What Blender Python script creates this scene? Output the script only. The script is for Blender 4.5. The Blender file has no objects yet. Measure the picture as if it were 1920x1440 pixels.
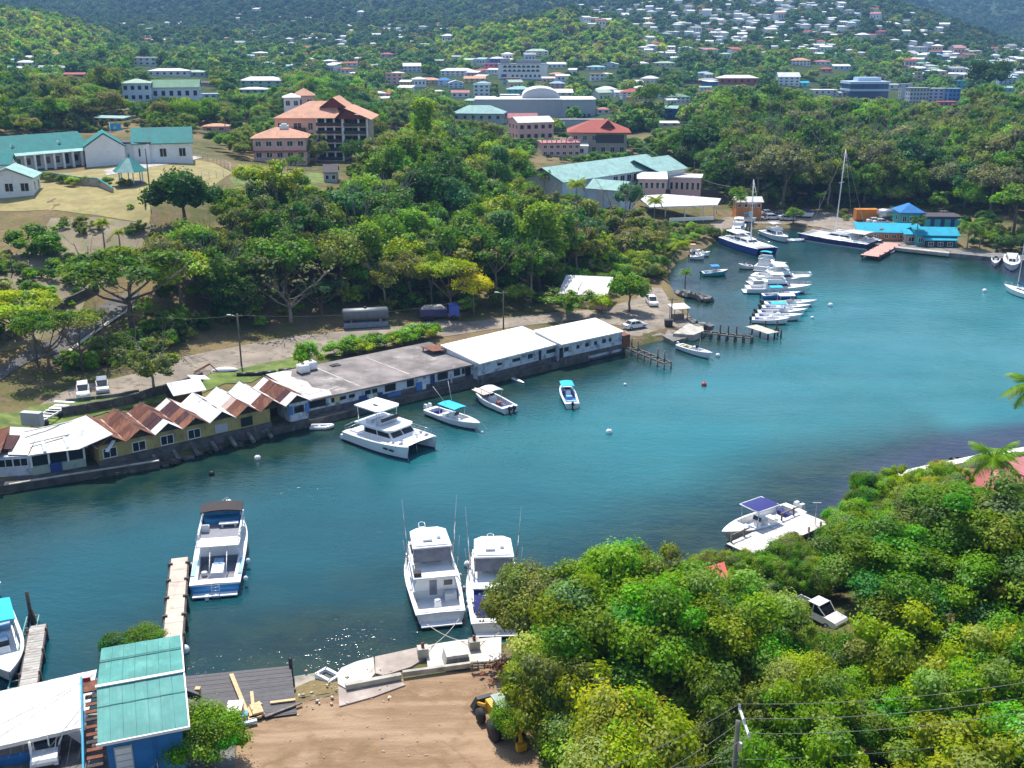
import bpy, bmesh, math, random
import numpy as np
from mathutils import Vector, Matrix
R = math.radians
rnd = random.Random(7)
scn = bpy.context.scene
col = scn.collection
# camera, light, exposure
CAM_H, FOC, PITCH = 50.0, 1975.0, R(18.2)
SP, CP = math.sin(PITCH), math.cos(PITCH)
cd = bpy.data.cameras.new('camera'); cam = bpy.data.objects.new('camera', cd); col.objects.link(cam)
cam.location = (0, 0, CAM_H); cam.rotation_euler = (R(90) - PITCH, 0, 0)
cd.sensor_fit = 'HORIZONTAL'; cd.angle = 2 * math.atan(960 / FOC); cd.clip_start = 0.5; cd.clip_end = 12000
scn.camera = cam
SUN_EL, SUN_AZ = 60.0, -17.0
w = bpy.data.worlds.new('World'); scn.world = w; w.use_nodes = True
nt = w.node_tree; nt.nodes.clear()
sky = nt.nodes.new('ShaderNodeTexSky'); sky.sky_type = 'NISHITA'; sky.sun_disc = False
sky.sun_elevation = R(SUN_EL); sky.sun_rotation = R(SUN_AZ); sky.air_density = 1.0; sky.dust_density = 1.2; sky.altitude = 50
bg = nt.nodes.new('ShaderNodeBackground'); bg.inputs[1].default_value = 0.15
wo = nt.nodes.new('ShaderNodeOutputWorld')
nt.links.new(sky.outputs[0], bg.inputs[0]); nt.links.new(bg.outputs[0], wo.inputs[0])
sl = bpy.data.lights.new('sun', 'SUN'); sl.energy = 4.7; sl.angle = R(0.5); sl.color = (1, 0.95, 0.87)
so = bpy.data.objects.new('sun', sl); col.objects.link(so)
sdir = Vector((math.sin(R(SUN_AZ)) * math.cos(R(SUN_EL)), math.cos(R(SUN_AZ)) * math.cos(R(SUN_EL)), math.sin(R(SUN_EL))))
so.rotation_euler = sdir.to_track_quat('Z', 'Y').to_euler(); so.location = sdir * 300
scn.view_settings.view_transform = 'Standard'; scn.view_settings.look = 'None'
scn.view_settings.exposure = 0.5; scn.view_settings.gamma = 1.0
scn.cycles.max_bounces = 6; scn.cycles.diffuse_bounces = 2; scn.cycles.glossy_bounces = 3
scn.cycles.transmission_bounces = 3; scn.cycles.transparent_max_bounces = 6; scn.cycles.volume_bounces = 0
scn.cycles.use_adaptive_sampling = True; scn.cycles.sample_clamp_indirect = 4.0
# photograph direction -> place
def ray(px, py):
 u, v = (px - 960) / FOC, (py - 720) / FOC
 return u, CP - v * SP, -(SP + v * CP)          # per metre along the optical axis
def P(px, py, z=0.0):                               # where that line of sight meets height z
 x, y, d = ray(px, py); t = (z - CAM_H) / d
 return Vector((x * t, y * t, z))
def DEP(p): return p[1] * CP - (p[2] - CAM_H) * SP
def PT(px, py, t):
 x, y, d = ray(px, py)
 return Vector((x * t, y * t, CAM_H + d * t))
# mesh builder and tagging
def tag(o, label=None, cat=None, group=None, kind=None):
 if label: o['label'] = label
 if cat: o['category'] = cat
 if group: o['group'] = group
 if kind: o['kind'] = kind
 return o
def empty(name, loc=(0, 0, 0), rz=0.0):
 o = bpy.data.objects.new(name, None); o.empty_display_size = 0.5
 o.location = loc; o.rotation_euler = (0, 0, rz); col.objects.link(o); return o
def link(name, me, parent=None):
 o = bpy.data.objects.new(name, me); col.objects.link(o)
 if parent is not None: o.parent = parent
 return o
class MB:
 def __init__(s): s.v, s.f, s.m, s.sm = [], [], [], []
 def add(s, vs, fs, mi=0, smooth=False):
  b = len(s.v); s.v.extend([tuple(p) for p in vs])
  for f in fs: s.f.append(tuple(b + i for i in f)); s.m.append(mi); s.sm.append(smooth)
  return s
 def quad(s, a, b, c, d, mi=0): return s.add([a, b, c, d], [(0, 1, 2, 3)], mi)
 def box(s, c, sz, rz=0.0, mi=0, taper=1.0, rx=0.0, ry=0.0):
  hx, hy, hz = sz[0] / 2, sz[1] / 2, sz[2] / 2
  M = Matrix.Translation(Vector(c)) @ Matrix.Rotation(rz, 4, 'Z') @ Matrix.Rotation(ry, 4, 'Y') @ Matrix.Rotation(rx, 4, 'X')
  p = [(-hx, -hy, -hz), (hx, -hy, -hz), (hx, hy, -hz), (-hx, hy, -hz)] + [(x * taper, y * taper, hz) for x, y in ((-hx, -hy), (hx, -hy), (hx, hy), (-hx, hy))]
  return s.add([M @ Vector(q) for q in p], [(3, 2, 1, 0), (4, 5, 6, 7), (0, 1, 5, 4), (1, 2, 6, 5), (2, 3, 7, 6), (3, 0, 4, 7)], mi)
 def beam(s, a, b, wd, hg, mi=0):                # a box from a to b
  a, b = Vector(a), Vector(b); d = b - a; L = d.length
  if L < 1e-6: return s
  d.normalize(); up = Vector((0, 0, 1)) if abs(d.z) < 0.95 else Vector((0, 1, 0))
  sx = d.cross(up).normalized() * wd / 2; sz = sx.cross(d).normalized() * hg / 2
  p = [a - sx - sz, a + sx - sz, a + sx + sz, a - sx + sz, b - sx - sz, b + sx - sz, b + sx + sz, b - sx + sz]
  return s.add(p, [(0, 1, 2, 3), (7, 6, 5, 4), (0, 4, 5, 1), (1, 5, 6, 2), (2, 6, 7, 3), (3, 7, 4, 0)], mi)
 def tube(s, pts, r, n=6, mi=0, r2=None, cap=True, smooth=True):
  pts = [Vector(p) for p in pts]; k = len(pts); rings = []
  for i, p in enumerate(pts):
   d = (pts[min(i + 1, k - 1)] - pts[max(i - 1, 0)]).normalized()
   up = Vector((0, 0, 1)) if abs(d.z) < 0.9 else Vector((0, 1, 0))
   a = d.cross(up).normalized(); b = a.cross(d).normalized()
   rr = r if r2 is None else r + (r2 - r) * i / max(1, k - 1)
   rings.append([p + (a * math.cos(6.2832 * j / n) + b * math.sin(6.2832 * j / n)) * rr for j in range(n)])
  vs = [q for rg in rings for q in rg]; fs = []
  for i in range(k - 1):
   for j in range(n):
    fs.append((i * n + j, (i + 1) * n + j, (i + 1) * n + (j + 1) % n, i * n + (j + 1) % n))
  if cap: fs.append(tuple(range(n))); fs.append(tuple(reversed(range((k - 1) * n, k * n))))
  return s.add(vs, fs, mi, smooth)
 def lathe(s, prof, c=(0, 0, 0), n=12, mi=0, smooth=True):
  c = Vector(c); vs, fs = [], []
  for r, z in prof:
   for j in range(n): vs.append(c + Vector((r * math.cos(6.2832 * j / n), r * math.sin(6.2832 * j / n), z)))
  for i in range(len(prof) - 1):
   for j in range(n): fs.append((i * n + j, i * n + (j + 1) % n, (i + 1) * n + (j + 1) % n, (i + 1) * n + j))
  return s.add(vs, fs, mi, smooth)
 def ball(s, c, r, n=10, mi=0, sz=1.0):
  return s.lathe([(r * math.sin(math.pi * i / (n // 2 + 1)) + 1e-4, -r * sz * math.cos(math.pi * i / (n // 2 + 1))) for i in range(n // 2 + 2)], c, n, mi)
 def prism(s, poly, z0, z1, mi=0):               # poly: list of (x, y), extruded
  n = len(poly); a = 0.0
  for i in range(n): a += poly[i][0] * poly[(i + 1) % n][1] - poly[(i + 1) % n][0] * poly[i][1]
  if a < 0: poly = poly[::-1]
  vs = [(p[0], p[1], z0) for p in poly] + [(p[0], p[1], z1) for p in poly]
  fs = [tuple(reversed(range(n))), tuple(range(n, 2 * n))] + [(i, (i + 1) % n, n + (i + 1) % n, n + i) for i in range(n)]
  return s.add(vs, fs, mi)
 def mesh(s, name, mats):
  me = bpy.data.meshes.new(name); me.from_pydata(s.v, [], s.f)
  for m in (mats if isinstance(mats, (list, tuple)) else [mats]): me.materials.append(m)
  me.polygons.foreach_set('material_index', s.m); me.polygons.foreach_set('use_smooth', s.sm); me.update(); return me
 def build(s, name, mats, parent=None): return link(name, s.mesh(name, mats), parent)
def copy_tree(o, parent=None, kids=None):
 c = o.copy(); col.objects.link(c)
 if parent is not None: c.parent = parent
 for ch in (kids if kids is not None else KIDS(o)): copy_tree(ch, c)
 return c
def KIDS(o): return [x for x in bpy.data.objects if x.parent == o]
def xf(pts, loc, rz):                                # local -> world list of points
 c, s_ = math.cos(rz), math.sin(rz)
 return [Vector((loc[0] + p[0] * c - p[1] * s_, loc[1] + p[0] * s_ + p[1] * c, loc[2] + p[2])) for p in pts]
# materials (all procedural)
MATS = {}
def newmat(name):
 m = bpy.data.materials.new(name); m.use_nodes = True; t = m.node_tree; t.nodes.clear()
 o = t.nodes.new('ShaderNodeOutputMaterial'); b = t.nodes.new('ShaderNodeBsdfPrincipled')
 t.links.new(b.outputs[0], o.inputs[0]); return m, t, b
def N(t, kind, **kw):
 n = t.nodes.new(kind)
 for k, v in kw.items(): setattr(n, k, v)
 return n
def mixc(t, fac, a, b, mode='MIX'):
 n = t.nodes.new('ShaderNodeMix'); n.data_type = 'RGBA'; n.blend_type = mode
 for sk, v in ((n.inputs[0], fac), (n.inputs[6], a), (n.inputs[7], b)):
  if hasattr(v, 'links') or hasattr(v, 'is_linked'): t.links.new(v, sk)
  elif isinstance(v, (int, float)): sk.default_value = v
  else: sk.default_value = (v[0], v[1], v[2], 1)
 return n.outputs[2]
def ramp(t, src, a, b):
 n = t.nodes.new('ShaderNodeMapRange'); n.interpolation_type = 'SMOOTHSTEP'
 n.inputs[1].default_value = a; n.inputs[2].default_value = b; t.links.new(src, n.inputs[0]); return n.outputs[0]
def noise(t, scale, detail=4, vec=None, rough=0.6):
 n = t.nodes.new('ShaderNodeTexNoise'); n.inputs['Scale'].default_value = scale; n.inputs['Detail'].default_value = detail
 n.inputs['Roughness'].default_value = rough
 if vec is not None: t.links.new(vec, n.inputs['Vector'])
 return n.outputs['Fac']
def coords(t, obj=True):
 return t.nodes.new('ShaderNodeTexCoord').outputs['Object'] if obj else t.nodes.new('ShaderNodeNewGeometry').outputs['Position']
def bump(t, b, h, strength=0.3, dist=0.05):
 n = t.nodes.new('ShaderNodeBump'); n.inputs['Strength'].default_value = strength; n.inputs['Distance'].default_value = dist
 t.links.new(h, n.inputs['Height']); t.links.new(n.outputs[0], b.inputs['Normal'])
def M(name, c, rough=0.6, metal=0.0, var=0.15, sc=1.5, dirt=None, dirt_amt=0.5, dsc=0.6, bmp=0.0, coat=0.0):
 if name in MATS: return MATS[name]
 m, t, b = newmat(name); v = coords(t, False)
 n1 = noise(t, sc, 5, v); lo = [x * (1 - var) for x in c]; hi = [min(1, x * (1 + var)) for x in c]
 k = mixc(t, ramp(t, n1, 0.3, 0.7), lo, hi)
 if dirt is not None:
  n2 = noise(t, dsc, 8, v, 0.7); k = mixc(t, ramp(t, n2, 0.62 - 0.3 * dirt_amt, 0.78 - 0.2 * dirt_amt), k, dirt)
 t.links.new(k, b.inputs['Base Color']); b.inputs['Roughness'].default_value = rough; b.inputs['Metallic'].default_value = metal
 if coat: b.inputs['Coat Weight'].default_value = coat; b.inputs['Coat Roughness'].default_value = 0.1
 if bmp: bump(t, b, noise(t, sc * 6, 4, v), bmp, 0.05)
 MATS[name] = m; return m
def corrugated(name, c, c2, amt=0.5, pitch=0.25, rough=0.55, metal=0.0, axis='X'):
 if name in MATS: return MATS[name]
 m, t, b = newmat(name); v = coords(t, True)
 mp = t.nodes.new('ShaderNodeMapping'); t.links.new(v, mp.inputs[0]); mp.inputs['Scale'].default_value = (0.25, 1.2, 1.0) if axis == 'Y' else (1.2, 0.25, 1.0)
 n = noise(t, 1.3, 8, mp.outputs[0], 0.7)
 k = mixc(t, ramp(t, n, 0.62 - 0.3 * amt, 0.8 - 0.25 * amt), c, c2)
 n3 = noise(t, 0.5, 3, v); k = mixc(t, ramp(t, n3, 0.3, 0.7), k, mixc(t, 0.25, k, (0.05, 0.04, 0.04)))
 t.links.new(k, b.inputs['Base Color']); b.inputs['Roughness'].default_value = max(rough, .75); b.inputs['Metallic'].default_value = metal; b.inputs['Specular IOR Level'].default_value = .2
 wv = t.nodes.new('ShaderNodeTexWave'); wv.bands_direction = axis; wv.inputs['Scale'].default_value = 0.314 / pitch
 t.links.new(v, wv.inputs['Vector']); bump(t, b, wv.outputs['Fac'], 0.5, 0.06)
 MATS[name] = m; return m
WHITE = M('white_gelcoat', (0.78, 0.79, 0.80), 0.25, var=0.03, coat=0.3, dirt=(0.55, 0.54, 0.5), dirt_amt=0.15)
OFFW = M('offwhite_paint', (0.66, 0.66, 0.63), 0.5, var=0.08, dirt=(0.4, 0.38, 0.33), dirt_amt=0.2)
CONC = M('concrete', (0.42, 0.39, 0.34), 0.9, var=0.2, sc=0.8, dirt=(0.2, 0.18, 0.15), dirt_amt=0.4, bmp=0.3)
CONCD = M('concrete_dark', (0.20, 0.19, 0.175), 0.9, var=0.3, sc=0.8, dirt=(0.07, 0.07, 0.065), dirt_amt=0.6, bmp=0.3)
WOODG = M('weathered_wood', (0.17, 0.14, 0.115), 0.85, var=0.3, sc=3, bmp=0.3)
WOODD = M('dark_wood', (0.06, 0.05, 0.045), 0.85, var=0.4, sc=3, bmp=0.3)
TIMBER = M('fresh_timber', (0.55, 0.38, 0.19), 0.7, var=0.15, sc=3)
STEEL = M('galvanised_steel', (0.5, 0.5, 0.5), 0.4, 0.7, var=0.1)
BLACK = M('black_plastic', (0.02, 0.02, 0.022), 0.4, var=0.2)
GLASS = M('dark_glass', (0.015, 0.02, 0.026), 0.08, var=0.2)
RUBBER = M('tyre_rubber', (0.02, 0.02, 0.02), 0.8)
BARK = M('bark', (0.13, 0.10, 0.075), 0.9, var=0.35, sc=3, bmp=0.4)
BARKG = M('grey_bark', (0.25, 0.21, 0.17), 0.9, var=0.3, sc=3)
RUST = M('rust', (0.17, 0.06, 0.03), 0.85, var=0.4, sc=2)
# terrain
SHORE_PX = [(-300, 985), (-60, 940), (100, 911), (180, 895), (297, 866), (297, 872), (330, 868), (420, 838), (490, 820), (560, 801), (640, 781), (760, 752), (900, 717), (1000, 696), (1100, 671),
 (1180, 653), (1240, 640), (1262, 634), (1310, 626), (1324, 612), (1295, 592), (1285, 560), (1262, 545), (1255, 515), (1272, 490), (1300, 478), (1330, 462), (1352, 446), (1400, 430), (1480, 428), (1530, 436),
 (1600, 452), (1690, 464), (1790, 475), (1850, 481), (1920, 487), (2200, 510)]
SHORE_PX2 = [(2300, 805), (1920, 858), (1740, 893), (1640, 908), (1580, 930), (1540, 985), (1500, 1030), (1380, 1050), (1290, 1090), (1120, 1160), (1010, 1200), (905, 1206), (790, 1216), (690, 1234), (640, 1252), (628, 1268), (560, 1262), (545, 1290), (330, 1325), (200, 1330), (60, 1330), (-80, 1380), (-400, 1400)]
shore = [P(*q)[:2] for q in SHORE_PX] + [(900, 345), (900, 110)] + [P(*q)[:2] for q in SHORE_PX2]
SH = np.array(shore, float)
def shore_dist(X, Y):                               # metres, positive on land
 X = np.asarray(X, float); Y = np.asarray(Y, float); d = np.full(X.shape, 1e9); ins = np.zeros(X.shape, bool); n = len(SH)
 for i in range(n):
  a, b = SH[i], SH[(i + 1) % n]; e = b - a; L2 = max(1e-9, e @ e)
  k = np.clip(((X - a[0]) * e[0] + (Y - a[1]) * e[1]) / L2, 0, 1)
  d = np.minimum(d, np.hypot(X - a[0] - k * e[0], Y - a[1] - k * e[1]))
  c = ((a[1] > Y) != (b[1] > Y))
  with np.errstate(divide='ignore', invalid='ignore'):
   xi = a[0] + (Y - a[1]) * e[0] / (e[1] if abs(e[1]) > 1e-9 else 1e-9)
  ins ^= c & (X < xi)
 return np.where(ins, -d, d)
CTRL_Z = [(600, 1330, 1.4), (450, 1440, 1.6), (900, 1300, 1.6), (900, 1440, 2.0), (700, 1400, 1.7), (1100, 1300, 2.5), (1200, 1400, 3), (1500, 1400, 4.5), (1800, 1420, 5), (1400, 1200, 3), (1530, 1165, 3.5), (1700, 1250, 4.5), (1850, 1100, 4),
 (1650, 1000, 3), (1800, 940, 2), (1900, 900, 1.5), (1850, 890, 1.4), (100, 1400, 1.2), (300, 1400, 1.2),
 (100, 800, 1.7), (300, 745, 1.8), (160, 735, 2.2), (500, 700, 1.8), (700, 660, 1.6), (900, 610, 2.0), (1050, 590, 2.0), (1180, 600, 1.5), (1225, 570, 1.5), (20, 760, 2.0), (350, 690, 2.2), (600, 640, 2.2), (800, 600, 2.3),
 (0, 705, 3.5), (100, 640, 4.5), (240, 568, 7.0), (170, 610, 5.3), (60, 590, 8), (20, 500, 12), (120, 480, 12.5), (210, 450, 14), (250, 490, 11), (300, 430, 15), (290, 380, 18.5), (100, 380, 18.5), (150, 330, 20), (300, 325, 20.5), (30, 345, 20), (420, 320, 19.5), (200, 300, 21), (350, 290, 20.5), (60, 300, 21),
 (400, 560, 5.5), (480, 600, 3), (600, 590, 3), (700, 560, 4), (600, 480, 8.5), (700, 400, 13), (560, 400, 16), (850, 430, 9), (850, 520, 4), (1000, 500, 3), (1000, 420, 6), (950, 350, 10), (820, 340, 14), (700, 320, 17), (600, 310, 16.5), (520, 310, 17.5), (1100, 480, 2.5), (1150, 420, 3.5), (1200, 520, 1.6), (1225, 460, 2),
 (1300, 415, 1.8), (1150, 385, 5), (1050, 380, 6.5), (1200, 385, 4.5), (1320, 395, 2.5), (1400, 410, 1.6), (1500, 405, 1.6), (1650, 430, 1.6), (1800, 440, 1.6), (1900, 450, 1.8), (1500, 395, 3), (1700, 408, 3), (1880, 415, 4)]
CTRL_T = [(1500, 300, 400), (1700, 310, 400), (1900, 300, 410), (1300, 330, 370), (1550, 245, 460), (1700, 265, 450), (1880, 225, 470), (1400, 250, 450), (1300, 270, 420), (1620, 205, 600), (1800, 205, 600), (1900, 195, 620), (1480, 200, 620), (1350, 195, 600),
 (1120, 292, 400), (1000, 265, 430), (1060, 225, 560), (950, 225, 560), (800, 215, 520), (1200, 210, 560), (700, 260, 400), (450, 240, 400), (310, 190, 430), (490, 165, 600), (200, 220, 400), (60, 220, 420), (50, 160, 560), (300, 150, 560), (700, 180, 650), (860, 180, 700), (600, 160, 680),
 (960, 148, 760), (1150, 165, 720), (1300, 150, 780), (1400, 155, 740), (1620, 190, 720), (1760, 190, 720), (1880, 170, 760), (860, 150, 760),
 (1040, 40, 985), (1090, 36, 1000), (920, 78, 940), (1190, 84, 950), (1260, 118, 900), (1060, 110, 880), (860, 112, 900), (1000, 30, 1600), (1120, 48, 1560), (960, 40, 1500),
 (60, 35, 900), (10, 25, 950), (130, 55, 870), (190, 95, 860), (60, 115, 720), (240, 120, 760), (300, 95, 1050), (400, 110, 900), (600, 110, 950), (600, 60, 1350), (750, 90, 1050), (800, 40, 1400), (450, 70, 1200), (250, 60, 1250), (700, 20, 1600),
 (100, -10, 1950), (190, 60, 1350), (120, 42, 1500), (300, 0, 1750), (500, 0, 1700), (300, -120, 2200), (100, -100, 2100), (600, -60, 2000), (800, -20, 1800), (1000, -20, 1700), (1200, 0, 1500), (1200, 60, 1180), (1300, 95, 1000), (1400, 125, 880), (1400, 70, 1120), (1400, 0, 1480), (1500, 120, 900), (1500, 60, 1150), (1520, -10, 1500), (1300, -70, 1800), (1500, -70, 1750),
 (1600, 80, 1080), (1620, 30, 1300), (1650, 0, 1450), (1700, 26, 1400), (1760, 45, 1350), (1740, 95, 1080), (1820, 70, 1300), (1880, 100, 1250), (1920, 112, 1200), (1700, 140, 860), (1850, 135, 880), (1920, 130, 900), (2000, 110, 1200),
 (1700, 60, 1900), (1800, 70, 1900), (1920, 90, 1900), (1740, 25, 2600), (1680, 30, 2600), (1820, -20, 2800), (1900, -60, 3000), (2050, -90, 3200), (1700, 40, 3400), (1650, -60, 2300), (0, -160, 2600), (900, -120, 2500), (1400, -160, 2600)]
pts = [P(*q) for q in CTRL_Z] + [PT(q[0], q[1], q[2]) for q in CTRL_T]
def tparam(X, Y):
 Y = np.maximum(Y, 30.0); return np.clip(X / Y, -0.75, 0.75) * 1400, 520 * np.log(Y / 100.0)
_c = np.array(pts); _a, _b = tparam(_c[:, 0], _c[:, 1])
_D = np.hypot(_a[:, None] - _a[None], _b[:, None] - _b[None]); n_ = len(_c)
_A = np.zeros((n_ + 1, n_ + 1)); _A[:n_, :n_] = -_D - 6.0 * np.eye(n_); _A[n_, :n_] = 1; _A[:n_, n_] = 1
_W = np.linalg.solve(_A, np.append(_c[:, 2], 0))
def hraw(X, Y):
 X = np.asarray(X, float); Y = np.asarray(Y, float); a, b = tparam(X, Y); z = np.full(X.shape, _W[n_])
 for i in range(n_): z = z - _W[i] * np.hypot(a - _a[i], b - _b[i])
 far = np.clip((Y - 500) / 600, 0, 1)
 z = z + far * (5 * np.sin(X / 61 + 1.3) * np.sin(Y / 83) + 3 * np.sin(X / 29 + Y / 47))
 d = shore_dist(X, Y); k = np.clip((d - 2) / 22, 0, 1); k = k * k * (3 - 2 * k)
 land = 1.05 + (np.maximum(z, 1.05) - 1.05) * k
 return np.where(d > 1.5, land, np.where(d > -6, -0.35 + d * 0.935 * np.where(d > 0, 1, 0.35), -2.4))
def axis(lo, hi, fine0, fine1, st, g):
 a = [fine0]
 while a[-1] < fine1: a.append(a[-1] + st)
 s = st
 while a[-1] < hi: s *= g; a.append(a[-1] + s)
 s = st; b = [fine0]
 while b[-1] > lo: s *= g; b.append(b[-1] - s)
 return np.array(sorted(set(b[1:] + a)))
GX = axis(-2600, 2600, -190, 200, 2.2, 1.06); GY = axis(20, 4600, 55, 420, 2.2, 1.035)
XX, YY = np.meshgrid(GX, GY); GZ = hraw(XX, YY)
def height(X, Y):
 X = np.asarray(X, float); Y = np.asarray(Y, float)
 i = np.clip(np.searchsorted(GX, X) - 1, 0, len(GX) - 2); j = np.clip(np.searchsorted(GY, Y) - 1, 0, len(GY) - 2)
 fx = (X - GX[i]) / (GX[i + 1] - GX[i]); fy = (Y - GY[j]) / (GY[j + 1] - GY[j])
 return (GZ[j, i] * (1 - fx) + GZ[j, i + 1] * fx) * (1 - fy) + (GZ[j + 1, i] * (1 - fx) + GZ[j + 1, i + 1] * fx) * fy
_ts = np.concatenate([np.arange(55, 500, 0.5), np.arange(500, 1500, 3), np.arange(1500, 4000, 12)])
def T(px, py):                                      # where that line of sight meets the ground
 x, y, d = ray(px, py); z = CAM_H + d * _ts; g = height(x * _ts, y * _ts); hit = np.nonzero(z < g)[0]
 t = _ts[hit[0]] if len(hit) else 3000.0
 X, Y = x * t, y * t; return Vector((X, Y, float(height(X, Y))))
def gz(x, y): return float(height(x, y))
def ground_mat():
 m, t, b = newmat('dry_grass_and_soil'); v = coords(t, False)
 n1 = noise(t, 0.05, 5, v); n2 = noise(t, 0.35, 6, v); n3 = noise(t, 2.5, 5, v)
 k = mixc(t, ramp(t, n1, 0.40, 0.60), (0.25, 0.19, 0.09), (0.10, 0.115, 0.035))
 k = mixc(t, ramp(t, n2, 0.48, 0.62), k, (0.20, 0.145, 0.09))
 k = mixc(t, ramp(t, n3, 0.35, 0.75), mixc(t, 0.3, k, (0.04, 0.035, 0.02)), k)
 t.links.new(k, b.inputs['Base Color']); b.inputs['Roughness'].default_value = 1.0; b.inputs['Specular IOR Level'].default_value = 0.1
 bump(t, b, noise(t, 1.6, 6, v), 0.6, 0.4); return m
def hill_mat():
 m, t, b = newmat('hill_undergrowth'); v = coords(t, False)
 n1 = noise(t, 0.02, 5, v); n2 = noise(t, 0.12, 6, v)
 k = mixc(t, ramp(t, n1, 0.4, 0.6), (0.030, 0.060, 0.014), (0.05, 0.075, 0.022)); k = mixc(t, ramp(t, n2, 0.55, 0.75), k, (0.13, 0.11, 0.06))
 t.links.new(k, b.inputs['Base Color']); b.inputs['Roughness'].default_value = 1.0; b.inputs['Specular IOR Level'].default_value = 0.1
 bump(t, b, n2, 0.8, 3.0); return m
nx, ny = len(GX), len(GY); jsplit = int(np.searchsorted(GY, 480))
def grid_obj(name, j0, j1, mat):
 vv = np.stack([XX[j0:j1], YY[j0:j1], GZ[j0:j1]], -1).reshape(-1, 3); r = j1 - j0
 ii, jj = np.meshgrid(np.arange(nx - 1), np.arange(r - 1)); a = (jj * nx + ii).ravel()
 me = bpy.data.meshes.new(name); me.from_pydata(vv.tolist(), [], np.stack([a, a + 1, a + nx + 1, a + nx], 1).tolist())
 me.materials.append(mat); me.polygons.foreach_set('use_smooth', [True] * len(me.polygons)); return link(name, me)
tag(grid_obj('ground', 0, jsplit + 1, ground_mat()), kind='structure'); tag(grid_obj('hills', jsplit, ny, hill_mat()), kind='structure')
# water of the cove
def water_mat():
 m, t, b = newmat('cove_water'); v = coords(t, False)
 a = t.nodes.new('ShaderNodeAttribute'); a.attribute_name = 'bed'
 sep = t.nodes.new('ShaderNodeSeparateColor'); t.links.new(a.outputs['Color'], sep.inputs[0])
 n1 = noise(t, 0.03, 4, v); n2 = noise(t, 0.18, 5, v)
 deep = mixc(t, ramp(t, n1, 0.35, 0.65), (0.0, 0.043, 0.064), (0.0, 0.064, 0.085))
 k = mixc(t, sep.outputs[0], deep, mixc(t, ramp(t, n1, 0.3, 0.7), (0.006, 0.138, 0.158), (0.030, 0.163, 0.174)))   # silty turquoise
 k = mixc(t, sep.outputs[1], k, mixc(t, ramp(t, n2, 0.4, 0.6), (0.004, 0.022, 0.020), (0.016, 0.036, 0.022)))   # weedy shallows
 k = mixc(t, sep.outputs[2], k, mixc(t, ramp(t, n2, 0.35, 0.65), (0.022, 0.029, 0.055), (0.032, 0.040, 0.066)))  # dark reef
 ms = t.nodes.new('ShaderNodeMapping'); t.links.new(v, ms.inputs[0]); ms.inputs['Rotation'].default_value = (0, 0, -0.45); ms.inputs['Scale'].default_value = (0.018, 0.10, 1)
 k = mixc(t, ramp(t, noise(t, 1.0, 5, ms.outputs[0]), 0.42, 0.66), k, mixc(t, 0.15, k, (0.0, 0.02, 0.03)))
 t.links.new(k, b.inputs['Base Color']); b.inputs['IOR'].default_value = 1.33; b.inputs['Roughness'].default_value = 0.13; b.inputs['Specular IOR Level'].default_value = 0.38
 mp = t.nodes.new('ShaderNodeMapping'); t.links.new(v, mp.inputs[0]); mp.inputs['Rotation'].default_value = (0, 0, 0.5); mp.inputs['Scale'].default_value = (1, 1.9, 1)
 w1 = noise(t, 0.55, 3, mp.outputs[0], 0.5); w2 = noise(t, 1.7, 3, mp.outputs[0], 0.55); w3 = noise(t, 0.05, 3, v)
 ad = t.nodes.new('ShaderNodeMath'); ad.operation = 'MULTIPLY_ADD'; t.links.new(w1, ad.inputs[0]); ad.inputs[1].default_value = 2.0; t.links.new(w2, ad.inputs[2])
 bp = t.nodes.new('ShaderNodeBump'); bp.inputs['Distance'].default_value = 0.115
 mr = t.nodes.new('ShaderNodeMapRange'); mr.inputs[1].default_value = 0.35; mr.inputs[2].default_value = 0.65; mr.inputs[3].default_value = 0.18; mr.inputs[4].default_value = 0.6
 t.links.new(w3, mr.inputs[0]); t.links.new(mr.outputs[0], bp.inputs['Strength'])
 t.links.new(ad.outputs[0], bp.inputs['Height']); t.links.new(bp.outputs[0], b.inputs['Normal']); return m
wx = np.arange(-160, 905, 4.0); wy = np.arange(40, 420, 4.0); WX, WY = np.meshgrid(wx, wy)
wd = -shore_dist(WX, WY)
def blob(px, py, rx, ry, rot=0.0):
 c = P(px, py); dx, dy = WX - c.x, WY - c.y; cr, sr = math.cos(rot), math.sin(rot)
 q = np.hypot((dx * cr + dy * sr) / rx, (-dx * sr + dy * cr) / ry); k = np.clip(1.25 - q * 0.95, 0, 1); return k * k * (3 - 2 * k)
turq = np.clip(blob(1450, 690, 34, 28) + blob(1760, 650, 60, 48) + 0.8 * blob(1350, 640, 26, 24) + 0.6 * blob(1820, 760, 50, 16) + 0.4 * blob(1400, 850, 28, 18) + blob(2400, 650, 300, 80), 0, 1)
weed = np.clip(1.5 * np.clip(1 - wd / 20, 0, 1) * (WY > 90) * (WX < 60) + 0.8 * np.clip(1 - wd / 30, 0, 1) * (WY > 215) + 0.5 * blob(1560, 500, 50, 26) + 0.75 * blob(450, 1220, 18, 10) + 0.6 * blob(800, 1200, 14, 10), 0, 0.95)
edge = np.array([P(1540, 930)[:2], P(1620, 850)[:2], P(1740, 808)[:2], P(1860, 788)[:2], P(1990, 775)[:2], P(2400, 760)[:2]])
reef = np.clip((np.interp(WX, edge[:, 0], edge[:, 1], left=-100, right=1e3) - WY) / 5 * (WX > edge[0, 0]) * (WX < 200), 0, 1)
turq *= (1 - reef)
bm_ = bpy.data.meshes.new('water'); wnx = len(wx); ii, jj = np.meshgrid(np.arange(wnx - 1), np.arange(len(wy) - 1)); a = (jj * wnx + ii).ravel()
bm_.from_pydata(np.stack([WX, WY, 0 * WX], -1).reshape(-1, 3).tolist(), [], np.stack([a, a + 1, a + wnx + 1, a + wnx], 1).tolist())
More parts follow.
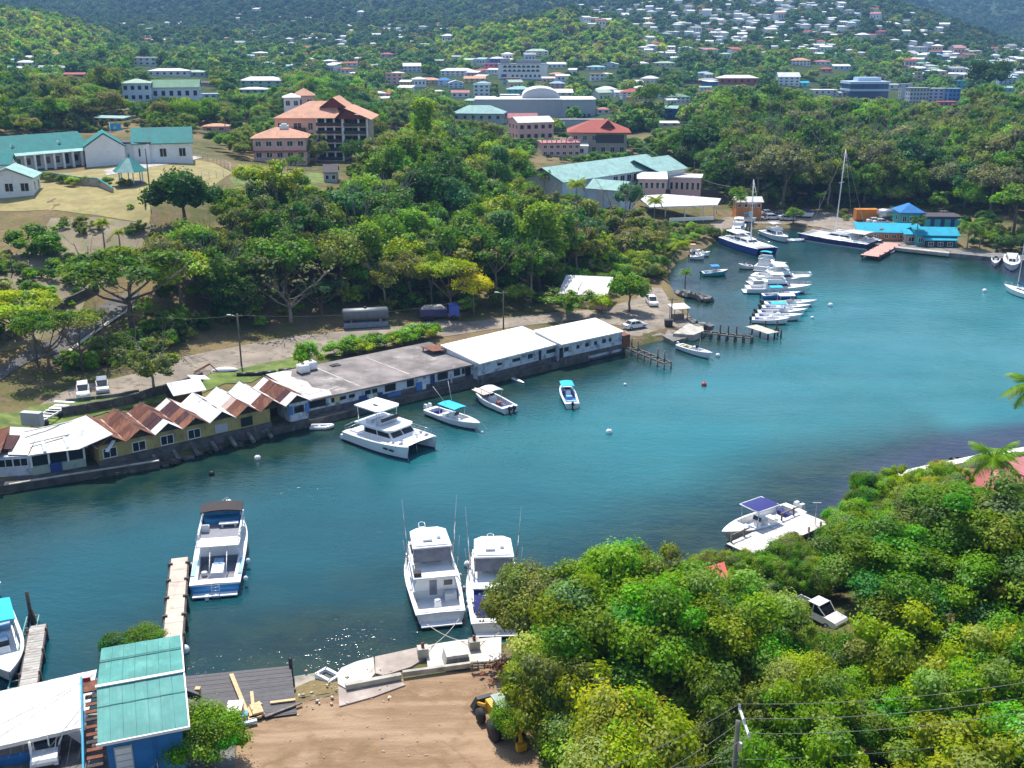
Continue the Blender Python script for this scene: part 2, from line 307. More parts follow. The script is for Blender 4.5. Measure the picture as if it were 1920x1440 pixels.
ca = bm_.color_attributes.new('bed', 'FLOAT_COLOR', 'POINT')
ca.data.foreach_set('color', np.stack([turq, weed, reef, np.ones_like(turq)], -1).ravel().astype(np.float32))
bm_.materials.append(water_mat()); tag(link('water', bm_), kind='structure')
# draped sheets: roads, yards, lawns
def drape(name, polypx, mat, off=0.05, step=2.0, world=False, z=None, kind='structure'):
 poly = [tuple(q) for q in polypx] if world else [T(*q)[:2] for q in polypx]
 if z is not None and not world: poly = [P(q[0], q[1], z)[:2] for q in polypx]
 bm = bmesh.new(); vs = [bm.verts.new((x, y, 0)) for x, y in poly]; bm.faces.new(vs); 
 bm.normal_update()
 xs = [p[0] for p in poly]; ys = [p[1] for p in poly]
 for ax, lo, hi in ((0, min(xs), max(xs)), (1, min(ys), max(ys))):
  c = math.floor(lo / step) * step + step
  while c < hi:
   no = (1, 0, 0) if ax == 0 else (0, 1, 0); co = (c + 0.013, 0, 0) if ax == 0 else (0, c + 0.013, 0)
   bmesh.ops.bisect_plane(bm, geom=bm.verts[:] + bm.edges[:] + bm.faces[:], plane_co=co, plane_no=no); c += step
 X = np.array([v.co.x for v in bm.verts]); Y = np.array([v.co.y for v in bm.verts]); Z = height(X, Y)
 for v, h in zip(bm.verts, Z): v.co.z = (h if z is None else max(h, z)) + off
 for f in bm.faces:
  if f.normal.z < 0: f.normal_flip()
  f.smooth = True
 me = bpy.data.meshes.new(name); bm.to_mesh(me); bm.free(); me.materials.append(mat); return tag(link(name, me), kind=kind)
ASPH = M('worn_asphalt', (0.115, 0.11, 0.11), 0.95, var=0.25, sc=0.5, dirt=(0.2, 0.18, 0.15), dirt_amt=0.3)
DUST = M('pale_dusty_yard', (0.28, 0.235, 0.185), 1.0, var=0.25, sc=0.3, dirt=(0.15, 0.125, 0.095), dirt_amt=0.6, bmp=0.2)
STRAW = M('dry_lawn', (0.29, 0.235, 0.095), 1.0, var=0.2, sc=0.25, dirt=(0.20, 0.20, 0.07), dirt_amt=0.55, bmp=0.2)
GRASS = M('green_lawn', (0.115, 0.17, 0.03), 1.0, var=0.35, sc=0.4, dirt=(0.24, 0.2, 0.09), dirt_amt=0.35, bmp=0.3)
BARE = M('bare_scrubby_soil', (0.26, 0.205, 0.14), 1.0, var=0.25, sc=0.3, dirt=(0.16, 0.165, 0.07), dirt_amt=0.65, bmp=0.3)
def dirt_lot_mat():
 m, t, b = newmat('graded_brown_dirt'); v = coords(t, False)
 mp = t.nodes.new('ShaderNodeMapping'); t.links.new(v, mp.inputs[0]); mp.inputs['Rotation'].default_value = (0, 0, 0.45); mp.inputs['Scale'].default_value = (0.12, 1, 1)
 n1 = noise(t, 0.9, 6, mp.outputs[0], 0.6); n2 = noise(t, 0.35, 6, v); n3 = noise(t, 4, 6, v)
 k = mixc(t, ramp(t, n1, 0.35, 0.65), (0.245, 0.155, 0.088), (0.35, 0.24, 0.148)); k = mixc(t, ramp(t, n2, 0.45, 0.7), k, (0.20, 0.125, 0.062))
 c = P(600, 1560); mw = t.nodes.new('ShaderNodeMapping'); t.links.new(v, mw.inputs[0]); mw.inputs['Location'].default_value = (-c.x, -c.y, 0); wv = t.nodes.new('ShaderNodeTexWave'); wv.wave_type = 'RINGS'; wv.rings_direction = 'Z'; wv.inputs['Scale'].default_value = .16; wv.inputs['Distortion'].default_value = 9; wv.inputs['Detail'].default_value = 4; wv.inputs['Detail Scale'].default_value = .6; t.links.new(mw.outputs[0], wv.inputs[0])
 k = mixc(t, ramp(t, wv.outputs['Fac'], 0.80, 1.15), k, mixc(t, ramp(t, n2, 0.42, 0.6), k, (0.20, 0.12, 0.066))); k = mixc(t, ramp(t, n3, 0.68, 0.8), k, (0.40, 0.31, 0.22))
 t.links.new(k, b.inputs['Base Color']); b.inputs['Roughness'].default_value = 1.0
 ad = t.nodes.new('ShaderNodeMath'); ad.operation = 'ADD'; t.links.new(n1, ad.inputs[0]); t.links.new(n3, ad.inputs[1]); bump(t, b, ad.outputs[0], 0.7, 0.15); return m
DIRT = dirt_lot_mat()
# buildings
KEEP = []            # (x, y, r) ground kept free of trees
VIS = []             # (x0, y0, x1, y1, t) pieces of the view that stand clear of foliage
def keep(px0, py0, px1, py1, y): VIS.append((px0, py0, px1, py1, y * CP + 14))
WALLC = {'white': (0.72, 0.73, 0.74), 'cream': (0.66, 0.60, 0.45), 'pink': (0.68, 0.42, 0.38), 'rose': (0.60, 0.22, 0.26), 'salmon': (0.74, 0.44, 0.34), 'pale_blue': (0.48, 0.60, 0.72), 'blue': (0.06, 0.20, 0.50), 'teal': (0.05, 0.40, 0.42),
 'turquoise': (0.25, 0.58, 0.62), 'grey': (0.45, 0.47, 0.50), 'tan': (0.52, 0.40, 0.24), 'yellow': (0.62, 0.50, 0.18), 'lilac': (0.56, 0.54, 0.68), 'green': (0.36, 0.52, 0.40), 'red': (0.42, 0.09, 0.06), 'navy': (0.02, 0.06, 0.22), 'orange': (0.62, 0.22, 0.05), 'stone': (0.40, 0.33, 0.27), 'black': (0.03, 0.03, 0.035)}
ROOFC = {'white': (0.72, 0.72, 0.70), 'red': (0.40, 0.085, 0.055), 'rust': (0.24, 0.10, 0.06), 'orange': (0.60, 0.31, 0.20), 'pink': (0.48, 0.18, 0.18), 'teal': (0.02, 0.22, 0.21), 'pale_teal': (0.30, 0.50, 0.46), 'blue': (0.03, 0.20, 0.50), 'grey': (0.34, 0.36, 0.38), 'green': (0.16, 0.32, 0.20), 'pale_green': (0.36, 0.50, 0.38), 'pale_blue': (0.30, 0.48, 0.62), 'dark': (0.08, 0.07, 0.08), 'tan': (0.42, 0.34, 0.24), 'stone': (0.34, 0.28, 0.22), 'turquoise': (0.01, 0.36, 0.52)}
def wallm(c): return M('wall_paint_' + c, WALLC[c], 0.75, var=0.06, sc=0.6, dirt=tuple(x * 0.6 for x in WALLC[c]), dirt_amt=0.25)
def roofm(c): return corrugated('roof_sheet_' + c, ROOFC[c], tuple(x * 0.72 + 0.02 for x in ROOFC[c]), 0.4, 0.4, 0.5)
TRIM = M('white_trim', (0.75, 0.75, 0.74), 0.5, var=0.05)
def roof_mb(mb, w, d, z, rh, kind, ov=0.5, th=0.18, mi=0, mg=1):
 hw, hd = w / 2 + ov, d / 2 + ov
 if kind == 'hip':
  r = max(0.0, hw - hd); ridge = [(-r, 0), (r, 0)] if hw >= hd else [(0, -(hd - hw)), (0, hd - hw)]
  e = [(-hw, -hd), (hw, -hd), (hw, hd), (-hw, hd)]
  vs = [(x, y, z) for x, y in e] + [(x, y, z + th) for x, y in e] + [(x, y, z + th + rh) for x, y in ridge]
  fs = [(3, 2, 1, 0), (0, 1, 5, 4), (1, 2, 6, 5), (2, 3, 7, 6), (3, 0, 4, 7)]
  fs += [(4, 5, 9, 8), (5, 6, 9), (6, 7, 8, 9), (7, 4, 8)] if hw >= hd else [(4, 5, 8), (5, 6, 9, 8), (6, 7, 9), (7, 4, 8, 9)]
  mb.add(vs, fs, mi)
 elif kind in ('gable', 'gablefront'):          # ridge along x / ridge along y
  if kind == 'gable':
   for sg in (-1, 1):
    a = [(-hw, sg * hd, z), (hw, sg * hd, z), (hw, 0, z + rh), (-hw, 0, z + rh)]; b = [(x, y, zz + th) for x, y, zz in a]
    mb.add(a + b, [(4, 5, 6, 7), (3, 2, 1, 0), (0, 1, 5, 4), (1, 2, 6, 5), (3, 0, 4, 7)], mi)
   for sx in (-1, 1): mb.add([(sx * w / 2, -d / 2, z), (sx * w / 2, d / 2, z), (sx * w / 2, 0, z + rh * d / 2 / hd)], [(0, 1, 2)], mg)
  else:
   for sg in (-1, 1):
    a = [(sg * hw, -hd, z), (sg * hw, hd, z), (0, hd, z + rh), (0, -hd, z + rh)]; b = [(x, y, zz + th) for x, y, zz in a]
    mb.add(a + b, [(4, 5, 6, 7), (3, 2, 1, 0), (0, 1, 5, 4), (1, 2, 6, 5), (3, 0, 4, 7)], mi)
   for sy in (-1, 1): mb.add([(-w / 2, sy * d / 2, z), (w / 2, sy * d / 2, z), (0, sy * d / 2, z + rh * w / 2 / hw)], [(0, 1, 2)], mg)
 elif kind == 'shed':
  a = [(-hw, -hd, z), (hw, -hd, z), (hw, hd, z + rh), (-hw, hd, z + rh)]; b = [(x, y, q + th) for x, y, q in a]
  mb.add(a + b, [(4, 5, 6, 7), (3, 2, 1, 0), (0, 1, 5, 4), (1, 2, 6, 5), (2, 3, 7, 6), (3, 0, 4, 7)], mi)
 else:
  mb.box((0, 0, z + th / 2 + 0.1), (2 * hw, 2 * hd, th + 0.2), mi=mi)
WINCACHE = {}
def window(parent, x, y, z, w, h, face='front', frame=True, ry=0.0, nm='window', grid=False):
 key = (round(w, 2), round(h, 2), frame, grid)
 if key not in WINCACHE:
  a = MB()
  if frame:
   f = 0.09
   for sx in (-1, 1): a.box((sx * (w / 2 + f / 2), 0, 0), (f, 0.12, h + 2 * f))
   for sz in (-1, 1): a.box((0, 0, sz * (h / 2 + f / 2)), (w, 0.12, f))
   if w > 0.9: a.box((0, 0, 0), (0.07, 0.10, h))
   if grid: a.box((0, -0.005, 0), (w, 0.09, 0.06))
  b = MB(); b.box((0, 0.01, 0), (w, 0.06, h))
  WINCACHE[key] = (a.mesh('window_frame', TRIM) if frame else None, b.mesh('window_pane', GLASS))
 fm, pm = WINCACHE[key]
 if fm is None:
  o = link(nm, pm, parent); o.location = (x, y, z); o.rotation_euler = (0, 0, ry); return o
 o = link(nm, fm, parent); o.location = (x, y, z); o.rotation_euler = (0, 0, ry); link('pane', pm, o); return o
def house(name, label, px, py, w, d, h, rot=0.0, wall='white', roof='white', kind='hip', rh=None, st=1, win=0, ov=0.5, cat='house', group=None, at=None, base=None, frame=None, balcony=False, wh=None, open_front=False):
 p = at if at is not None else (PT(px, py, base) if base else T(px, py))
 c, s = math.cos(rot), math.sin(rot); x, y = p.x - s * d / 2, p.y + c * d / 2
 o = empty(name, (x, y, gz(x, y) if base is None and at is None else p.z), rot)
 if base is None and at is None: o.location.z = p.z
 mb = MB(); mb.box((0, 0, h / 2 - 1.5), (w, d, h + 3)); mb.build('wall', wallm(wall), o)
 rm = MB(); roof_mb(rm, w, d, h, rh if rh is not None else 0.22 * min(w, d), kind, ov); rm.build('roof', [roofm(roof), wallm(wall)], o)
 dist = math.hypot(x, y)
 if frame is None: frame = dist < 420
 if win:
  sh = h / st
  for k in range(st):
   for i in range(win):
    wx = -w / 2 + w * (i + 0.5) / win
    window(o, wx, -d / 2 - 0.03, sh * (k + 0.55), min(1.5, w / win * 0.5), wh or sh * 0.42, frame=frame)
   nd = max(1, int(d / 4))
   for i in range(nd):
    sx = -1 if x > 0 else 1
    window(o, sx * (w / 2 + 0.03), -d / 2 + d * (i + 0.5) / nd, sh * (k + 0.55), 1.2, wh or sh * 0.42, frame=frame, ry=R(90))
 if balcony:
  for k in range(st):
   b = MB(); z0 = h / st * k
   b.box((0, -d / 2 - 0.75, z0 + 0.08), (w * 0.92, 1.5, 0.16)); b.box((0, -d / 2 - 1.47, z0 + 0.62), (w * 0.92, 0.06, 0.9))
   for i in range(5): b.box((-w * 0.46 + 0.1 + i * (w * 0.92 - 0.2) / 4, -d / 2 - 1.40, z0 + h / st / 2), (0.18, 0.18, h / st))
   b.build('balcony', TRIM, o)
 tag(o, label, cat, group)
 KEEP.append((x, y, math.hypot(w, d) / 2 + 0.5))
 return o
def pxw(px, py, n): return n * DEP(T(px, py)) / FOC        # metres spanned by n photograph pixels at that spot
TOWN = [
 ('rose pink three storey house at the left end of the town', 740, 158, 30, 22, 'pink', 'pink', 'flat', 3, 3, 0.2),
 ('lilac white house with red roof edge above the pink town house', 773, 136, 33, 17, 'lilac', 'white', 'shed', 2, 4, 0.1),
 ('long white hall with white roof left of the large white hotel', 858, 143, 64, 15, 'white', 'white', 'hip', 2, 7, 0.05),
 ('bright rose house touching the left side of the large white hotel', 921, 133, 27, 14, 'rose', 'pink', 'flat', 2, 3, 0),
 ('low house with red roof in front of the rose pink house', 908, 138, 36, 8, 'white', 'red', 'hip', 1, 3, 0.1),
 ('cream house with pale green roof above the large white hotel', 1007, 105, 44, 13, 'cream', 'pale_green', 'hip', 2, 4, 0),
 ('white bungalow with white roof right of the large white hotel', 1044, 128, 35, 11, 'white', 'white', 'gable', 1, 4, 0.1),
 ('pale house with teal roof up the road from the arena', 1117, 132, 34, 9, 'pale_blue', 'pale_teal', 'hip', 1, 3, -0.1),
 ('grey house with pale gable beside the teal roofed one', 1143, 128, 30, 11, 'grey', 'white', 'gablefront', 1, 2, -0.2),
 ('tan house with long salmon roof in the town', 801, 160, 52, 13, 'tan', 'orange', 'hip', 2, 5, 0.1),
 ('pale blue house with bright blue hip roof in the town', 834, 162, 26, 15, 'pale_blue', 'blue', 'hip', 2, 2, 0.15),
 ('pale blue and white gabled house right of the bright blue roof', 855, 166, 27, 15, 'pale_blue', 'white', 'gablefront', 2, 3, 0.1),
 ('yellow house with orange roof in the middle of the town', 890, 157, 40, 14, 'yellow', 'orange', 'gable', 2, 4, 0),
 ('white three storey block with blue top band in the town', 903, 181, 30, 24, 'white', 'pale_blue', 'flat', 3, 3, 0),
 ('white cottage with rose pink roof below the yellow house', 863, 183, 33, 13, 'white', 'pink', 'gable', 1, 3, 0),
 ('turquoise shop building with red roof below the large white hotel', 958, 160, 32, 14, 'turquoise', 'red', 'flat', 2, 4, 0),
 ('deep teal two storey building with pale roof behind the arena', 973, 180, 45, 17, 'teal', 'pale_teal', 'hip', 2, 4, 0),
 ('long white roofed shed just behind the grey arena', 953, 186, 40, 8, 'white', 'white', 'flat', 1, 3, 0),
 ('pink house with pale blue roof beside the sloping road', 1045, 166, 28, 13, 'pink', 'pale_blue', 'hip', 2, 3, 0),
 ('salmon house left of the sloping road', 1046, 146, 26, 9, 'salmon', 'orange', 'hip', 1, 2, 0.2),
 ('wide white roofed store behind the arena vault', 1050, 186, 48, 17, 'cream', 'white', 'shed', 2, 4, 0),
 ('pale blue two storey house with white roof right of the sloping road', 1138, 180, 38, 17, 'pale_blue', 'white', 'hip', 2, 4, 0),
 ('small white house with pink awning above the pale blue house', 1120, 152, 26, 14, 'white', 'pink', 'flat', 2, 3, 0),
 ('white terrace house between blue and red roofed houses', 1163, 183, 22, 13, 'white', 'white', 'gable', 2, 2, 0),
 ('white three storey house with red hip roof right of the sloping road', 1189, 187, 46, 20, 'white', 'red', 'hip', 3, 5, 0),
 ('white house with flat roof right of the red hip roof', 1220, 184, 24, 14, 'white', 'white', 'flat', 2, 3, 0),
 ('white house with two pink hip roofs in the town row', 1243, 184, 34, 15, 'white', 'pink', 'hip', 2, 4, 0),
 ('white house with green roof at the right end of the town row', 1272, 193, 42, 16, 'white', 'green', 'hip', 2, 5, 0),
 ('pale green hip roofed bungalow on the brown bluff', 1247, 125, 38, 9, 'cream', 'pale_green', 'hip', 1, 4, 0),
 ('deep blue tall shed with teal roof among the trees', 1257, 224, 22, 25, 'navy', 'pale_teal', 'shed', 2, 1, -0.3),
 ('long low white roof among trees in front of the blue shed', 1256, 236, 34, 7, 'white', 'white', 'shed', 1, 2, 0),
 ('little house with pink roof just right of the arena', 1131, 214, 24, 12, 'white', 'pink', 'hip', 1, 2, 0),
 ('white house with red roof left above the bushy hilltop', 722, 187, 20, 14, 'white', 'red', 'gable', 2, 2, 0.2),
 ('small house with bright red roof on the far left of the town', 660, 124, 20, 8, 'white', 'red', 'gable', 1, 2, 0),
 ('small house with dull red roof above the lilac house', 725, 108, 25, 9, 'grey', 'red', 'hip', 1, 2, 0),
 ('wide red walled hall with big white roof on the bluff', 1385, 158, 74, 17, 'red', 'white', 'hip', 1, 6, 0.05),
 ('low dark red house left of the wide white roofed hall', 1330, 158, 46, 10, 'red', 'grey', 'hip', 1, 3, 0),
 ('white cottage with pale roof at the left of the bluff', 1322, 144, 26, 9, 'white', 'pale_blue', 'hip', 1, 2, 0),
 ('white three storey villa with arched windows on the bluff', 1479, 162, 40, 25, 'white', 'white', 'gable', 3, 4, 0),
 ('small turquoise roofed annexe beside the white villa', 1509, 163, 16, 10, 'turquoise', 'turquoise', 'shed', 1, 1, 0),
 ('long white building with salmon roof behind the bluff', 1502, 123, 34, 14, 'white', 'orange', 'hip', 2, 5, 0),
 ('white house with pinkish roof right of the long salmon roof', 1543, 122, 28, 9, 'white', 'pink', 'hip', 1, 3, 0),
 ('little house with vivid red roof behind the white villa', 1550, 136, 20, 9, 'rose', 'red', 'hip', 1, 2, 0),
 ('pale blue houses front with white roof right of the red roof', 1578, 131, 32, 10, 'pale_blue', 'white', 'gable', 1, 3, 0),
 ('white flat roofed shop in front of the blue glass block', 1548, 178, 44, 9, 'white', 'white', 'flat', 1, 4, 0),
 ('white roofed store right of the white villa', 1575, 182, 34, 9, 'white', 'grey', 'gable', 1, 3, 0.1),
 ('white flat block behind the blue glass building', 1672, 168, 40, 9, 'white', 'white', 'flat', 1, 3, 0),
 ('grey stair tower beside the grey office', 1698, 186, 20, 30, 'grey', 'grey', 'flat', 4, 1, 0),
 ('grey five storey office with dark window bands', 1722, 196, 36, 34, 'grey', 'grey', 'flat', 4, 6, 0),
 ('pinkish grey block with rows of balconies', 1758, 192, 38, 28, 'lilac', 'grey', 'flat', 4, 4, 0),
 ('bright blue block right of the balcony building', 1788, 190, 22, 26, 'blue', 'pale_blue', 'flat', 3, 3, 0),
 ('sea green block behind the bright blue one', 1803, 166, 20, 14, 'teal', 'teal', 'flat', 2, 2, 0),
 ('cream house with red awning strip in front of the blue block', 1778, 199, 34, 8, 'rose', 'red', 'flat', 1, 4, 0),
 ('beige tower house behind the grey office', 1722, 154, 12, 20, 'tan', 'tan', 'flat', 3, 1, 0),
 ('pale blue three storey house with white hip roof by the dark tree', 1889, 158, 32, 18, 'pale_blue', 'white', 'hip', 3, 4, 0),
 ('pale green house below the blue hip roofed one', 1893, 172, 26, 10, 'turquoise', 'pale_teal', 'gable', 2, 3, 0),
 ('white two storey house with balcony on the left hillside', 271, 123, 44, 16, 'white', 'white', 'flat', 2, 4, 0.1),
 ('long blue hut with red roof on the far left field', 140, 147, 44, 10, 'blue', 'red', 'gable', 1, 3, 0),
 ('wide white roofed bungalow on the left hillside', 315, 143, 74, 14, 'white', 'white', 'hip', 1, 6, 0.1),
 ('pale green roofed wing right of the wide white bungalow', 365, 144, 42, 12, 'grey', 'pale_green', 'hip', 1, 3, 0.1),
 ('teal grey house with white hip roof on the left rise', 489, 166, 80, 22, 'green', 'white', 'hip', 2, 5, 0),
 ('small pavilion with white hip roof in front of the teal grey house', 472, 176, 54, 11, 'green', 'white', 'hip', 1, 4, 0),
 ('dark brown roofed cottage behind the long white school wing', 385, 162, 40, 9, 'stone', 'dark', 'hip', 1, 2, 0),
 ('white house half hidden by trees at the far left', 45, 126, 36, 12, 'white', 'white', 'hip', 1, 3, 0),
 ('small orange roofed lodge left of the pink hotel', 404, 247, 46, 14, 'pink', 'orange', 'hip', 1, 2, 0.1),
 ('long pale teal roof sunk among the trees', 203, 228, 68, 9, 'white', 'pale_teal', 'gable', 1, 4, -0.3),
]
BIGV = []
for L in TOWN:
 lab, px, py, wp, hp, wl, rf, kd, st, wn, rt = L
 s = pxw(px, py, 1.0); w = wp * s; h = hp * s * 0.86
 if kd in ('flat',): rh = 0.0; hh = h
 else: rh = min(0.2 * w, 0.36 * h); hh = h - rh * 0.75
 house('town_house' if st < 3 else 'town_block', lab, px, py, w, min(w * 0.7, 11), hh, rt, wl, rf, kd, rh, st, wn, 0.4, 'house' if st < 3 else 'building', 'houses of the town beyond the wood')
 keep(px - wp * 0.5, py - hp * 0.95, px + wp * 0.5, py - hp * 0.2, T(px, py).y)
AREAS = [((665, 112, 1335, 200), 62, 'of the town', 2), ((1200, 6, 1560, 112), 240, 'of the hillside across the bay', 1), ((1560, 18, 1770, 110), 60, 'of the right hill shoulder', 1), ((1700, 96, 1925, 150), 150, 'of the packed far right quarter', 2),
 ((185, 42, 345, 84), 40, 'of the far left valley', 2), ((420, 64, 650, 140), 76, 'of the slopes left of town', 1), ((640, 14, 850, 100), 34, 'of the slope behind town', 1), ((1085, 6, 1200, 52), 18, 'of the hill behind the knoll', 1), ((2, 112, 120, 150), 8, 'of the far left foothill', 1), ((400, 20, 700, 70), 14, 'of the dark far mountain', 1)]
hw_ = ['white'] * 8 + ['cream', 'pink', 'pale_blue', 'lilac', 'salmon', 'turquoise', 'blue', 'grey', 'yellow']
hr_ = ['white'] * 9 + ['grey', 'grey', 'red', 'pink', 'pale_teal', 'rust', 'pale_blue', 'pale_green']
SMALL = {}
def small_mesh(wl, rf, k):
 if (wl, rf, k) not in SMALL:
  b = MB(); b.box((0, 0, 0.2), (1, 0.75, 1.4))
  for i in range(3): b.box((-0.3 + 0.3 * i, -0.378, 0.5), (0.11, 0.02, 0.3), mi=1)
  r = MB(); roof_mb(r, 1, 0.75, 0.9, 0.26, k, 0.07, 0.04)
  SMALL[(wl, rf, k)] = (b.mesh('house_wall', [wallm(wl), GLASS]), r.mesh('house_roof', [roofm(rf), wallm(wl)]))
 return SMALL[(wl, rf, k)]
cands = []
for (x0, y0, x1, y1), n, zone_, dens in AREAS:
 k = 0
 while k < n:
  px, py = rnd.uniform(x0, x1), rnd.uniform(y0, y1); q = T(px, py)
  zone = '%s %s %s' % ('upper' if py < (y0 + y1) / 2 else 'lower', 'left' if px < x0 + (x1 - x0) / 3 else 'right' if px > x1 - (x1 - x0) / 3 else 'middle', zone_)
  if q.y > 2600 or any((q.x - a) ** 2 + (q.y - b) ** 2 < (c + 3.5) ** 2 for a, b, c in KEEP): k += 0.2; continue
  w = rnd.uniform(5.5, 10.5) * (1 + 0.25 * (rnd.random() < 0.15)); st = rnd.choice([1, 1, 2])
  cands.append((w / q.y, q, w, w * rnd.uniform(0.32, 0.46) * (1.5 if st == 2 else 1), rnd.choice(hw_), rnd.choice(hr_), rnd.choice(['hip', 'gable', 'gable', 'hip', 'shed']), rnd.uniform(-0.7, 0.7), zone, px, py)); KEEP.append((q.x, q.y, w * 0.55)); KEEP.append((q.x * (1 - 8 / q.y), q.y - 9, w * .5)); k += 1
cands.sort(key=lambda c: -c[0])
rest = MB(); RESTM = [wallm('white'), roofm('white'), wallm('pink'), roofm('red'), roofm('grey')]
for i, (sz, q, w, h, wl, rf, kd, rt, zone, px, py) in enumerate(cands):
 if i < 232:
  o = empty('hillside_house', q, rt); a, b = small_mesh(wl, rf, kd); o.scale = (w, w, h)
  link('wall', a, o); link('roof', b, o)
  lab = 'small %s house, %s %s roof, %s' % (wl.replace('_', ' '), rf.replace('_', ' '), {'gable': 'gabled', 'hip': 'hipped', 'shed': 'sloping'}[kd], zone)
  tag(o, lab, 'house', 'small %s roofed %s houses %s' % (rf.replace('_', ' '), wl.replace('_', ' '), zone))
 else:
  c, s = math.cos(rt), math.sin(rt); m = MB(); m.box((0, 0, 0.2), (1, 0.75, 1.4)); roof_mb(m, 1, 0.75, 0.9, 0.26, kd, 0.07, 0.04, 1, 0)
  rest.add([(q.x + (x * c - y * s) * w, q.y + (x * s + y * c) * w, q.z + z * h) for x, y, z in m.v], m.f)
  rest.m[-len(m.f):] = [(0 if k == 0 else (1 if rf != 'red' else 3)) for k in m.m]
if rest.v: tag(rest.build('hillside_houses', RESTM), kind='stuff')
# large white hotel with two rows of dark arches
def hotel_white():
 q = T(980, 149); s = DEP(q) / FOC; w, h, d = 92 * s, 27 * s, 14
 o = empty('arcaded_hotel', q); o.location.y += d / 2
 b = MB(); b.box((0, 0, h / 2 - 2), (w, d, h + 4)); b.build('wall', wallm('white'), o)
 r = MB(); r.box((0, 0, h + 0.2), (w + 0.6, d + 0.6, 0.4)); r.box((-w * 0.36, 1, h + 2.2), (w * 0.2, 6, 3.4)); r.box((w * 0.12, 1, h + 1.7), (w * 0.5, 6, 2.4)); r.build('roof', roofm('grey'), o)
 n = 8
 for k in range(2):
  for i in range(n):
   a = MB(); x = -w * 0.36 + i * w * 0.76 / n; aw = w * 0.76 / n * 0.78; zz = h * (0.50 + 0.27 * k); hh = h * 0.16
   pr = [(x - aw / 2, zz), (x + aw / 2, zz), (x + aw / 2, zz + hh * 0.5), (x, zz + hh), (x - aw / 2, zz + hh * 0.5)]
   a.add([(p, -d / 2 - 0.15, z) for p, z in pr] + [(p, -d / 2 + 0.2, z) for p, z in pr], [(0, 1, 2, 3, 4), (0, 5, 6, 1), (1, 6, 7, 2), (2, 7, 8, 3), (3, 8, 9, 4), (4, 9, 5, 0)])
   a.build('arched_window', GLASS, o)
 e = MB(); e.box((-w * 0.38, -d / 2 - 0.1, h * 0.17), (w * 0.10, 0.4, h * 0.34)); e.build('entrance', wallm('navy'), o)
 for i in range(7): window(o, -w * 0.2 + i * w * 0.09, -d / 2 - 0.03, h * 0.22, 1.6, 1.6, frame=False)
 tag(o, 'large white hotel with two rows of dark arched openings above the town', 'hotel'); KEEP.append((q.x, q.y + 7, w / 2 + 2)); keep(930, 112, 1028, 146, q.y)
hotel_white()
# grey arena with vaulted roof
def arena():
 t = 560; a = PT(890, 224, t); b = PT(1117, 224, t); q = (a + b) / 2; w = (b - a).length; s = t / FOC
 o = empty('arena', (q.x, q.y, gz(q.x, q.y))); h = 35 * s; d = 30
 z0 = q.z - o.location.z
 m = MB(); m.prism([(-w / 2, 0), (w * 0.21, 0), (w * 0.23, -2.5), (w * 0.47, -1.5), (w / 2, 1.5), (w / 2, d), (-w / 2, d)], z0 - 4, z0 + h); m.build('wall', M('arena_cladding', (0.40, 0.41, 0.44), 0.6, var=0.05, sc=0.3), o)
 r = MB(); r.prism([(-w / 2 - .3, -.3), (w * 0.21, -.3), (w * 0.23, -2.9), (w * 0.47, -1.9), (w / 2 + .3, 1.4), (w / 2 + .3, d), (-w / 2 - .3, d)], z0 + h, z0 + h + 0.5); r.build('flat_roof', roofm('white'), o)
 v = MB(); vw = 72 * s; vh = 19 * s; cx = -w * 0.5 + w * (1015 - 890) / 227; n = 14; vs, fs = [], []
 for yy in (8, d + 8):
  for i in range(n + 1):
   ang = math.pi * i / n; vs.append((cx - vw / 2 * math.cos(ang), yy, z0 + h + 0.45 + vh * math.sin(ang) ** 0.9))
 for i in range(n): fs.append((i, i + 1, n + 2 + i, n + 1 + i))
 v.add(vs, fs, 0, True); v.add([vs[i] for i in range(n + 1)], [tuple(range(n + 1))], 1); v.build('vaulted_roof', [roofm('white'), wallm('grey')], o)
 g = MB()
 for i in range(5): g.box((w * 0.28 + i * w * 0.04, -2.62, z0 + 2.2), (1.4, 0.3, 1.8))
 for i in range(2): g.box((w * (0.27 + 0.06 * i), -2.62, z0 + h * 0.6), (1.1, 0.3, 1.6))
 g.build('vent', GLASS, o)
 for i in range(12):
  p = MB(); p.box((-w / 2 + w * 0.7 * (i + 0.5) / 12, -0.06, z0 + h / 2), (0.25, 0.12, h - 0.4)); p.build('cladding_rib', wallm('grey'), o)
 tag(o, 'long grey sports arena with a white vaulted roof', 'arena'); KEEP.append((q.x, q.y + 12, w / 2 + 2)); keep(890, 172, 1117, 215, t)
arena()
# blue glass block
def blue_block():
 q = T(1628, 190); s = DEP(q) / FOC; w, h, d = 74 * s, 36 * s, 18
 o = empty('glass_office', q, 0.06); b = MB(); b.box((0, d / 2, h * 0.25 - 1), (w, d, h * 0.5 + 2)); b.build('lower_storey', M('blue_mirror_glass', (0.02, 0.06, 0.17), 0.15, var=0.2), o)
 b = MB(); b.box((0, d / 2 - 0.6, h * 0.56), (w + 1.5, d + 1.5, h * 0.10)); b.box((0, d / 2 - 0.6, h * 0.93), (w + 1.5, d + 1.5, h * 0.12)); b.box((2, d / 2 + 2, h * 1.08), (w * 0.6, d * 0.5, h * 0.2)); b.build('concrete_band', wallm('pale_blue'), o)
 for i in range(3):
  p = MB(); p.box((-w / 2 + w * (i + 0.5) / 3, d / 2, h * 0.74), (w / 3 - 0.5, d, h * 0.26)); p.build('window_band', MATS['blue_mirror_glass'], o)
 tag(o, 'blue glass office block with pale concrete bands beyond the right wood', 'building'); KEEP.append((q.x, q.y + 9, w / 2 + 2)); keep(1588, 150, 1668, 182, q.y)
blue_block()
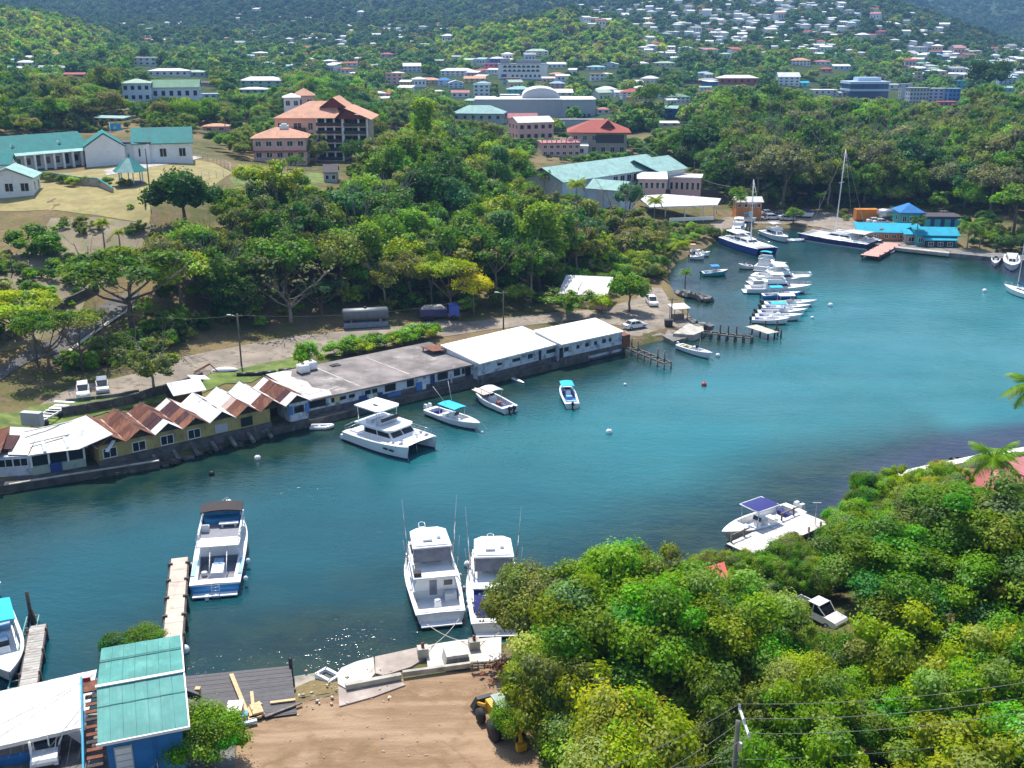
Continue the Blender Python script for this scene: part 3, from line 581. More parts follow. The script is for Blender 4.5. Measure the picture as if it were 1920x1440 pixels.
# hillside: school, pink hotel, villas, teal hotel
def slab_roof(parent, cs, th, mats, name='roof'):    # a sloping sheet from four corners (world, parent at the origin)
 m = MB(); c = [Vector(p) for p in cs]; n = (c[1] - c[0]).cross(c[3] - c[0]).normalized()
 if n.z < 0: c = c[::-1]; n = -n
 lo = [p - n * th for p in c]; m.add(c + lo, [(0, 1, 2, 3), (7, 6, 5, 4), (0, 4, 5, 1), (1, 5, 6, 2), (2, 6, 7, 3), (3, 7, 4, 0)]); return m.build(name, mats, parent)
def school():
 TEAL = roofm('teal'); PT_ = roofm('pale_teal')
 q0, q1 = T(-60, 330), T(175, 308); d = q1 - q0; L = d.length; rz = math.atan2(d.y, d.x); s = DEP(q1) / FOC
 o = empty('school_wing', q0, rz); D = 11; h = 3.4
 b = MB(); b.box((L / 2, D / 2 + 2, h / 2 - 1), (L, D, h + 2)); b.build('wall', wallm('white'), o)
 r = MB(); zr = h + 4.0
 r.add([(-1, 2 - .2, h + 0.5), (L + 1, 2 - .2, h + 0.5), (L + 1, D / 2 + 2, zr), (-1, D / 2 + 2, zr), (L + 1, D + 3, h + 0.3), (-1, D + 3, h + 0.3)], [(0, 1, 2, 3), (3, 2, 4, 5)]); r.build('roof', TEAL, o)
 r = MB(); r.box((L / 2, 0.9, h + 0.25), (L + 2, 3.0, 0.12), rx=R(10)); r.build('verandah_roof', PT_, o)
 g = MB(); g.add([(L + 0.02, 2, h), (L + 0.02, D + 2, h), (L + 0.02, D / 2 + 2, zr - 0.1)], [(0, 1, 2)]); g.build('gable', wallm('white'), o)
 for i in range(13):
  c = MB(); c.box((1.5 + i * (L - 2) / 12, -0.3, h / 2 - 0.5), (0.5, 0.5, h + 1)); c.build('column', wallm('white'), o)
 for i in range(11): window(o, 3 + i * (L - 4) / 11, 1.95, 1.7, 1.5, 1.5 if i % 3 else 2.4, frame=False)
 for i in (0.42, 0.80):
  v = MB(); v.add([(L * i - 1, 3.6, h + 1.0), (L * i + 1, 3.6, h + 1.0), (L * i, 3.6, h + 2.4), (L * i, 5.6, h + 2.5)], [(0, 1, 2), (0, 2, 3), (2, 1, 3)]); v.build('roof_vent', PT_, o)
 tag(o, 'long white school wing with teal roof and columned verandah on the hilltop', 'school building'); KEEP.append((q0.x, q0.y, 10)); KEEP.append((q1.x - 10, q1.y + 5, 14)); KEEP.append(((q0.x + q1.x) / 2, (q0.y + q1.y) / 2 + 4, 15)); keep(0, 258, 200, 312, q0.y - 8)
 p = T(205, 309); house('school_gable_block', 'white gabled end block between school wing and link building', 200, 311, 9, 10, 4.4, rz - 0.5, 'white', 'teal', 'gablefront', 3.2, 1, 0, 0.3, 'school building')
 house('school_link', 'low white link building with dark flat roof between the school blocks', 237, 306, 12, 6, 4.6, 0.0, 'white', 'dark', 'flat', 0, 1, 2, 0.2, 'school building')
 house('school_hall', 'white school hall with steep teal gable roof behind the gazebo', 308, 306, 13.5, 11, 4.6, 0.28, 'white', 'teal', 'gable', 3.4, 1, 3, 0.5, 'school building')
 keep(215, 250, 352, 300, p.y - 6)
 house('school_annexe', 'pale grey school annexe with teal gable roof at the left edge', 20, 372, 9, 8, 3.8, 0.22, 'white', 'pale_teal', 'gablefront', 2.2, 1, 3, 0.6, 'school building')
 house('school_porch', 'small teal roofed porch cut by the left picture edge', -14, 352, 8, 6, 4.6, 0.22, 'white', 'teal', 'gable', 2.0, 1, 1, 0.5, 'school building')
 keep(0, 315, 66, 372, T(20, 372).y - 8)
 g = empty('gazebo', T(247, 346)); b = MB(); b.prism([(2.9 * math.cos(R(60 * i)), 2.9 * math.sin(R(60 * i))) for i in range(6)], -1, 0.5); b.build('base', CONCD, g)
 for i in range(6):
  c = MB(); a = R(60 * i); c.box((2.5 * math.cos(a), 2.5 * math.sin(a), 1.7), (0.22, 0.22, 2.5)); c.build('post', TRIM, g)
  a2 = R(60 * i + 60); f = MB(); f.add([(3.9 * math.cos(a), 3.9 * math.sin(a), 2.8), (3.9 * math.cos(a2), 3.9 * math.sin(a2), 2.8), (0, 0, 6.0)], [(0, 1, 2)]); f.build('roof_panel', TEAL if i % 2 else PT_, g)
 f = MB(); f.lathe([(0.02, 6.5), (0.12, 6.3), (0.3, 5.85)], (0, 0, 0), 6); f.build('finial', TEAL, g)
 tag(g, 'hexagonal gazebo with teal roof on the school lawn', 'gazebo'); KEEP.append((g.location.x, g.location.y, 4)); keep(220, 283, 275, 345, g.location.y)
 fp = T(213, 300); f = empty('flagpole', fp); m = MB(); m.tube([(0, 0, 0), (0, 0, 9)], 0.07, 6); m.build('pole', TRIM, f)
 m = MB(); n = 6
 m.add([(0.1 + 2.6 * i / n, 0.25 * math.sin(i * 1.3), 8.9 - 0.25 * i / n - dz) for dz in (0, 1.5) for i in range(n + 1)], [(i, i + 1, n + 2 + i, n + 1 + i) for i in range(n)]); m.build('flag', M('flag_blue', (0.03, 0.30, 0.62), 0.7), f)
 m = MB(); m.add([(0.8, -0.12, 7.6), (1.9, -0.2, 7.5), (1.35, -0.22, 8.5)], [(0, 1, 2)]); m.build('emblem', M('flag_yellow', (0.6, 0.5, 0.1), 0.7), f)
 tag(f, 'flagpole with a bright blue flag behind the school link building', 'flag'); keep(208, 240, 230, 262, fp.y - 10)
 wl = [T(66, 336), T(90, 338), T(150, 348), T(185, 350), T(212, 362)]; o = empty('boundary_wall', wl[0])
 for i in range(4):
  a, b = wl[i] - wl[0], wl[i + 1] - wl[0]; m = MB(); m.beam(a + Vector((0, 0, 0.4)), b + Vector((0, 0, 0.4 if i < 3 else -0.4)), 0.3, 2.6); m.build('wall_panel', wallm('stone'), o)
  m = MB(); m.beam(a + Vector((0, 0, 1.75)), b + Vector((0, 0, 1.75 if i < 3 else 0.95)), 0.5, 0.12); m.build('coping', TEAL, o)
 tag(o, 'brown boundary wall with teal coping below the school garden', 'wall'); keep(66, 332, 210, 350, wl[1].y)
school()
def wire_fence(label, pxs, hgt, n, mat=STEEL):
 wp = [T(*p) for p in pxs]; o = empty('wire_fence', wp[0]); k = 0
 for i in range(len(wp) - 1):
  for j in range(n):
   p = wp[i].lerp(wp[i + 1], j / n); z = gz(p.x, p.y); m = MB(); m.tube([(p.x - wp[0].x, p.y - wp[0].y, z - wp[0].z), (p.x - wp[0].x, p.y - wp[0].y, z - wp[0].z + hgt)], 0.05, 5); m.build('post', mat, o)
 m = MB()
 for f in (0.35, 0.65, 0.97):
  m.tube([Vector((p.x, p.y, gz(p.x, p.y) + hgt * f)) - wp[0] for i in range(len(wp) - 1) for p in [wp[i].lerp(wp[i + 1], j / n) for j in range(n + 1)]], 0.02, 4)
 m.build('wire', mat, o); tag(o, label, 'fence')
wire_fence('thin wire fence across the straw coloured school lawn', [(300, 345), (365, 340), (432, 330)], 1.8, 5)
wire_fence('thin wire fence climbing beside the school hall', [(352, 290), (400, 305), (436, 322)], 1.8, 5)
drape('school_lawn', [(-60, 395), (-60, 340), (70, 330), (200, 312), (300, 308), (352, 298), (400, 306), (436, 325), (400, 350), (290, 372), (280, 420), (180, 405), (90, 395)], STRAW, 0.06)
drape('school_path', [(195, 320), (240, 312), (352, 292), (380, 296), (352, 304), (250, 322), (200, 330)], CONC, 0.12)
drape('bare_slope', [(60, 470), (95, 410), (180, 408), (285, 420), (330, 450), (290, 465), (250, 500), (180, 545), (100, 520)], BARE, 0.06)
drape('scrub_slope', [(-60, 660), (-60, 480), (60, 475), (170, 545), (150, 590), (60, 650)], BARE, 0.06)
drape('grass_clearing', [(520, 322), (600, 325), (610, 345), (520, 345), (440, 350), (430, 335)], GRASS, 0.06)
def pink_hotel():
 q = T(608, 302); s = DEP(q) / FOC; o = empty('pink_hotel', q, 0.0); d = 16
 X = lambda px: (px - 608) * s
 h = 92 * s * 0.85
 b = MB(); b.box((X(558), d / 2, h / 2 - 1), (X(600) - X(524), d, h + 2)); b.build('wall', wallm('salmon'), o)
 b = MB(); b.box((X(620), d / 2 + 3, h / 2 - 1), (X(645) - X(596), d - 6, h + 2)); b.build('recessed_wall', wallm('pink'), o)
 b = MB(); b.box((X(668), d / 2 + 3, h * 0.62), (X(688) - X(646), d - 5, h * 0.76)); b.build('side_wing', wallm('stone'), o)
 fl = [0.0, 0.22, 0.42, 0.62, 0.8]
 for k, f in enumerate(fl):
  sl = MB(); sl.box((X(620), 1.5, h * f), (X(646) - X(598), 4.0, 0.35)); sl.build('balcony_slab', wallm('pink'), o)
  rl = MB(); rl.box((X(620), -0.35, h * f + 0.75), (X(645) - X(599), 0.08, 0.9)); rl.build('railing', M('dark_railing', (0.05, 0.03, 0.03), 0.6), o)
  if k > 1:
   sl = MB(); sl.box((X(669), 1.0, h * f), (X(692) - X(648), 4.5, 0.3)); sl.build('balcony_slab', wallm('stone'), o)
   rl = MB(); rl.box((X(669), -1.2, h * f + 0.7), (X(691) - X(649), 0.08, 0.9)); rl.build('railing', MATS['dark_railing'], o)
  for i in range(3):
   window(o, X(604 + i * 15), 3.0 - 0.04, h * (f + 0.09), 1.9, 2.1, frame=False)
  if k > 1:
   for i in range(3): window(o, X(655 + i * 13), 2.4, h * (f + 0.09), 1.6, 2.0, frame=False)
 for px in (598, 614, 630, 645, 648, 676, 692):
  c = MB(); c.box((X(px), -0.1 if px < 647 else -1.0, h / 2 if px < 647 else h * 0.62), (0.45, 0.45, h if px < 647 else h * 0.76)); c.build('column', TRIM, o)
 for k in range(4):
  for px in (530, 541, 562, 586):
   window(o, X(px), -0.05, h * (0.15 + 0.22 * k), 1.3 if px != 562 else 2.2, 1.9)
 c = MB(); c.box((X(563), -0.6, h * 0.70), (4.6, 1.4, 0.2)); c.box((X(563), -1.25, h * 0.70 + 0.5), (4.6, 0.08, 1.0)); c.build('balcony', MATS['dark_railing'], o)
 OR = roofm('orange'); ze = h + 0.1
 ex0, ex1, ex2 = X(519), X(644), X(702); zr = ze + 4.2
 r = MB(); r.add([(ex0, -1.5, ze), (ex1, -1.5, ze), (ex1 - 3, d / 2, zr), (ex0 + 9, d / 2, zr), (ex0, d + 1.5, ze), (ex1, d + 1.5, ze)], [(0, 1, 2, 3), (4, 0, 3), (5, 4, 3, 2), (1, 5, 2)]); r.build('main_roof', OR, o)
 xm = (X(634) + X(692)) / 2; r = MB(); r.add([(X(632), -3, ze - 0.3), (xm - 1.5, -3, ze + 2.8), (ex2, -3, ze - 0.3), (X(632), d, ze - 0.3), (xm - 1.5, d, ze + 2.8), (ex2, d, ze - 0.3)], [(0, 1, 4, 3), (1, 2, 5, 4)]); r.add([(X(640), -2.2, ze - 0.2), (xm - 1.5, -2.2, ze + 2.3), (X(690), -2.2, ze - 0.2)], [(0, 1, 2)], 1); r.build('gable_roof', [OR, M('maroon_gable', (0.16, 0.03, 0.03), 0.8)], o)
 r = MB(); r.add([(X(600), d * 0.2, ze + 2.6), (X(626), d * 0.2, ze + 5.4), (X(652), d * 0.2, ze + 2.6), (X(600), d, ze + 2.6), (X(626), d, ze + 5.4), (X(652), d, ze + 2.6)], [(0, 1, 4, 3), (1, 2, 5, 4)]); r.add([(X(602), d * 0.25, ze + 2.6), (X(626), d * 0.25, ze + 5.2), (X(650), d * 0.25, ze + 2.6)], [(0, 1, 2)], 1); r.build('upper_gable', [OR, MATS['maroon_gable']], o)
 tag(o, 'five storey pink hotel with orange gabled roof and dark balconies on the hill', 'hotel'); KEEP.append((q.x, q.y + 8, 16)); KEEP.append((q.x + 8, q.y + 6, 14)); keep(520, 180, 700, 262, q.y - 8); keep(600, 260, 645, 292, q.y - 10)
 w2 = house('hotel_wing', 'low pink hotel wing with orange hip roof and white chimney', 526, 302, 97 * s * 0.95, 11, 6.0, 0.1, 'pink', 'orange', 'hip', 2.4, 2, 5, 0.7, 'hotel', base=DEP(q) * 0.95)
 c = MB(); c.box((1, 0, 8.6), (2.4, 2, 1.0)); c.box((1, 0, 9.3), (1.6, 1.4, 0.4)); c.build('roof_vent', TRIM, w2)
 c = MB(); c.box((0, -5.7, 2.6), (97 * s * 0.95 + 0.4, 0.5, 0.4)); c.build('red_band', wallm('red'), w2)
 keep(480, 243, 578, 290, q.y - 18)
 house('hotel_rear_block', 'white roofed block behind the pink hotel roof', 548, 205, 30 * s * 1.1, 8, 3.5, 0.2, 'white', 'white', 'hip', 1.2, 1, 2, 0.4, 'hotel', base=DEP(q) * 1.12)
 house('hotel_rear_wing', 'pale orange roofed wing behind the pink hotel', 572, 206, 40 * s * 1.1, 9, 4.5, 0.2, 'pink', 'orange', 'hip', 2.2, 1, 2, 0.4, 'hotel', base=DEP(q) * 1.18)
pink_hotel()
def vis_house(*a, **k):
 wp = k.pop('wp'); hp = k.pop('hp'); o = house(*a, **k); keep(a[2] - wp / 2, a[3] - hp, a[2] + wp / 2, a[3] - hp * 0.15, o.location.y - 6); return o
def m_at(px, py): return DEP(T(px, py)) / FOC
s = m_at(1005, 264); vis_house('pink_villa', 'pale pink two storey house with plain white roof in front of the arena', 1005, 264, 82 * s * 0.86, 12, 33 * s, 0.35, 'pink', 'white', 'gable', 2.0, 2, 5, 0.4, 'house', wp=84, hp=40)
s = m_at(1052, 294); v = vis_house('terrace_villa', 'pink villa with open roof terrace and white balustrade', 1052, 294, 80 * s * 0.9, 11, 24 * s, 0.12, 'pink', 'pink', 'flat', 0, 2, 6, 0.3, 'house', wp=82, hp=34)
for i in range(9):
 m = MB(); ww = 80 * s * 0.9; m.box((-ww / 2 + ww * i / 8, -5.6, 24 * s + 0.95), (0.35, 0.35, 1.3 if i % 2 else 0.9)); m.build('balustrade_post', wallm('pink'), v)
m = MB(); m.beam((-ww / 2, -5.6, 24 * s + 1.3), (ww / 2, -5.6, 24 * s + 1.3), 0.2, 0.15); m.build('balustrade_rail', TRIM, v)
m = MB(); m.lathe([(1.4, 0.6), (1.1, 1.3), (0.5, 1.8), (0.05, 1.95)], (4.5, 1, 24 * s), 10); m.build('dome', roofm('pink'), v)
s = m_at(1122, 292); v = vis_house('red_roofed_villa', 'large beige villa with wide red roof and dark upper verandah', 1122, 292, 118 * s * 0.88, 16, 42 * s, -0.05, 'stone', 'red', 'hip', 4.2, 2, 6, 1.6, 'house', wp=128, hp=58)
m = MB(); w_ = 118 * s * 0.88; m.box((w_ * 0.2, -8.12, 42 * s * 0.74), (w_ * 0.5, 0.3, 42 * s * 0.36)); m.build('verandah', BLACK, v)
m = MB(); zz = 42 * s + 1.6; m.add([(w_ * 0.02, -6.5, zz), (w_ * 0.16, -6.5, zz + 3.0), (w_ * 0.3, -6.5, zz), (w_ * 0.02, 3, zz), (w_ * 0.16, 3, zz + 3.0), (w_ * 0.3, 3, zz)], [(0, 1, 4, 3), (1, 2, 5, 4)]); m.add([(w_ * 0.04, -6.3, zz), (w_ * 0.16, -6.3, zz + 2.7), (w_ * 0.28, -6.3, zz)], [(0, 1, 2)], 1); m.build('roof_gable', [roofm('red'), MATS['maroon_gable']], v)
s = m_at(977, 233); vis_house('pink_bungalow', 'long bungalow with pink roof against the arena wall', 977, 233, 62 * s, 8, 10 * s, 0.1, 'cream', 'pink', 'gable', 2.2, 1, 4, 0.4, 'house', wp=62, hp=22)
s = m_at(895, 226); vis_house('teal_roofed_hall', 'low hall with wide pale teal roof at the arena corner', 895, 228, 92 * s, 14, 14 * s, -0.12, 'grey', 'pale_teal', 'hip', 3.6, 1, 6, 0.8, 'building', wp=92, hp=30)
s = m_at(1092, 242); vis_house('retaining_wall_building', 'plain grey walled block behind the red roofed villa', 1090, 243, 84 * s, 5, 17 * s, 0, 'grey', 'grey', 'flat', 0, 1, 0, 0.1, 'building', wp=60, hp=18)
house('white_lodge', 'small white lodge between the terrace villa and the red roofed villa', 1090, 293, 5, 5, 3.6, 0, 'white', 'white', 'shed', 0.8, 1, 1, 0.2)
s = m_at(258, 192); vis_house('blue_white_tower', 'pale blue two storey block with pale green hip roof on the left rise', 258, 192, 50 * s, 10, 34 * s, 0.25, 'pale_blue', 'pale_green', 'hip', 1.6, 2, 4, 0.5, 'building', wp=52, hp=46)
vis_house('blue_white_wing', 'long pale blue wing with green shed roof right of the two storey block', 330, 187, 88 * s, 10, 22 * s, 0.18, 'pale_blue', 'green', 'gable', 3.0, 1, 6, 0.4, 'building', wp=90, hp=38)
vis_house('blue_white_end', 'low pale blue garage row with blue doors at the end of the wing', 388, 186, 42 * s, 8, 10 * s, 0.1, 'pale_blue', 'pale_blue', 'shed', -1.5, 1, 3, 0.2, 'building', wp=40, hp=14)
def teal_hotel():
 s = m_at(1160, 388); q = T(1050, 372)
 PTL = roofm('pale_teal')
 a = T(1040, 362); b = T(1262, 352)
 z = 5.0; H0 = 12.5
 o = empty('teal_roofed_hotel', (0, 0, 0))
 A, B, C, D = P(1036, 327, 13.5), P(1200, 302, 13.5), P(1206, 297, 16), P(1040, 313, 16)
 def bk(p, m_): return Vector((p.x * m_, p.y * m_, p.z))
 fe0, fe1 = P(1060, 341, 12.5), P(1215, 318, 12.5); dv = (fe1 - fe0); dv.z = 0; nrm = Vector((-dv.y, dv.x, 0)).normalized(); dn = dv.normalized()
 def pt(u, v, zz): p = fe0 + dn * u + nrm * v; return Vector((p.x, p.y, zz))
 L = dv.length; W = 15
 m = MB(); m.prism([tuple(pt(0, 1, 0)[:2]), tuple(pt(L, 1, 0)[:2]), tuple(pt(L, W, 0)[:2]), tuple(pt(0, W, 0)[:2])], 2, 12.3); m.add([pt(0, 1, 12.3), pt(0, W, 12.3), pt(0, W / 2, 15.3)], [(0, 1, 2)]); m.build('wall', wallm('pale_blue'), o)
 slab_roof(o, [pt(-0.8, 0, 12.4), pt(L + 10, 0, 12.4), pt(L + 10, W / 2 + .5, 15.8), pt(-0.8, W / 2 + .5, 15.8)], 0.15, PTL, 'roof'); slab_roof(o, [pt(-0.8, W / 2 + .5, 15.8), pt(L + 10, W / 2 + .5, 15.8), pt(L + 10, W + 1, 12.4), pt(-0.8, W + 1, 12.4)], 0.15, PTL, 'roof')
 m = MB(); m.prism([tuple(pt(L + 1, -3.6, 0)[:2]), tuple(pt(L + 14, -3.6, 0)[:2]), tuple(pt(L + 14, 10, 0)[:2]), tuple(pt(L + 1, 10, 0)[:2])], 2, 12.0); m.add([pt(L + 14, -3.6, 12), pt(L + 14, 10, 12), pt(L + 14, 3.2, 15)], [(0, 1, 2)]); m.build('cross_wing', wallm('white'), o)
 slab_roof(o, [pt(L, -4.4, 12.0), pt(L + 15, -4.4, 12.0), pt(L + 15, 3.2, 15.4), pt(L - 3, 3.2, 15.4)], 0.15, PTL, 'roof'); slab_roof(o, [pt(L - 3, 3.2, 15.4), pt(L + 15, 3.2, 15.4), pt(L + 15, 10.8, 12), pt(L, 10.8, 12)], 0.15, PTL, 'roof')
 rz = math.atan2(dn.y, dn.x)
 for i in range(5):
  p = pt(L * (0.62 + 0.085 * i), 0.93, 10.6); window(o, p.x, p.y, p.z, 2.0, 2.2, frame=True, ry=rz)
 for i in range(2):
  p = pt(L + 14.05, 0 + 4.5 * i, 9.6); window(o, p.x, p.y, p.z, 2.6, 2.6, ry=rz + R(90))
 f0, f1 = P(1100, 353, 10.5), P(1163, 358, 10.5); e = f1 - f0; e.z = 0; en = e.normalized(); nn = Vector((-en.y, en.x, 0))
 def pf(u, v, zz): p = f0 + en * u + nn * v; return Vector((p.x, p.y, zz))
 L2 = e.length
 m = MB(); m.prism([tuple(pf(0, .4, 0)[:2]), tuple(pf(L2, .4, 0)[:2]), tuple(pf(L2, 9, 0)[:2]), tuple(pf(0, 9, 0)[:2])], 1, 10.4); m.add([pf(L2, .4, 10.4), pf(L2, 9, 10.4), pf(L2, 4.7, 12)], [(0, 1, 2)]); m.build('front_block', wallm('pale_blue'), o)
 slab_roof(o, [pf(-.5, 0, 10.5), pf(L2 + .6, 0, 10.5), pf(L2 + .6, 4.7, 12.6), pf(-.5, 4.7, 12.6)], 0.15, PTL, 'roof'); slab_roof(o, [pf(-.5, 4.7, 12.6), pf(L2 + .6, 4.7, 12.6), pf(L2 + .6, 9.5, 10.5), pf(-.5, 9.5, 10.5)], 0.15, PTL, 'roof')
 m = MB(); c = pf(L2 * 0.42, 0.2, 6); m.box(c, (1.6, 0.5, 9), rz=math.atan2(en.y, en.x)); m.build('pilaster', wallm('grey'), o)
 for k in range(2):
  p = pf(L2 + 0.04, 3 + 3.4 * k, 8.6); window(o, p.x, p.y, p.z, 2.0, 2.2, ry=math.atan2(en.y, en.x) + R(90))
 tag(o, 'pale blue hotel with several pale teal gabled roofs beside the cove', 'hotel')
 for u in (0, .3, .6, 1, 1.25): p = pt(L * u, 7, 0); KEEP.append((p.x, p.y, 10))
 for u in (0.1, .7): p = pf(L2 * u, 4, 0); KEEP.append((p.x, p.y, 7))
 keep(1040, 300, 1262, 335, fe0.y - 6); keep(1102, 330, 1185, 378, f0.y - 4)
 house('pink_restaurant', 'pink single storey restaurant with white parapet right of the teal hotel', 1283, 366, 9.5, 9, 5.0, -0.22, 'pink', 'white', 'flat', 0, 1, 6, 0.2, 'restaurant', base=DEP(T(1285, 378)), frame=True)
 house('cream_canopy_house', 'cream roofed arcade between the teal hotel and the pink restaurant', 1222, 362, 8, 6, 4.0, -0.1, 'pink', 'white', 'shed', 1.3, 1, 5, 0.5, 'restaurant', base=DEP(T(1228, 380)))
 keep(1190, 335, 1315, 362, T(1285, 378).y - 6)
 o = empty('open_pavilion', (0, 0, 0)); zt = 6.6
 cs = [P(1218, 388, zt - 0.6), P(1345, 384, zt - 0.6), P(1352, 372, zt + 0.3), P(1250, 364, zt + 0.8), P(1195, 367, zt + 0.6)]
 m = MB(); lo = [p - Vector((0, 0, 0.35)) for p in cs]; n = len(cs); m.add(cs + lo, [tuple(range(n)), tuple(reversed(range(n, 2 * n)))] + [(i, n + i, n + (i + 1) % n, (i + 1) % n) for i in range(n)]); m.build('canopy', roofm('white'), o)
 for px, py in ((1248, 386), (1285, 386), (1320, 385), (1340, 382), (1345, 374), (1300, 368), (1262, 366)):
  p = P(px, py, zt - 0.7); m = MB(); m.tube([(p.x, p.y, gz(p.x, p.y)), (p.x, p.y, zt - 0.5)], 0.16, 6); m.build('post', TRIM, o)
 b0 = P(1260, 410, 2.6); m = MB(); c0, c1 = P(1262, 398, 3.2), P(1340, 396, 3.2); 
 m.beam(P(1255, 412, 3.0), P(1338, 409, 3.0), 0.15, 0.9); m.build('balustrade', TRIM, o)
 m = MB(); m.box((P(1290, 376, 4).x, P(1290, 376, 4).y + 6, 4), (20, 0.6, 5)); m.build('back_wall', BLACK, o)  # black stands in for the shade under the canopy
 tag(o, 'open seaside pavilion with wide white canopy on posts', 'pavilion'); p = P(1290, 385, 4); KEEP.append((p.x, p.y, 14)); keep(1190, 364, 1352, 412, p.y - 14)
teal_hotel()
# roads and yards
drape('dirt_road', [(-60, 790), (60, 770), (135, 728), (210, 712), (320, 690), (340, 672), (470, 645), (560, 632), (650, 622), (760, 612), (830, 598), (870, 606), (1000, 592), (1130, 580), (1195, 560), (1200, 540), (1240, 540), (1262, 575), (1300, 606), (1262, 628), (1180, 640), (1165, 612), (1090, 600), (960, 615), (840, 632), (760, 640), (640, 668), (560, 668), (470, 690), (390, 705), (350, 720), (280, 740), (160, 762), (100, 765), (-60, 820)], DUST, 0.06)
drape('lane', [(-60, 730), (-60, 700), (60, 655), (140, 605), (210, 562), (262, 545), (258, 570), (180, 618), (100, 668), (20, 700)], ASPH, 0.12)
drape('lane_kerb', [(100, 671), (180, 621), (258, 573), (258, 577), (182, 626), (104, 676)], M('pale_kerb', (0.5, 0.47, 0.42), 0.9), 0.22)
drape('bank_lawn', [(-60, 860), (-60, 775), (60, 765), (140, 752), (240, 742), (330, 725), (400, 702), (560, 670), (560, 690), (500, 705), (470, 718), (420, 722), (350, 752), (200, 775), (120, 800), (0, 815)], GRASS, 0.10)
drape('dirt_lot', [(440, 1445), (450, 1352), (520, 1340), (560, 1322), (640, 1308), (700, 1285), (840, 1262), (940, 1255), (1010, 1260), (1010, 1500), (900, 1560), (440, 1560)], DIRT, 0.08, 1.5)
drape('marina_yard', [(1330, 420), (1360, 408), (1440, 402), (1500, 398), (1560, 400), (1620, 412), (1640, 432), (1610, 448), (1540, 428), (1480, 420), (1400, 423), (1352, 438)], DUST, 0.08)
drape('house_yard', [(-80, 1470), (-80, 1375), (60, 1340), (200, 1335), (340, 1330), (372, 1362), (440, 1350), (445, 1560), (-80, 1560)], CONCD, 0.08)
drape('court', [(1788, 868), (1925, 845), (2050, 830), (2050, 900), (1950, 905), (1880, 915), (1800, 925), (1740, 905)], M('red_brown_court', (0.33, 0.09, 0.085), 0.9, var=0.1, sc=0.4), 0.10)
QSTONE = M('stained_quay_wall', (0.085, 0.08, 0.075), 0.95, var=0.4, sc=0.7, dirt=(0.22, 0.2, 0.17), dirt_amt=0.25, bmp=0.4)
def pxprism(name, pts, z0, z1, mat, parent=None, zz=None):
 m = MB(); m.prism([tuple(P(p[0], p[1], z1 if zz is None else zz)[:2]) for p in pts], z0, z1); return m.build(name, mat, parent)
q = empty('quay', (0, 0, 0)); tag(q, 'long dark stained quay edge under the waterside warehouses', 'quay')
pxprism('quay_slab', [(-80, 922), (17, 909), (120, 892), (298, 864), (300, 858), (210, 865), (100, 880), (-80, 905)], -2.4, 1.0, QSTONE, q)
pxprism('quay_slab', [(470, 812), (560, 793), (640, 774), (760, 745), (896, 713), (1000, 691), (1100, 667), (1172, 650), (1165, 638), (1000, 675), (760, 728), (560, 776), (470, 800)], -2.4, 0.95, QSTONE, q)
lip = MB(); lp = [P(17, 908, 1.02), P(120, 891, 1.02), P(298, 863.5, 1.02)]
for i in range(2): lip.beam(lp[i], lp[i + 1], 0.35, 0.12)
lip.build('pale_coping', CONC, q)
F0, F7 = P(182, 838, 3.6), P(579, 750.5, 3.6); rw = F7 - F0; rw.z = 0; LROW = rw.length; RE = rw.normalized(); RN = Vector((-RE.y, RE.x, 0)); RANG = math.atan2(RE.y, RE.x)
def RP(u, v, z): p = F0 + RE * u + RN * v; return Vector((p.x, p.y, z))
SHEET = [corrugated('rusted_sheet', (0.15, 0.055, 0.035), (0.27, 0.14, 0.09), 0.5, 0.25, 0.9, axis='X'), corrugated('dark_rusted_sheet', (0.075, 0.032, 0.035), (0.16, 0.07, 0.05), 0.4, 0.25, 0.9, axis='X'), corrugated('orange_rusted_sheet', (0.25, 0.11, 0.065), (0.13, 0.05, 0.035), 0.5, 0.25, 0.9, axis='X'), corrugated('white_sheet', (0.80, 0.79, 0.77), (0.62, 0.58, 0.53), 0.3, 0.25, 0.6, axis='X'), corrugated('pinkish_sheet', (0.55, 0.42, 0.36), (0.36, 0.2, 0.14), 0.4, 0.25, 0.8, axis='X')]
YEL = M('faded_yellow_wall', (0.44, 0.35, 0.13), 0.85, var=0.15, sc=0.7, dirt=(0.2, 0.16, 0.10), dirt_amt=0.4, bmp=0.2)
PBW = M('peeling_pale_blue_wall', (0.55, 0.60, 0.66), 0.85, var=0.12, sc=0.6, dirt=(0.13, 0.16, 0.22), dirt_amt=0.52, dsc=0.9, bmp=0.2)
PGW = M('pale_green_wall', (0.36, 0.44, 0.36), 0.85, var=0.12, sc=0.6, dirt=(0.2, 0.23, 0.19), dirt_amt=0.4)
BASE = M('blackened_base', (0.10, 0.095, 0.095), 0.95, var=0.4, sc=0.9, dirt=(0.24, 0.21, 0.17), dirt_amt=0.3, bmp=0.4)
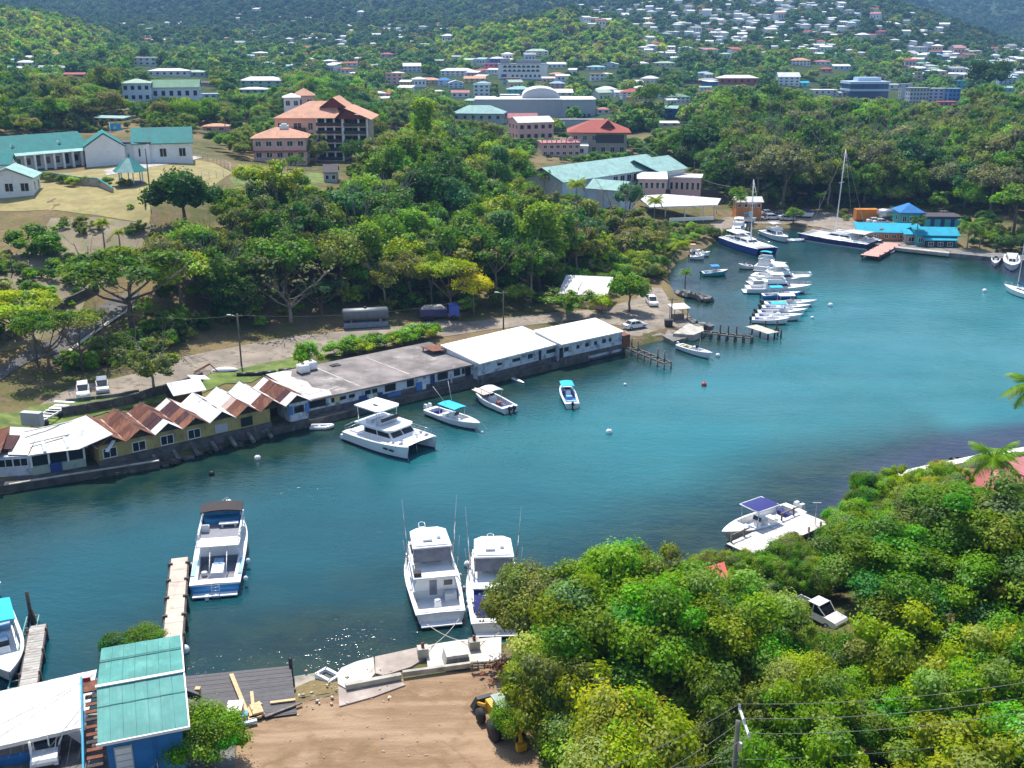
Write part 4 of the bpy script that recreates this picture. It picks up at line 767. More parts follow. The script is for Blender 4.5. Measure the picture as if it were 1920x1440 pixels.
def gable_row():
 o = empty('gabled_warehouse', (0, 0, 0)); GW = LROW / 8.0; D = 9.4
 w1 = MB(); a, b = 0.0, LROW * 0.80
 w1.prism([tuple(RP(u, v, 0)[:2]) for u, v in ((0.2, 0.25), (b, 0.25), (b, D), (0.2, D))], 1.0, 3.55); w1.build('wall', YEL, o)
 w2 = MB(); w2.prism([tuple(RP(u, v, 0)[:2]) for u, v in ((LROW * 0.90, 0.25), (LROW - .05, 0.25), (LROW - .05, D), (LROW * 0.90, D))], 1.0, 3.55); w2.build('white_wall', PBW, o)
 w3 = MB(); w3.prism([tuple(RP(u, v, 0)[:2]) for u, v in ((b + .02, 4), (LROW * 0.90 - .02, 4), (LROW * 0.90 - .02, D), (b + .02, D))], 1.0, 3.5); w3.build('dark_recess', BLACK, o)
 bs = MB(); bs.prism([tuple(RP(u, v, 0)[:2]) for u, v in ((0.0, 0.05), (b + 0.1, 0.05), (b + 0.1, 0.3), (0.0, 0.3))], -0.4, 1.7); bs.build('plinth', BASE, o)
 pat = [(0, [1, 0, 2, 0, 1, 0], [2, 0, 0, 2, 0, 2]), (0, [0, 1, 2, 0, 1, 3], [0, 0, 2, 1, 1, 3]), (3, [4, 3, 3, 1, 2, 1], [3, 1, 1, 2, 1, 2]), (3, [3, 3, 3, 3, 3, 3], [3, 3, 3, 3, 3, 3]), (3, [0, 3, 3, 3, 0, 2], [3, 3, 3, 4, 0, 2]), (3, [0, 3, 3, 4, 0, 4], [3, 3, 3, 3, 0, 0]), (3, [4, 3, 0, 0, 0, 3], [3, 0, 0, 0, 1, 3])]
 for g in range(-1, 7):
  u0 = GW * (g + 0.95); um = u0 + GW / 2; u1 = u0 + GW
  if g == 6: u1 = LROW + 0.2
  back = D + rnd.uniform(-0.5, 0.6); zr = 4.85 + rnd.uniform(-0.1, 0.1); fr = -0.55
  gm = MB(); gm.add([RP(u0 + .1, 0.26, 3.5), RP(u1 - .1, 0.26, 3.5), RP(um, 0.26, zr - 0.12)], [(0, 1, 2)]); gm.build('gable', WOODD, o)
  rf = MB(); rf.beam(RP(um, fr, zr - 0.05), RP(um, back, zr - 0.05), 0.12, 0.16); rfo = rf.build('gable_roof', WOODD, o)
  for side, ue in ((0, u0), (1, u1)):
   seq = pat[max(g, 0)][2 if g < 0 or side == 0 else 1]
   for k in range(6):
    v0, v1 = back + (fr - back) * k / 6, back + (fr - back) * (k + 1) / 6 - 0.06
    dz = rnd.uniform(0, 0.05) + 0.03 * (k % 2); zl = 3.62 + dz
    c = [RP(um, v0 + .05, zr + dz), RP(um, v1, zr + dz), RP(ue, v1, zl), RP(ue, v0 + .05, zl)]
    mid = sum(c, Vector()) / 4; mb = MB(); n = (c[1] - c[0]).cross(c[3] - c[0]).normalized(); n = n if n.z > 0 else -n
    lo = [p - n * 0.05 for p in c]; mb.add([p for p in c + lo], [(0, 1, 2, 3), (7, 6, 5, 4), (0, 4, 5, 1), (1, 5, 6, 2), (2, 6, 7, 3), (3, 7, 4, 0)]); mb.build('roof_sheet', SHEET[seq[k]], rfo)
  bb = MB(); bb.beam(RP(u0, fr - .03, 3.62), RP(u0, back, 3.66), 0.3, 0.10); bb.build('valley_strip', SHEET[4] if g < 3 else SHEET[3], rfo)
  if g in (0, 1, 2):
   p = RP(um - .1, 0.2, 2.45); window(o, p.x, p.y, p.z, 1.5, 1.1, ry=RANG)
  elif g == 3:
   m = MB(); m.box(RP(um, 0.2, 2.4), (1.7, 0.12, 1.15), rz=RANG); m.build('boarded_window', wallm('grey'), o)
  elif g == 4:
   p = RP(um, 0.2, 2.5); window(o, p.x, p.y, p.z, 1.6, 1.2, frame=False, ry=RANG)
 p = RP(0.75 + GW * 0.2, 0.2, 2.45); window(o, p.x, p.y, p.z, 1.5, 1.1, ry=RANG)
 p = RP(LROW * 0.95, 0.2, 2.6); window(o, p.x, p.y, p.z, 1.4, 1.0, frame=False, ry=RANG)
 for sx in (-1.2, 1.2): m = MB(); m.box(RP(LROW * 0.95 + sx, 0.17, 2.6), (0.55, 0.1, 1.2), rz=RANG); m.build('blue_shutter', wallm('blue'), o)
 for i in range(9):
  u = 1.5 + i * 2.5; m = MB(); m.beam(RP(u, 0.05, 0.9), RP(u + .1, -1.5, 0.15), 0.45, 0.35); m.build('broken_buttress', CONCD, o)
 fl = MB(); c0 = RP(1.2, -0.9, 4.1); fl.beam(RP(0.7, -1.15, 3.15), RP(1.9, -0.4, 4.1), 0.5, 0.06); fl.build('fallen_sheet', SHEET[3], o)
 tag(o, 'yellow waterside warehouse with a row of rusty and white gabled roofs', 'warehouse'); KEEP.extend([(RP(u, 4, 0).x, RP(u, 4, 0).y, 7) for u in (0, 6, 12, 18, 24, 28)])
gable_row()
def bend_building():
 o = empty('white_roofed_shed', (0, 0, 0))
 top = [P(161, 779, 5.2), P(110, 797, 4.9), P(76, 803, 4.7)]; bot = [P(215, 815, 5.0), P(148, 841, 3.7), P(54, 853, 3.7)]
 slab_roof(o, [P(161, 779, 5.2), P(212, 814, 5.15), P(148, 842, 3.7), P(108, 797, 4.9)], 0.07, SHEET[3]); slab_roof(o, [P(108, 797, 4.9), P(148, 842, 3.7), P(54, 853.5, 3.65), P(76, 803, 4.7)], 0.07, M('cream_sheet', (0.66, 0.61, 0.52), 0.7, var=0.1, dirt=(0.4, 0.33, 0.25), dirt_amt=0.3))
 b0, b1 = P(56, 855, 3.6), P(158, 838, 3.6); e = (b1 - b0); e.z = 0; L = e.length; en = e.normalized(); nn = Vector((-en.y, en.x, 0)); rz = math.atan2(en.y, en.x)
 def p_(u, v, z): q_ = b0 + en * u + nn * v; return Vector((q_.x, q_.y, z))
 m = MB(); m.prism([tuple(p_(u, v, 0)[:2]) for u, v in ((0, .3), (L, .3), (L, 6.5), (0, 6.5))], 0.8, 2.05); m.build('wall', PGW, o)
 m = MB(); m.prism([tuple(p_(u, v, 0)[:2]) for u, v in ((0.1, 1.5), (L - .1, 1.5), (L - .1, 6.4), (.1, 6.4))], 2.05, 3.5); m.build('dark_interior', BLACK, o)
 for u in (0.05, L * .33, L * .68, L - .1):
  m = MB(); m.box(p_(u, .32, 2.75), (0.22, 0.2, 1.5), rz=rz); m.build('post', TRIM, o)
 for u in (L * .17, L * .5, L * .84): q_ = p_(u, 0.42, 2.78); window(o, q_.x, q_.y, q_.z, L * .28, 1.3, frame=False, ry=rz)
 m = MB(); m.box(p_(L * .44, .2, 1.5), (1.3, 0.14, 1.4), rz=rz); m.build('door', wallm('navy'), o)
 m = MB(); m.beam(p_(-.2, .1, 3.6), p_(L + .4, .1, 3.6), 0.14, 0.2); m.build('fascia', TRIM, o)
 for u in (L * .28, L * .7): m = MB(); m.beam(p_(u, 0.0, 3.85), p_(u, 2.4, 4.4), 0.35, 0.06); m.build('batten', wallm('pale_blue'), o)
 m = MB(); m.beam(p_(L * 0.05, 2.2, 4.35), p_(L * 0.95, 3.0, 4.5), 0.16, 0.12); m.beam(p_(0, 5, 4.95), p_(L * .95, 5.9, 5.05), 0.2, 0.1); m.build('timber_batten', wallm('grey'), o)
 tag(o, 'shed with wide white sheet roof and pale green front at the left quay end', 'shed'); KEEP.append((p_(L / 2, 3, 0).x, p_(L / 2, 3, 0).y, 6))
 o = empty('lean_to_shed', (0, 0, 0))
 slab_roof(o, [P(19, 800, 4.7), P(76, 803, 4.7), P(52, 853, 3.6), P(15, 852, 3.7)], 0.07, MATS['cream_sheet']); slab_roof(o, [P(-40, 815, 3.9), P(19, 799, 4.75), P(0, 850, 4.6), P(-40, 860, 3.6)], 0.07, SHEET[0])
 slab_roof(o, [P(12, 815, 4.6), P(38, 816, 4.5), P(22, 842, 4.1), P(0, 842, 4.2)], 0.05, SHEET[1], 'roof_patch')
 b0, b1 = P(-40, 862, 3.5), P(55, 855, 3.5); e = (b1 - b0); e.z = 0; L = e.length; en = e.normalized(); nn = Vector((-en.y, en.x, 0)); rz = math.atan2(en.y, en.x)
 m = MB(); m.prism([tuple((b0 + en * u + nn * v)[:2]) for u, v in ((0, .2), (L, .2), (L, 6), (0, 6))], 0.8, 3.5); m.build('wall', PBW, o)
 for u in (L * .5, L * .8): q_ = b0 + en * u + nn * 0.15; window(o, q_.x, q_.y, 2.75, 1.5, 0.9, ry=rz)
 tag(o, 'pale blue lean to with rusty and cream roof at the left picture edge', 'shed')
bend_building()
def long_block(name, label, FL, FR, zf, zb, D, wall, roof, wins, doors=(), over=0.4, base=1.0, rname='roof', patches=()):
 a, b = P(*FL, zf), P(*FR, zf); e = b - a; e.z = 0; L = e.length; en = e.normalized(); nn = Vector((-en.y, en.x, 0)); rz = math.atan2(en.y, en.x)
 def p_(u, v, z): q_ = a + en * u + nn * v; return Vector((q_.x, q_.y, z))
 o = empty(name, (0, 0, 0)); m = MB()
 vs = [p_(u, v, z) for u, v, z in ((0.05, over, base - .6), (L - .05, over, base - .6), (L - .05, D - .3, base - .6), (0.05, D - .3, base - .6), (0.05, over, zf - .2), (L - .05, over, zf - .2), (L - .05, D - .3, zb - .2), (0.05, D - .3, zb - .2))]
 m.add(vs, [(0, 1, 5, 4), (1, 2, 6, 5), (2, 3, 7, 6), (3, 0, 4, 7)]); m.build('wall', wall, o)
 slab_roof(o, [p_(0, 0, zf), p_(L, 0, zf), p_(L, D, zb), p_(0, D, zb)], 0.22, roof, rname)
 for u, w_, h_ in wins: q_ = p_(L * u, over - .02, base + (zf - base) * .62); window(o, q_.x, q_.y, q_.z, w_, h_, frame=False, ry=rz)
 for u, w_ in doors: m = MB(); m.box(p_(L * u, over - .03, base + 1.1), (w_, 0.12, 2.2), rz=rz); m.build('door', GLASS, o)
 m = MB(); m.beam(p_(0, over - .05, base + .25), p_(L, over - .05, base + .25), 0.15, 0.7); m.build('plinth', BASE, o)
 for u, v, s_, r_, mt, nm in patches: m = MB(); k = v / D; m.box(p_(L * u, v, zf + (zb - zf) * k + s_[2] / 2 + 0.02), s_, rz=rz + r_, mi=0); m.build(nm, mt, o)
 tag(o, label, 'warehouse')
 for u in np.arange(0.1, 1, 0.2): KEEP.append((p_(L * u, D / 2, 0).x, p_(L * u, D / 2, 0).y, D * .6))
 return p_, L, o
GREYROOF = M('stained_grey_roof', (0.21, 0.185, 0.175), 0.95, var=0.38, sc=0.25, dirt=(0.52, 0.49, 0.45), dirt_amt=0.22, dsc=0.14, bmp=0.2)
WROOF = M('white_coated_roof', (0.82, 0.80, 0.75), 0.6, var=0.03, sc=0.3, dirt=(0.66, 0.62, 0.55), dirt_amt=0.2)
GP, GL, GO = long_block('grey_roofed_warehouse', 'long low warehouse with flat stained grey roof and peeling pale blue wall', (579, 751), (897, 681), 3.25, 3.55, 13.5, PBW, GREYROOF, [(.05, 2.6, 1.0), (.14, .8, .7), (.19, .9, .5), (.24, .9, .5), (.33, .9, .6), (.37, .8, .6), (.46, 1.8, 1.1), (.58, 1.2, 1.1), (.72, .5, 1.6), (.78, 1.8, 1.2), (.87, 1.1, 1.0), (.91, .5, .9)], [(.94, 1.0)])
for (u, v, mt) in ((.085, .36, 'tan'),):
 m = MB(); m.box(GP(GL * .155, .36, 2.45), (0.7, 0.1, 0.9), rz=RANG); m.build('yellow_board', wallm('yellow'), GO)
for u0, v0, u1, v1 in ((.30, 1, .26, 12), (.60, 1.5, .56, 12), (.02, 2, .20, 2.5)):
 m = MB(); m.beam(GP(GL * u0, v0, 3.26 + .3 * v0 / 13.5), GP(GL * u1, v1, 3.26 + .3 * v1 / 13.5), 0.3, 0.06); m.build('roof_seam', CONC, GO)
m = MB(); wp = [(0, .3), (.13, .3), (.15, 2.2), (.10, 4.5), (.12, 7), (.09, 10.5), (.13, 12.5), (.10, 14.6), (0, 14.7)]; wq = [GP(GL * u, min(v, 13.4), 3.25 + .3 * v / 13.5 + .025) for u, v in wp]; m.add(wq, [tuple(range(len(wq)))]); m.build('white_patch', M('worn_white_coating', (.55, .53, .5), .9, var=.15, sc=.6, dirt=(.27, .24, .23), dirt_amt=.5), GO)
for u0, w_, h_, cc in ((.30, 1.2, 1.1, 'navy'), (.345, .8, 1.0, 'white'), (.37, .5, .9, 'yellow'), (.40, .7, 1.0, 'navy'), (.48, 2.2, .5, 'blue'), (.63, 1.0, 1.2, 'blue'), (.66, .6, .8, 'white'), (.71, .4, 2.0, 'navy'), (.83, .3, 1.4, 'grey')):
 m = MB(); m.box(GP(GL * u0, .3, 1.0 + h_ / 2), (w_, 0.16, h_), rz=RANG); m.build('wall_panel', wallm(cc), GO)
for i, (u, v) in enumerate(((.17, 12.5), (.225, 13.2))):
 t_ = empty('water_tank', GP(GL * u, v - 1.4, 3.53), RANG); m = MB(); prof = [(0.02, 0.06), (0.95, 0.06), (1.05, .2), (1.05, 1.1), (.95, 1.25), (.02, 1.25)]; m.lathe(prof, (0, 0, 0), 4); m.build('tank', WHITE, t_); t_.rotation_euler.z += R(45)
 m = MB(); m.lathe([(.25, 1.25), (.25, 1.38), (.02, 1.4)], (0, 0, 0), 8); m.build('lid', BLACK, t_)
 m = MB(); m.box((0, 0, 0.03), (1.5, 1.5, .06), rz=R(45)); m.build('skid', WOODD, t_)
 tag(t_, 'white square water tank on the grey roof, %s of the pair' % ('left' if i == 0 else 'right'), 'tank', 'water tanks on the grey roof')
t_ = empty('rusty_canopy', GP(GL * .93, 8.5, 3.45), RANG); m = MB(); m.box((0, 0, .55), (3.6, 3.4, .1), ry=R(6)); m.build('sheet_top', RUST, t_); m = MB()
for sx in (-1.5, 1.5):
 for sy in (-1.4, 1.4): m.box((sx, sy, .25), (.12, .12, .55))
m.build('leg', WOODD, t_); tag(t_, 'low rusty sheet canopy standing at the right end of the grey roof', 'canopy')
t_ = empty('roof_hatch', GP(GL * .36, 11.4, 3.5), RANG); m = MB(); m.box((0, 0, .1), (1.4, 1.0, .2)); m.build('frame', CONCD, t_); m = MB(); m.box((0, 0, .22), (1.1, .7, .04)); m.build('opening', BLACK, t_); tag(t_, 'dark open hatch in the grey warehouse roof', 'hatch')
WP1, WL1, WO1 = long_block('white_roofed_warehouse', 'warehouse with big plain white roof right of the grey roofed one', (899, 682), (1054, 643), 3.65, 4.5, 9.6, PBW, WROOF, [(.25, .9, .4), (.45, 1.6, .5), (.62, 1.0, .7), (.88, 2.0, .6)], [(.74, .5)])
WP2, WL2, WO2 = long_block('white_roofed_store', 'lower white roofed store with small square windows at the quay end', (1053, 646), (1170, 621), 3.9, 4.7, 7.2, PBW, WROOF, [(.1, .9, .7), (.28, .6, .6), (.42, .7, .6), (.56, .6, .6), (.70, .8, .6), (.80, .5, .6)], [(.02, .7)])
for WO, WP, WL, n in ((WO1, WP1, WL1, 9), (WO2, WP2, WL2, 7)):
 for i in range(1, n):
  m = MB(); zf, zb, D = (3.65, 4.5, 9.6) if WO is WO1 else (3.9, 4.7, 7.2); m.beam(WP(WL * i / n, 0.02, zf + .03), WP(WL * i / n, D - .02, zb + .03), 0.10, 0.07); m.build('roof_seam', WROOF, WO)
m = MB(); m.box(WP2(WL2 + .9, 1.2, 2.0), (1.7, 1.8, 2.0), rz=RANG); m.build('brown_annexe', wallm('tan') if False else RUST, WO2)
def bank_bits():
 a = P(345, 735, 3.2); o = empty('white_hut', (a.x, a.y, gz(a.x, a.y)), R(35))
 m = MB(); m.box((0, 0, 1.2), (3.6, 4.4, 2.6)); m.build('wall', BLACK, o); r = MB(); roof_mb(r, 3.6, 4.4, 2.5, 1.1, 'gable', .5, .08); r.build('roof', [SHEET[3], WOODD], o)
 r = MB(); r.box((2.6, 1.2, 3.3), (2.6, 2.2, .08), ry=R(12)); r.build('awning', SHEET[3], o); tag(o, 'small dark hut with white gable roof behind the yellow warehouse', 'hut'); KEEP.append((a.x, a.y, 4.5)); keep(318, 703, 375, 765, a.y - 4)
 a = T(92, 790); o = empty('flatbed_trailer', a, R(-100)); m = MB(); L = 7.5
 for y in (-.9, .9): m.box((0, y, .9), (L, .15, .22))
 m.build('chassis', TRIM, o)
 for i in range(7):
  k = MB(); k.box((-L / 2 + .6 + i * 1.05, 0, 1.04), (.75 if i in (0, 1, 4) else .2, 2.1, .08)); k.build('deck_board', TRIM, o)
 k = MB(); k.box((L / 2 - .4, 0, 1.5), (.9, 2.7, 1.8)); k.build('pale_box', wallm('grey'), o)
 k = MB(); k.box((-L / 2 - .1, 0, 1.3), (.5, 3.0, .12)); k.build('rear_bar', TRIM, o)
 for sx in (-2.2, -1.2, 2.0):
  for sy in (-.95, .95):
   w_ = MB(); w_.tube([(sx, sy - .12, .45), (sx, sy + .12, .45)], .45, 12); w_.build('wheel', RUBBER, o)
 tag(o, 'empty white flatbed trailer parked on the grass behind the white shed', 'trailer'); KEEP.append((a.x, a.y, 5)); keep(50, 730, 122, 800, a.y - 5)
 for lab, pts_, h_, mt in (('dark stone retaining wall below the two parked cars', [(118, 783), (235, 762), (330, 735), (380, 715)], 1.3, QSTONE), ('low grey kerb wall in front of the two parked cars', [(124, 756), (180, 750), (262, 738)], .5, CONCD), ('long dark stone wall beside the asphalt lane', [(-20, 660), (60, 612), (125, 575), (185, 545)], 1.4, QSTONE)):
  wp = [T(*p) for p in pts_]; o = empty('stone_wall', wp[0])
  for i in range(len(wp) - 1):
   n = max(2, int((wp[i + 1] - wp[i]).length / 1.6))
   for j in range(n):
    p0, p1 = wp[i].lerp(wp[i + 1], j / n), wp[i].lerp(wp[i + 1], (j + .97) / n)
    b = MB(); b.beam(Vector((p0.x, p0.y, gz(p0.x, p0.y) + h_ / 2 - .25 + rnd.uniform(-.05, .05))) - wp[0], Vector((p1.x, p1.y, gz(p1.x, p1.y) + h_ / 2 - .25)) - wp[0], .45, h_ + .5); b.build('stone_panel', mt, o)
  tag(o, lab, 'wall')
bank_bits()
# near left: blue house, carport, piers, deck
def blue_house():
 c = [P(182, 1222, 6), P(332, 1195, 6), P(352, 1362, 6), P(183, 1393, 6)]
 e = ((c[1] - c[0]) + (c[2] - c[3])) / 2; en = e.normalized(); nn = Vector((-en.y, en.x, 0)); W = e.length; D = ((c[0] - c[3]).length + (c[1] - c[2]).length) / 2; rz = math.atan2(en.y, en.x)
 o = empty('blue_house', (c[3].x, c[3].y, 1.0), rz)        # local x along the front, y to the back
 BW = M('cobalt_blue_wall', (0.02, 0.17, 0.45), 0.7, var=0.1, sc=0.8, dirt=(0.02, 0.10, 0.28), dirt_amt=0.3)
 m = MB(); m.box((W / 2, D / 2, 2.4), (W - .9, D - .9, 5.2)); m.build('wall', BW, o)
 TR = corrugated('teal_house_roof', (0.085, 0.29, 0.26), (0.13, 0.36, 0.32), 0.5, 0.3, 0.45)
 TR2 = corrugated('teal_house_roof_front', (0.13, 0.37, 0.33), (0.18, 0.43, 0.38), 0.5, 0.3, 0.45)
 yr = D * 0.385; zr = 6.35
 n = 7
 for i in range(n):
  x0, x1 = W * i / n, W * (i + 1) / n - .015; dz = .012 * (i % 2)
  for nm, y0, z0, y1, z1, mt in (('roof_sheet', -.1, 4.95, yr, zr, TR2), ('roof_sheet', yr + .02, zr, D * .76, 5.6, TR), ('roof_sheet', D * .755, 5.63, D + .1, 5.1, TR)):
   k = MB(); k.add([(x0, y0, z0 + dz), (x1, y0, z0 + dz), (x1, y1, z1 + dz), (x0, y1, z1 + dz)] + [(x0, y0, z0 + dz - .06), (x1, y0, z0 + dz - .06), (x1, y1, z1 + dz - .06), (x0, y1, z1 + dz - .06)], [(0, 1, 2, 3), (7, 6, 5, 4), (0, 4, 5, 1), (1, 5, 6, 2), (2, 6, 7, 3), (3, 7, 4, 0)]); k.build(nm, mt, o)
 k = MB(); k.beam((-.1, yr, zr + .07), (W + .1, yr, zr + .07), .26, .08); k.build('ridge_cap', TRIM, o)
 k = MB(); k.beam((-.1, -.15, 4.9), (W + .1, -.15, 4.9), .12, .2); k.build('fascia', TRIM, o)
 k = MB(); k.beam((W + .05, -.1, 4.95), (W + .05, yr, zr), .1, .16); k.beam((W + .05, yr, zr), (W + .05, D + .1, 5.1), .1, .16); k.build('barge_board', TRIM, o)
 k = MB()
 for yy, zz in ((D * .757, 5.66), (yr * .62, 5.88)):
  for dy in (0, .22): k.beam((0, yy + dy, zz), (W, yy + dy, zz), .035, .03)
 k.build('roof_lap', M('dark_teal_lap', (0.04, 0.2, 0.19), 0.7), o)
 k = MB(); k.box((1.45, .42, 3.0), (1.15, .1, 2.2)); k.build('door', wallm('grey'), o)
 for i in range(4): k = MB(); k.box((1.45, .36, 2.2 + .52 * i), (1.0, .06, .42)); k.build('door_panel', TRIM, o)
 k = MB(); k.box((W * .60, .38, 2.7), (.09, .12, 4.2)); k.build('downpipe', BW, o)
 k = MB(); k.box((2.0, -.7, 1.75), (3.0, 2.2, .16)); k.build('landing', CONCD, o)
 k = MB()
 for zz in (2.3, 2.85):
  k.tube([(.7, -1.7, zz), (2.6, -1.7, zz), (3.5, -.3, zz)], .035, 6)
 for x, y in ((.7, -1.7), (1.6, -1.7), (2.6, -1.7), (3.1, -1.0), (3.5, -.3)): k.tube([(x, y, 1.8), (x, y, 2.9)], .035, 6)
 k.build('handrail', STEEL, o)
 for i in range(15):
  k = MB(); k.box((-.55, 7.2 - i * .52, 4.0 - i * .27), (1.15, .45, .08)); k.build('stair_tread', RUST if i % 3 else WOODD, o)
 k = MB(); k.beam((-1.25, 7.9, 5.2), (-1.25, -1.2, .9), .14, .5); k.build('stair_side', M('cyan_paint', (0.03, 0.36, 0.55), 0.6), o)
 k = MB(); k.box((-.7, 8.3, 4.15), (1.5, 1.4, .12)); k.build('stair_landing', RUST, o)
 k = MB(); k.box((-.9, 7.75, 5.1), (.5, .08, .35)); k.build('red_sign', M('signal_red', (0.55, 0.05, 0.05), 0.6), o)
 tag(o, 'cobalt blue two storey house with teal sheet roof at the water edge', 'house'); keep(178, 1195, 356, 1440, 55)
 s_ = empty('concrete_ramp', (0, 0, 0)); pxprism('slab', [(345, 1293), (372, 1302), (378, 1400), (345, 1420)], 0.2, 1.6, CONCD, s_); pxprism('slab_edge', [(345, 1288), (372, 1298), (374, 1303), (345, 1293)], 1.0, 2.1, BLACK, s_); tag(s_, 'grey concrete side platform between the blue house and the dark deck', 'platform')
 o = empty('carport', (0, 0, 0)); cs = [P(-30, 1406, 3.3), P(161, 1362, 3.3), P(182, 1255, 3.7), P(15, 1293, 3.7), P(-30, 1345, 3.55)]
 WS = corrugated('white_carport_sheet', (0.78, 0.78, 0.77), (0.62, 0.62, 0.61), 0.25, 0.5, 0.55)
 fe0, fe1, bk0, bk1 = cs[0], cs[1], cs[4], cs[2]; n = 9
 for i in range(n):
  f0, f1 = i / n, (i + .985) / n; dz = Vector((0, 0, .015 * (i % 2)))
  a0, a1 = cs[0].lerp(cs[1], f0) + dz, cs[0].lerp(cs[1], f1) + dz
  top = lambda f: (Vector(P(-30, 1303, 3.7)).lerp(cs[2], f)) + dz
  b0_, b1_ = top(f0), top(f1)
  slab_roof(o, [a0, a1, b1_, b0_], .07, WS, 'roof_sheet')
 for px, py in ((-10, 1407), (55, 1394), (153, 1370), (180, 1275), (90, 1295)):
  p = P(px, py, 3.2); m = MB(); m.tube([(p.x, p.y, gz(p.x, p.y) - .2), (p.x, p.y, 3.3)], .09, 8); m.build('post', TRIM, o)
 m = MB(); m.beam(P(-30, 1409, 3.1), P(160, 1365, 3.1), .12, .25); m.build('front_beam', TRIM, o)
 m = MB(); p0, p1 = P(150, 1372, 3.0), P(125, 1376, 3.0); m.add([p0, p1, Vector((p0.x, p0.y, 1.9)), p0 + Vector((0, .05, 0)), p1 + Vector((0, .05, 0)), Vector((p0.x, p0.y + .05, 1.9))], [(0, 1, 2), (5, 4, 3)]); m.build('gusset', wallm('grey'), o)
 tag(o, 'open carport with wide white sheet roof left of the blue house', 'carport'); keep(0, 1255, 182, 1440, 55)
 o = empty('low_blue_wall', (0, 0, 0)); a, b = P(-40, 1440, 1.8), P(62, 1416, 1.8); m = MB(); m.beam(Vector((a.x, a.y, 1.3)), Vector((b.x, b.y, 1.3)), .25, 1.5); m.build('wall_panel', BW, o); m = MB(); m.beam(Vector((a.x, a.y, 2.1)), Vector((b.x, b.y, 2.1)), .34, .1); m.build('coping', BW, o); tag(o, 'low cobalt blue wall under the front edge of the carport', 'wall')
blue_house()
def plank_strip(o, a, b, wd, n, z, mats, name='plank', th=.06, across=True, gap=.04, jit=.0):
 a, b = Vector(a), Vector(b); d = (b - a); L = d.length; dn = d.normalized(); rz = math.atan2(dn.y, dn.x)
 me = {}
 for i in range(n):
  w_ = L / n - gap; key = i % len(mats)
  if key not in me: k = MB(); k.box((0, 0, 0), (w_, wd, th)); me[key] = k.mesh(name, mats[key])
  q_ = link(name, me[key], o); c = a.lerp(b, (i + .5) / n); q_.location = (c.x, c.y, z + rnd.uniform(-.01, .01)); q_.rotation_euler = (0, 0, rz + rnd.uniform(-jit, jit))
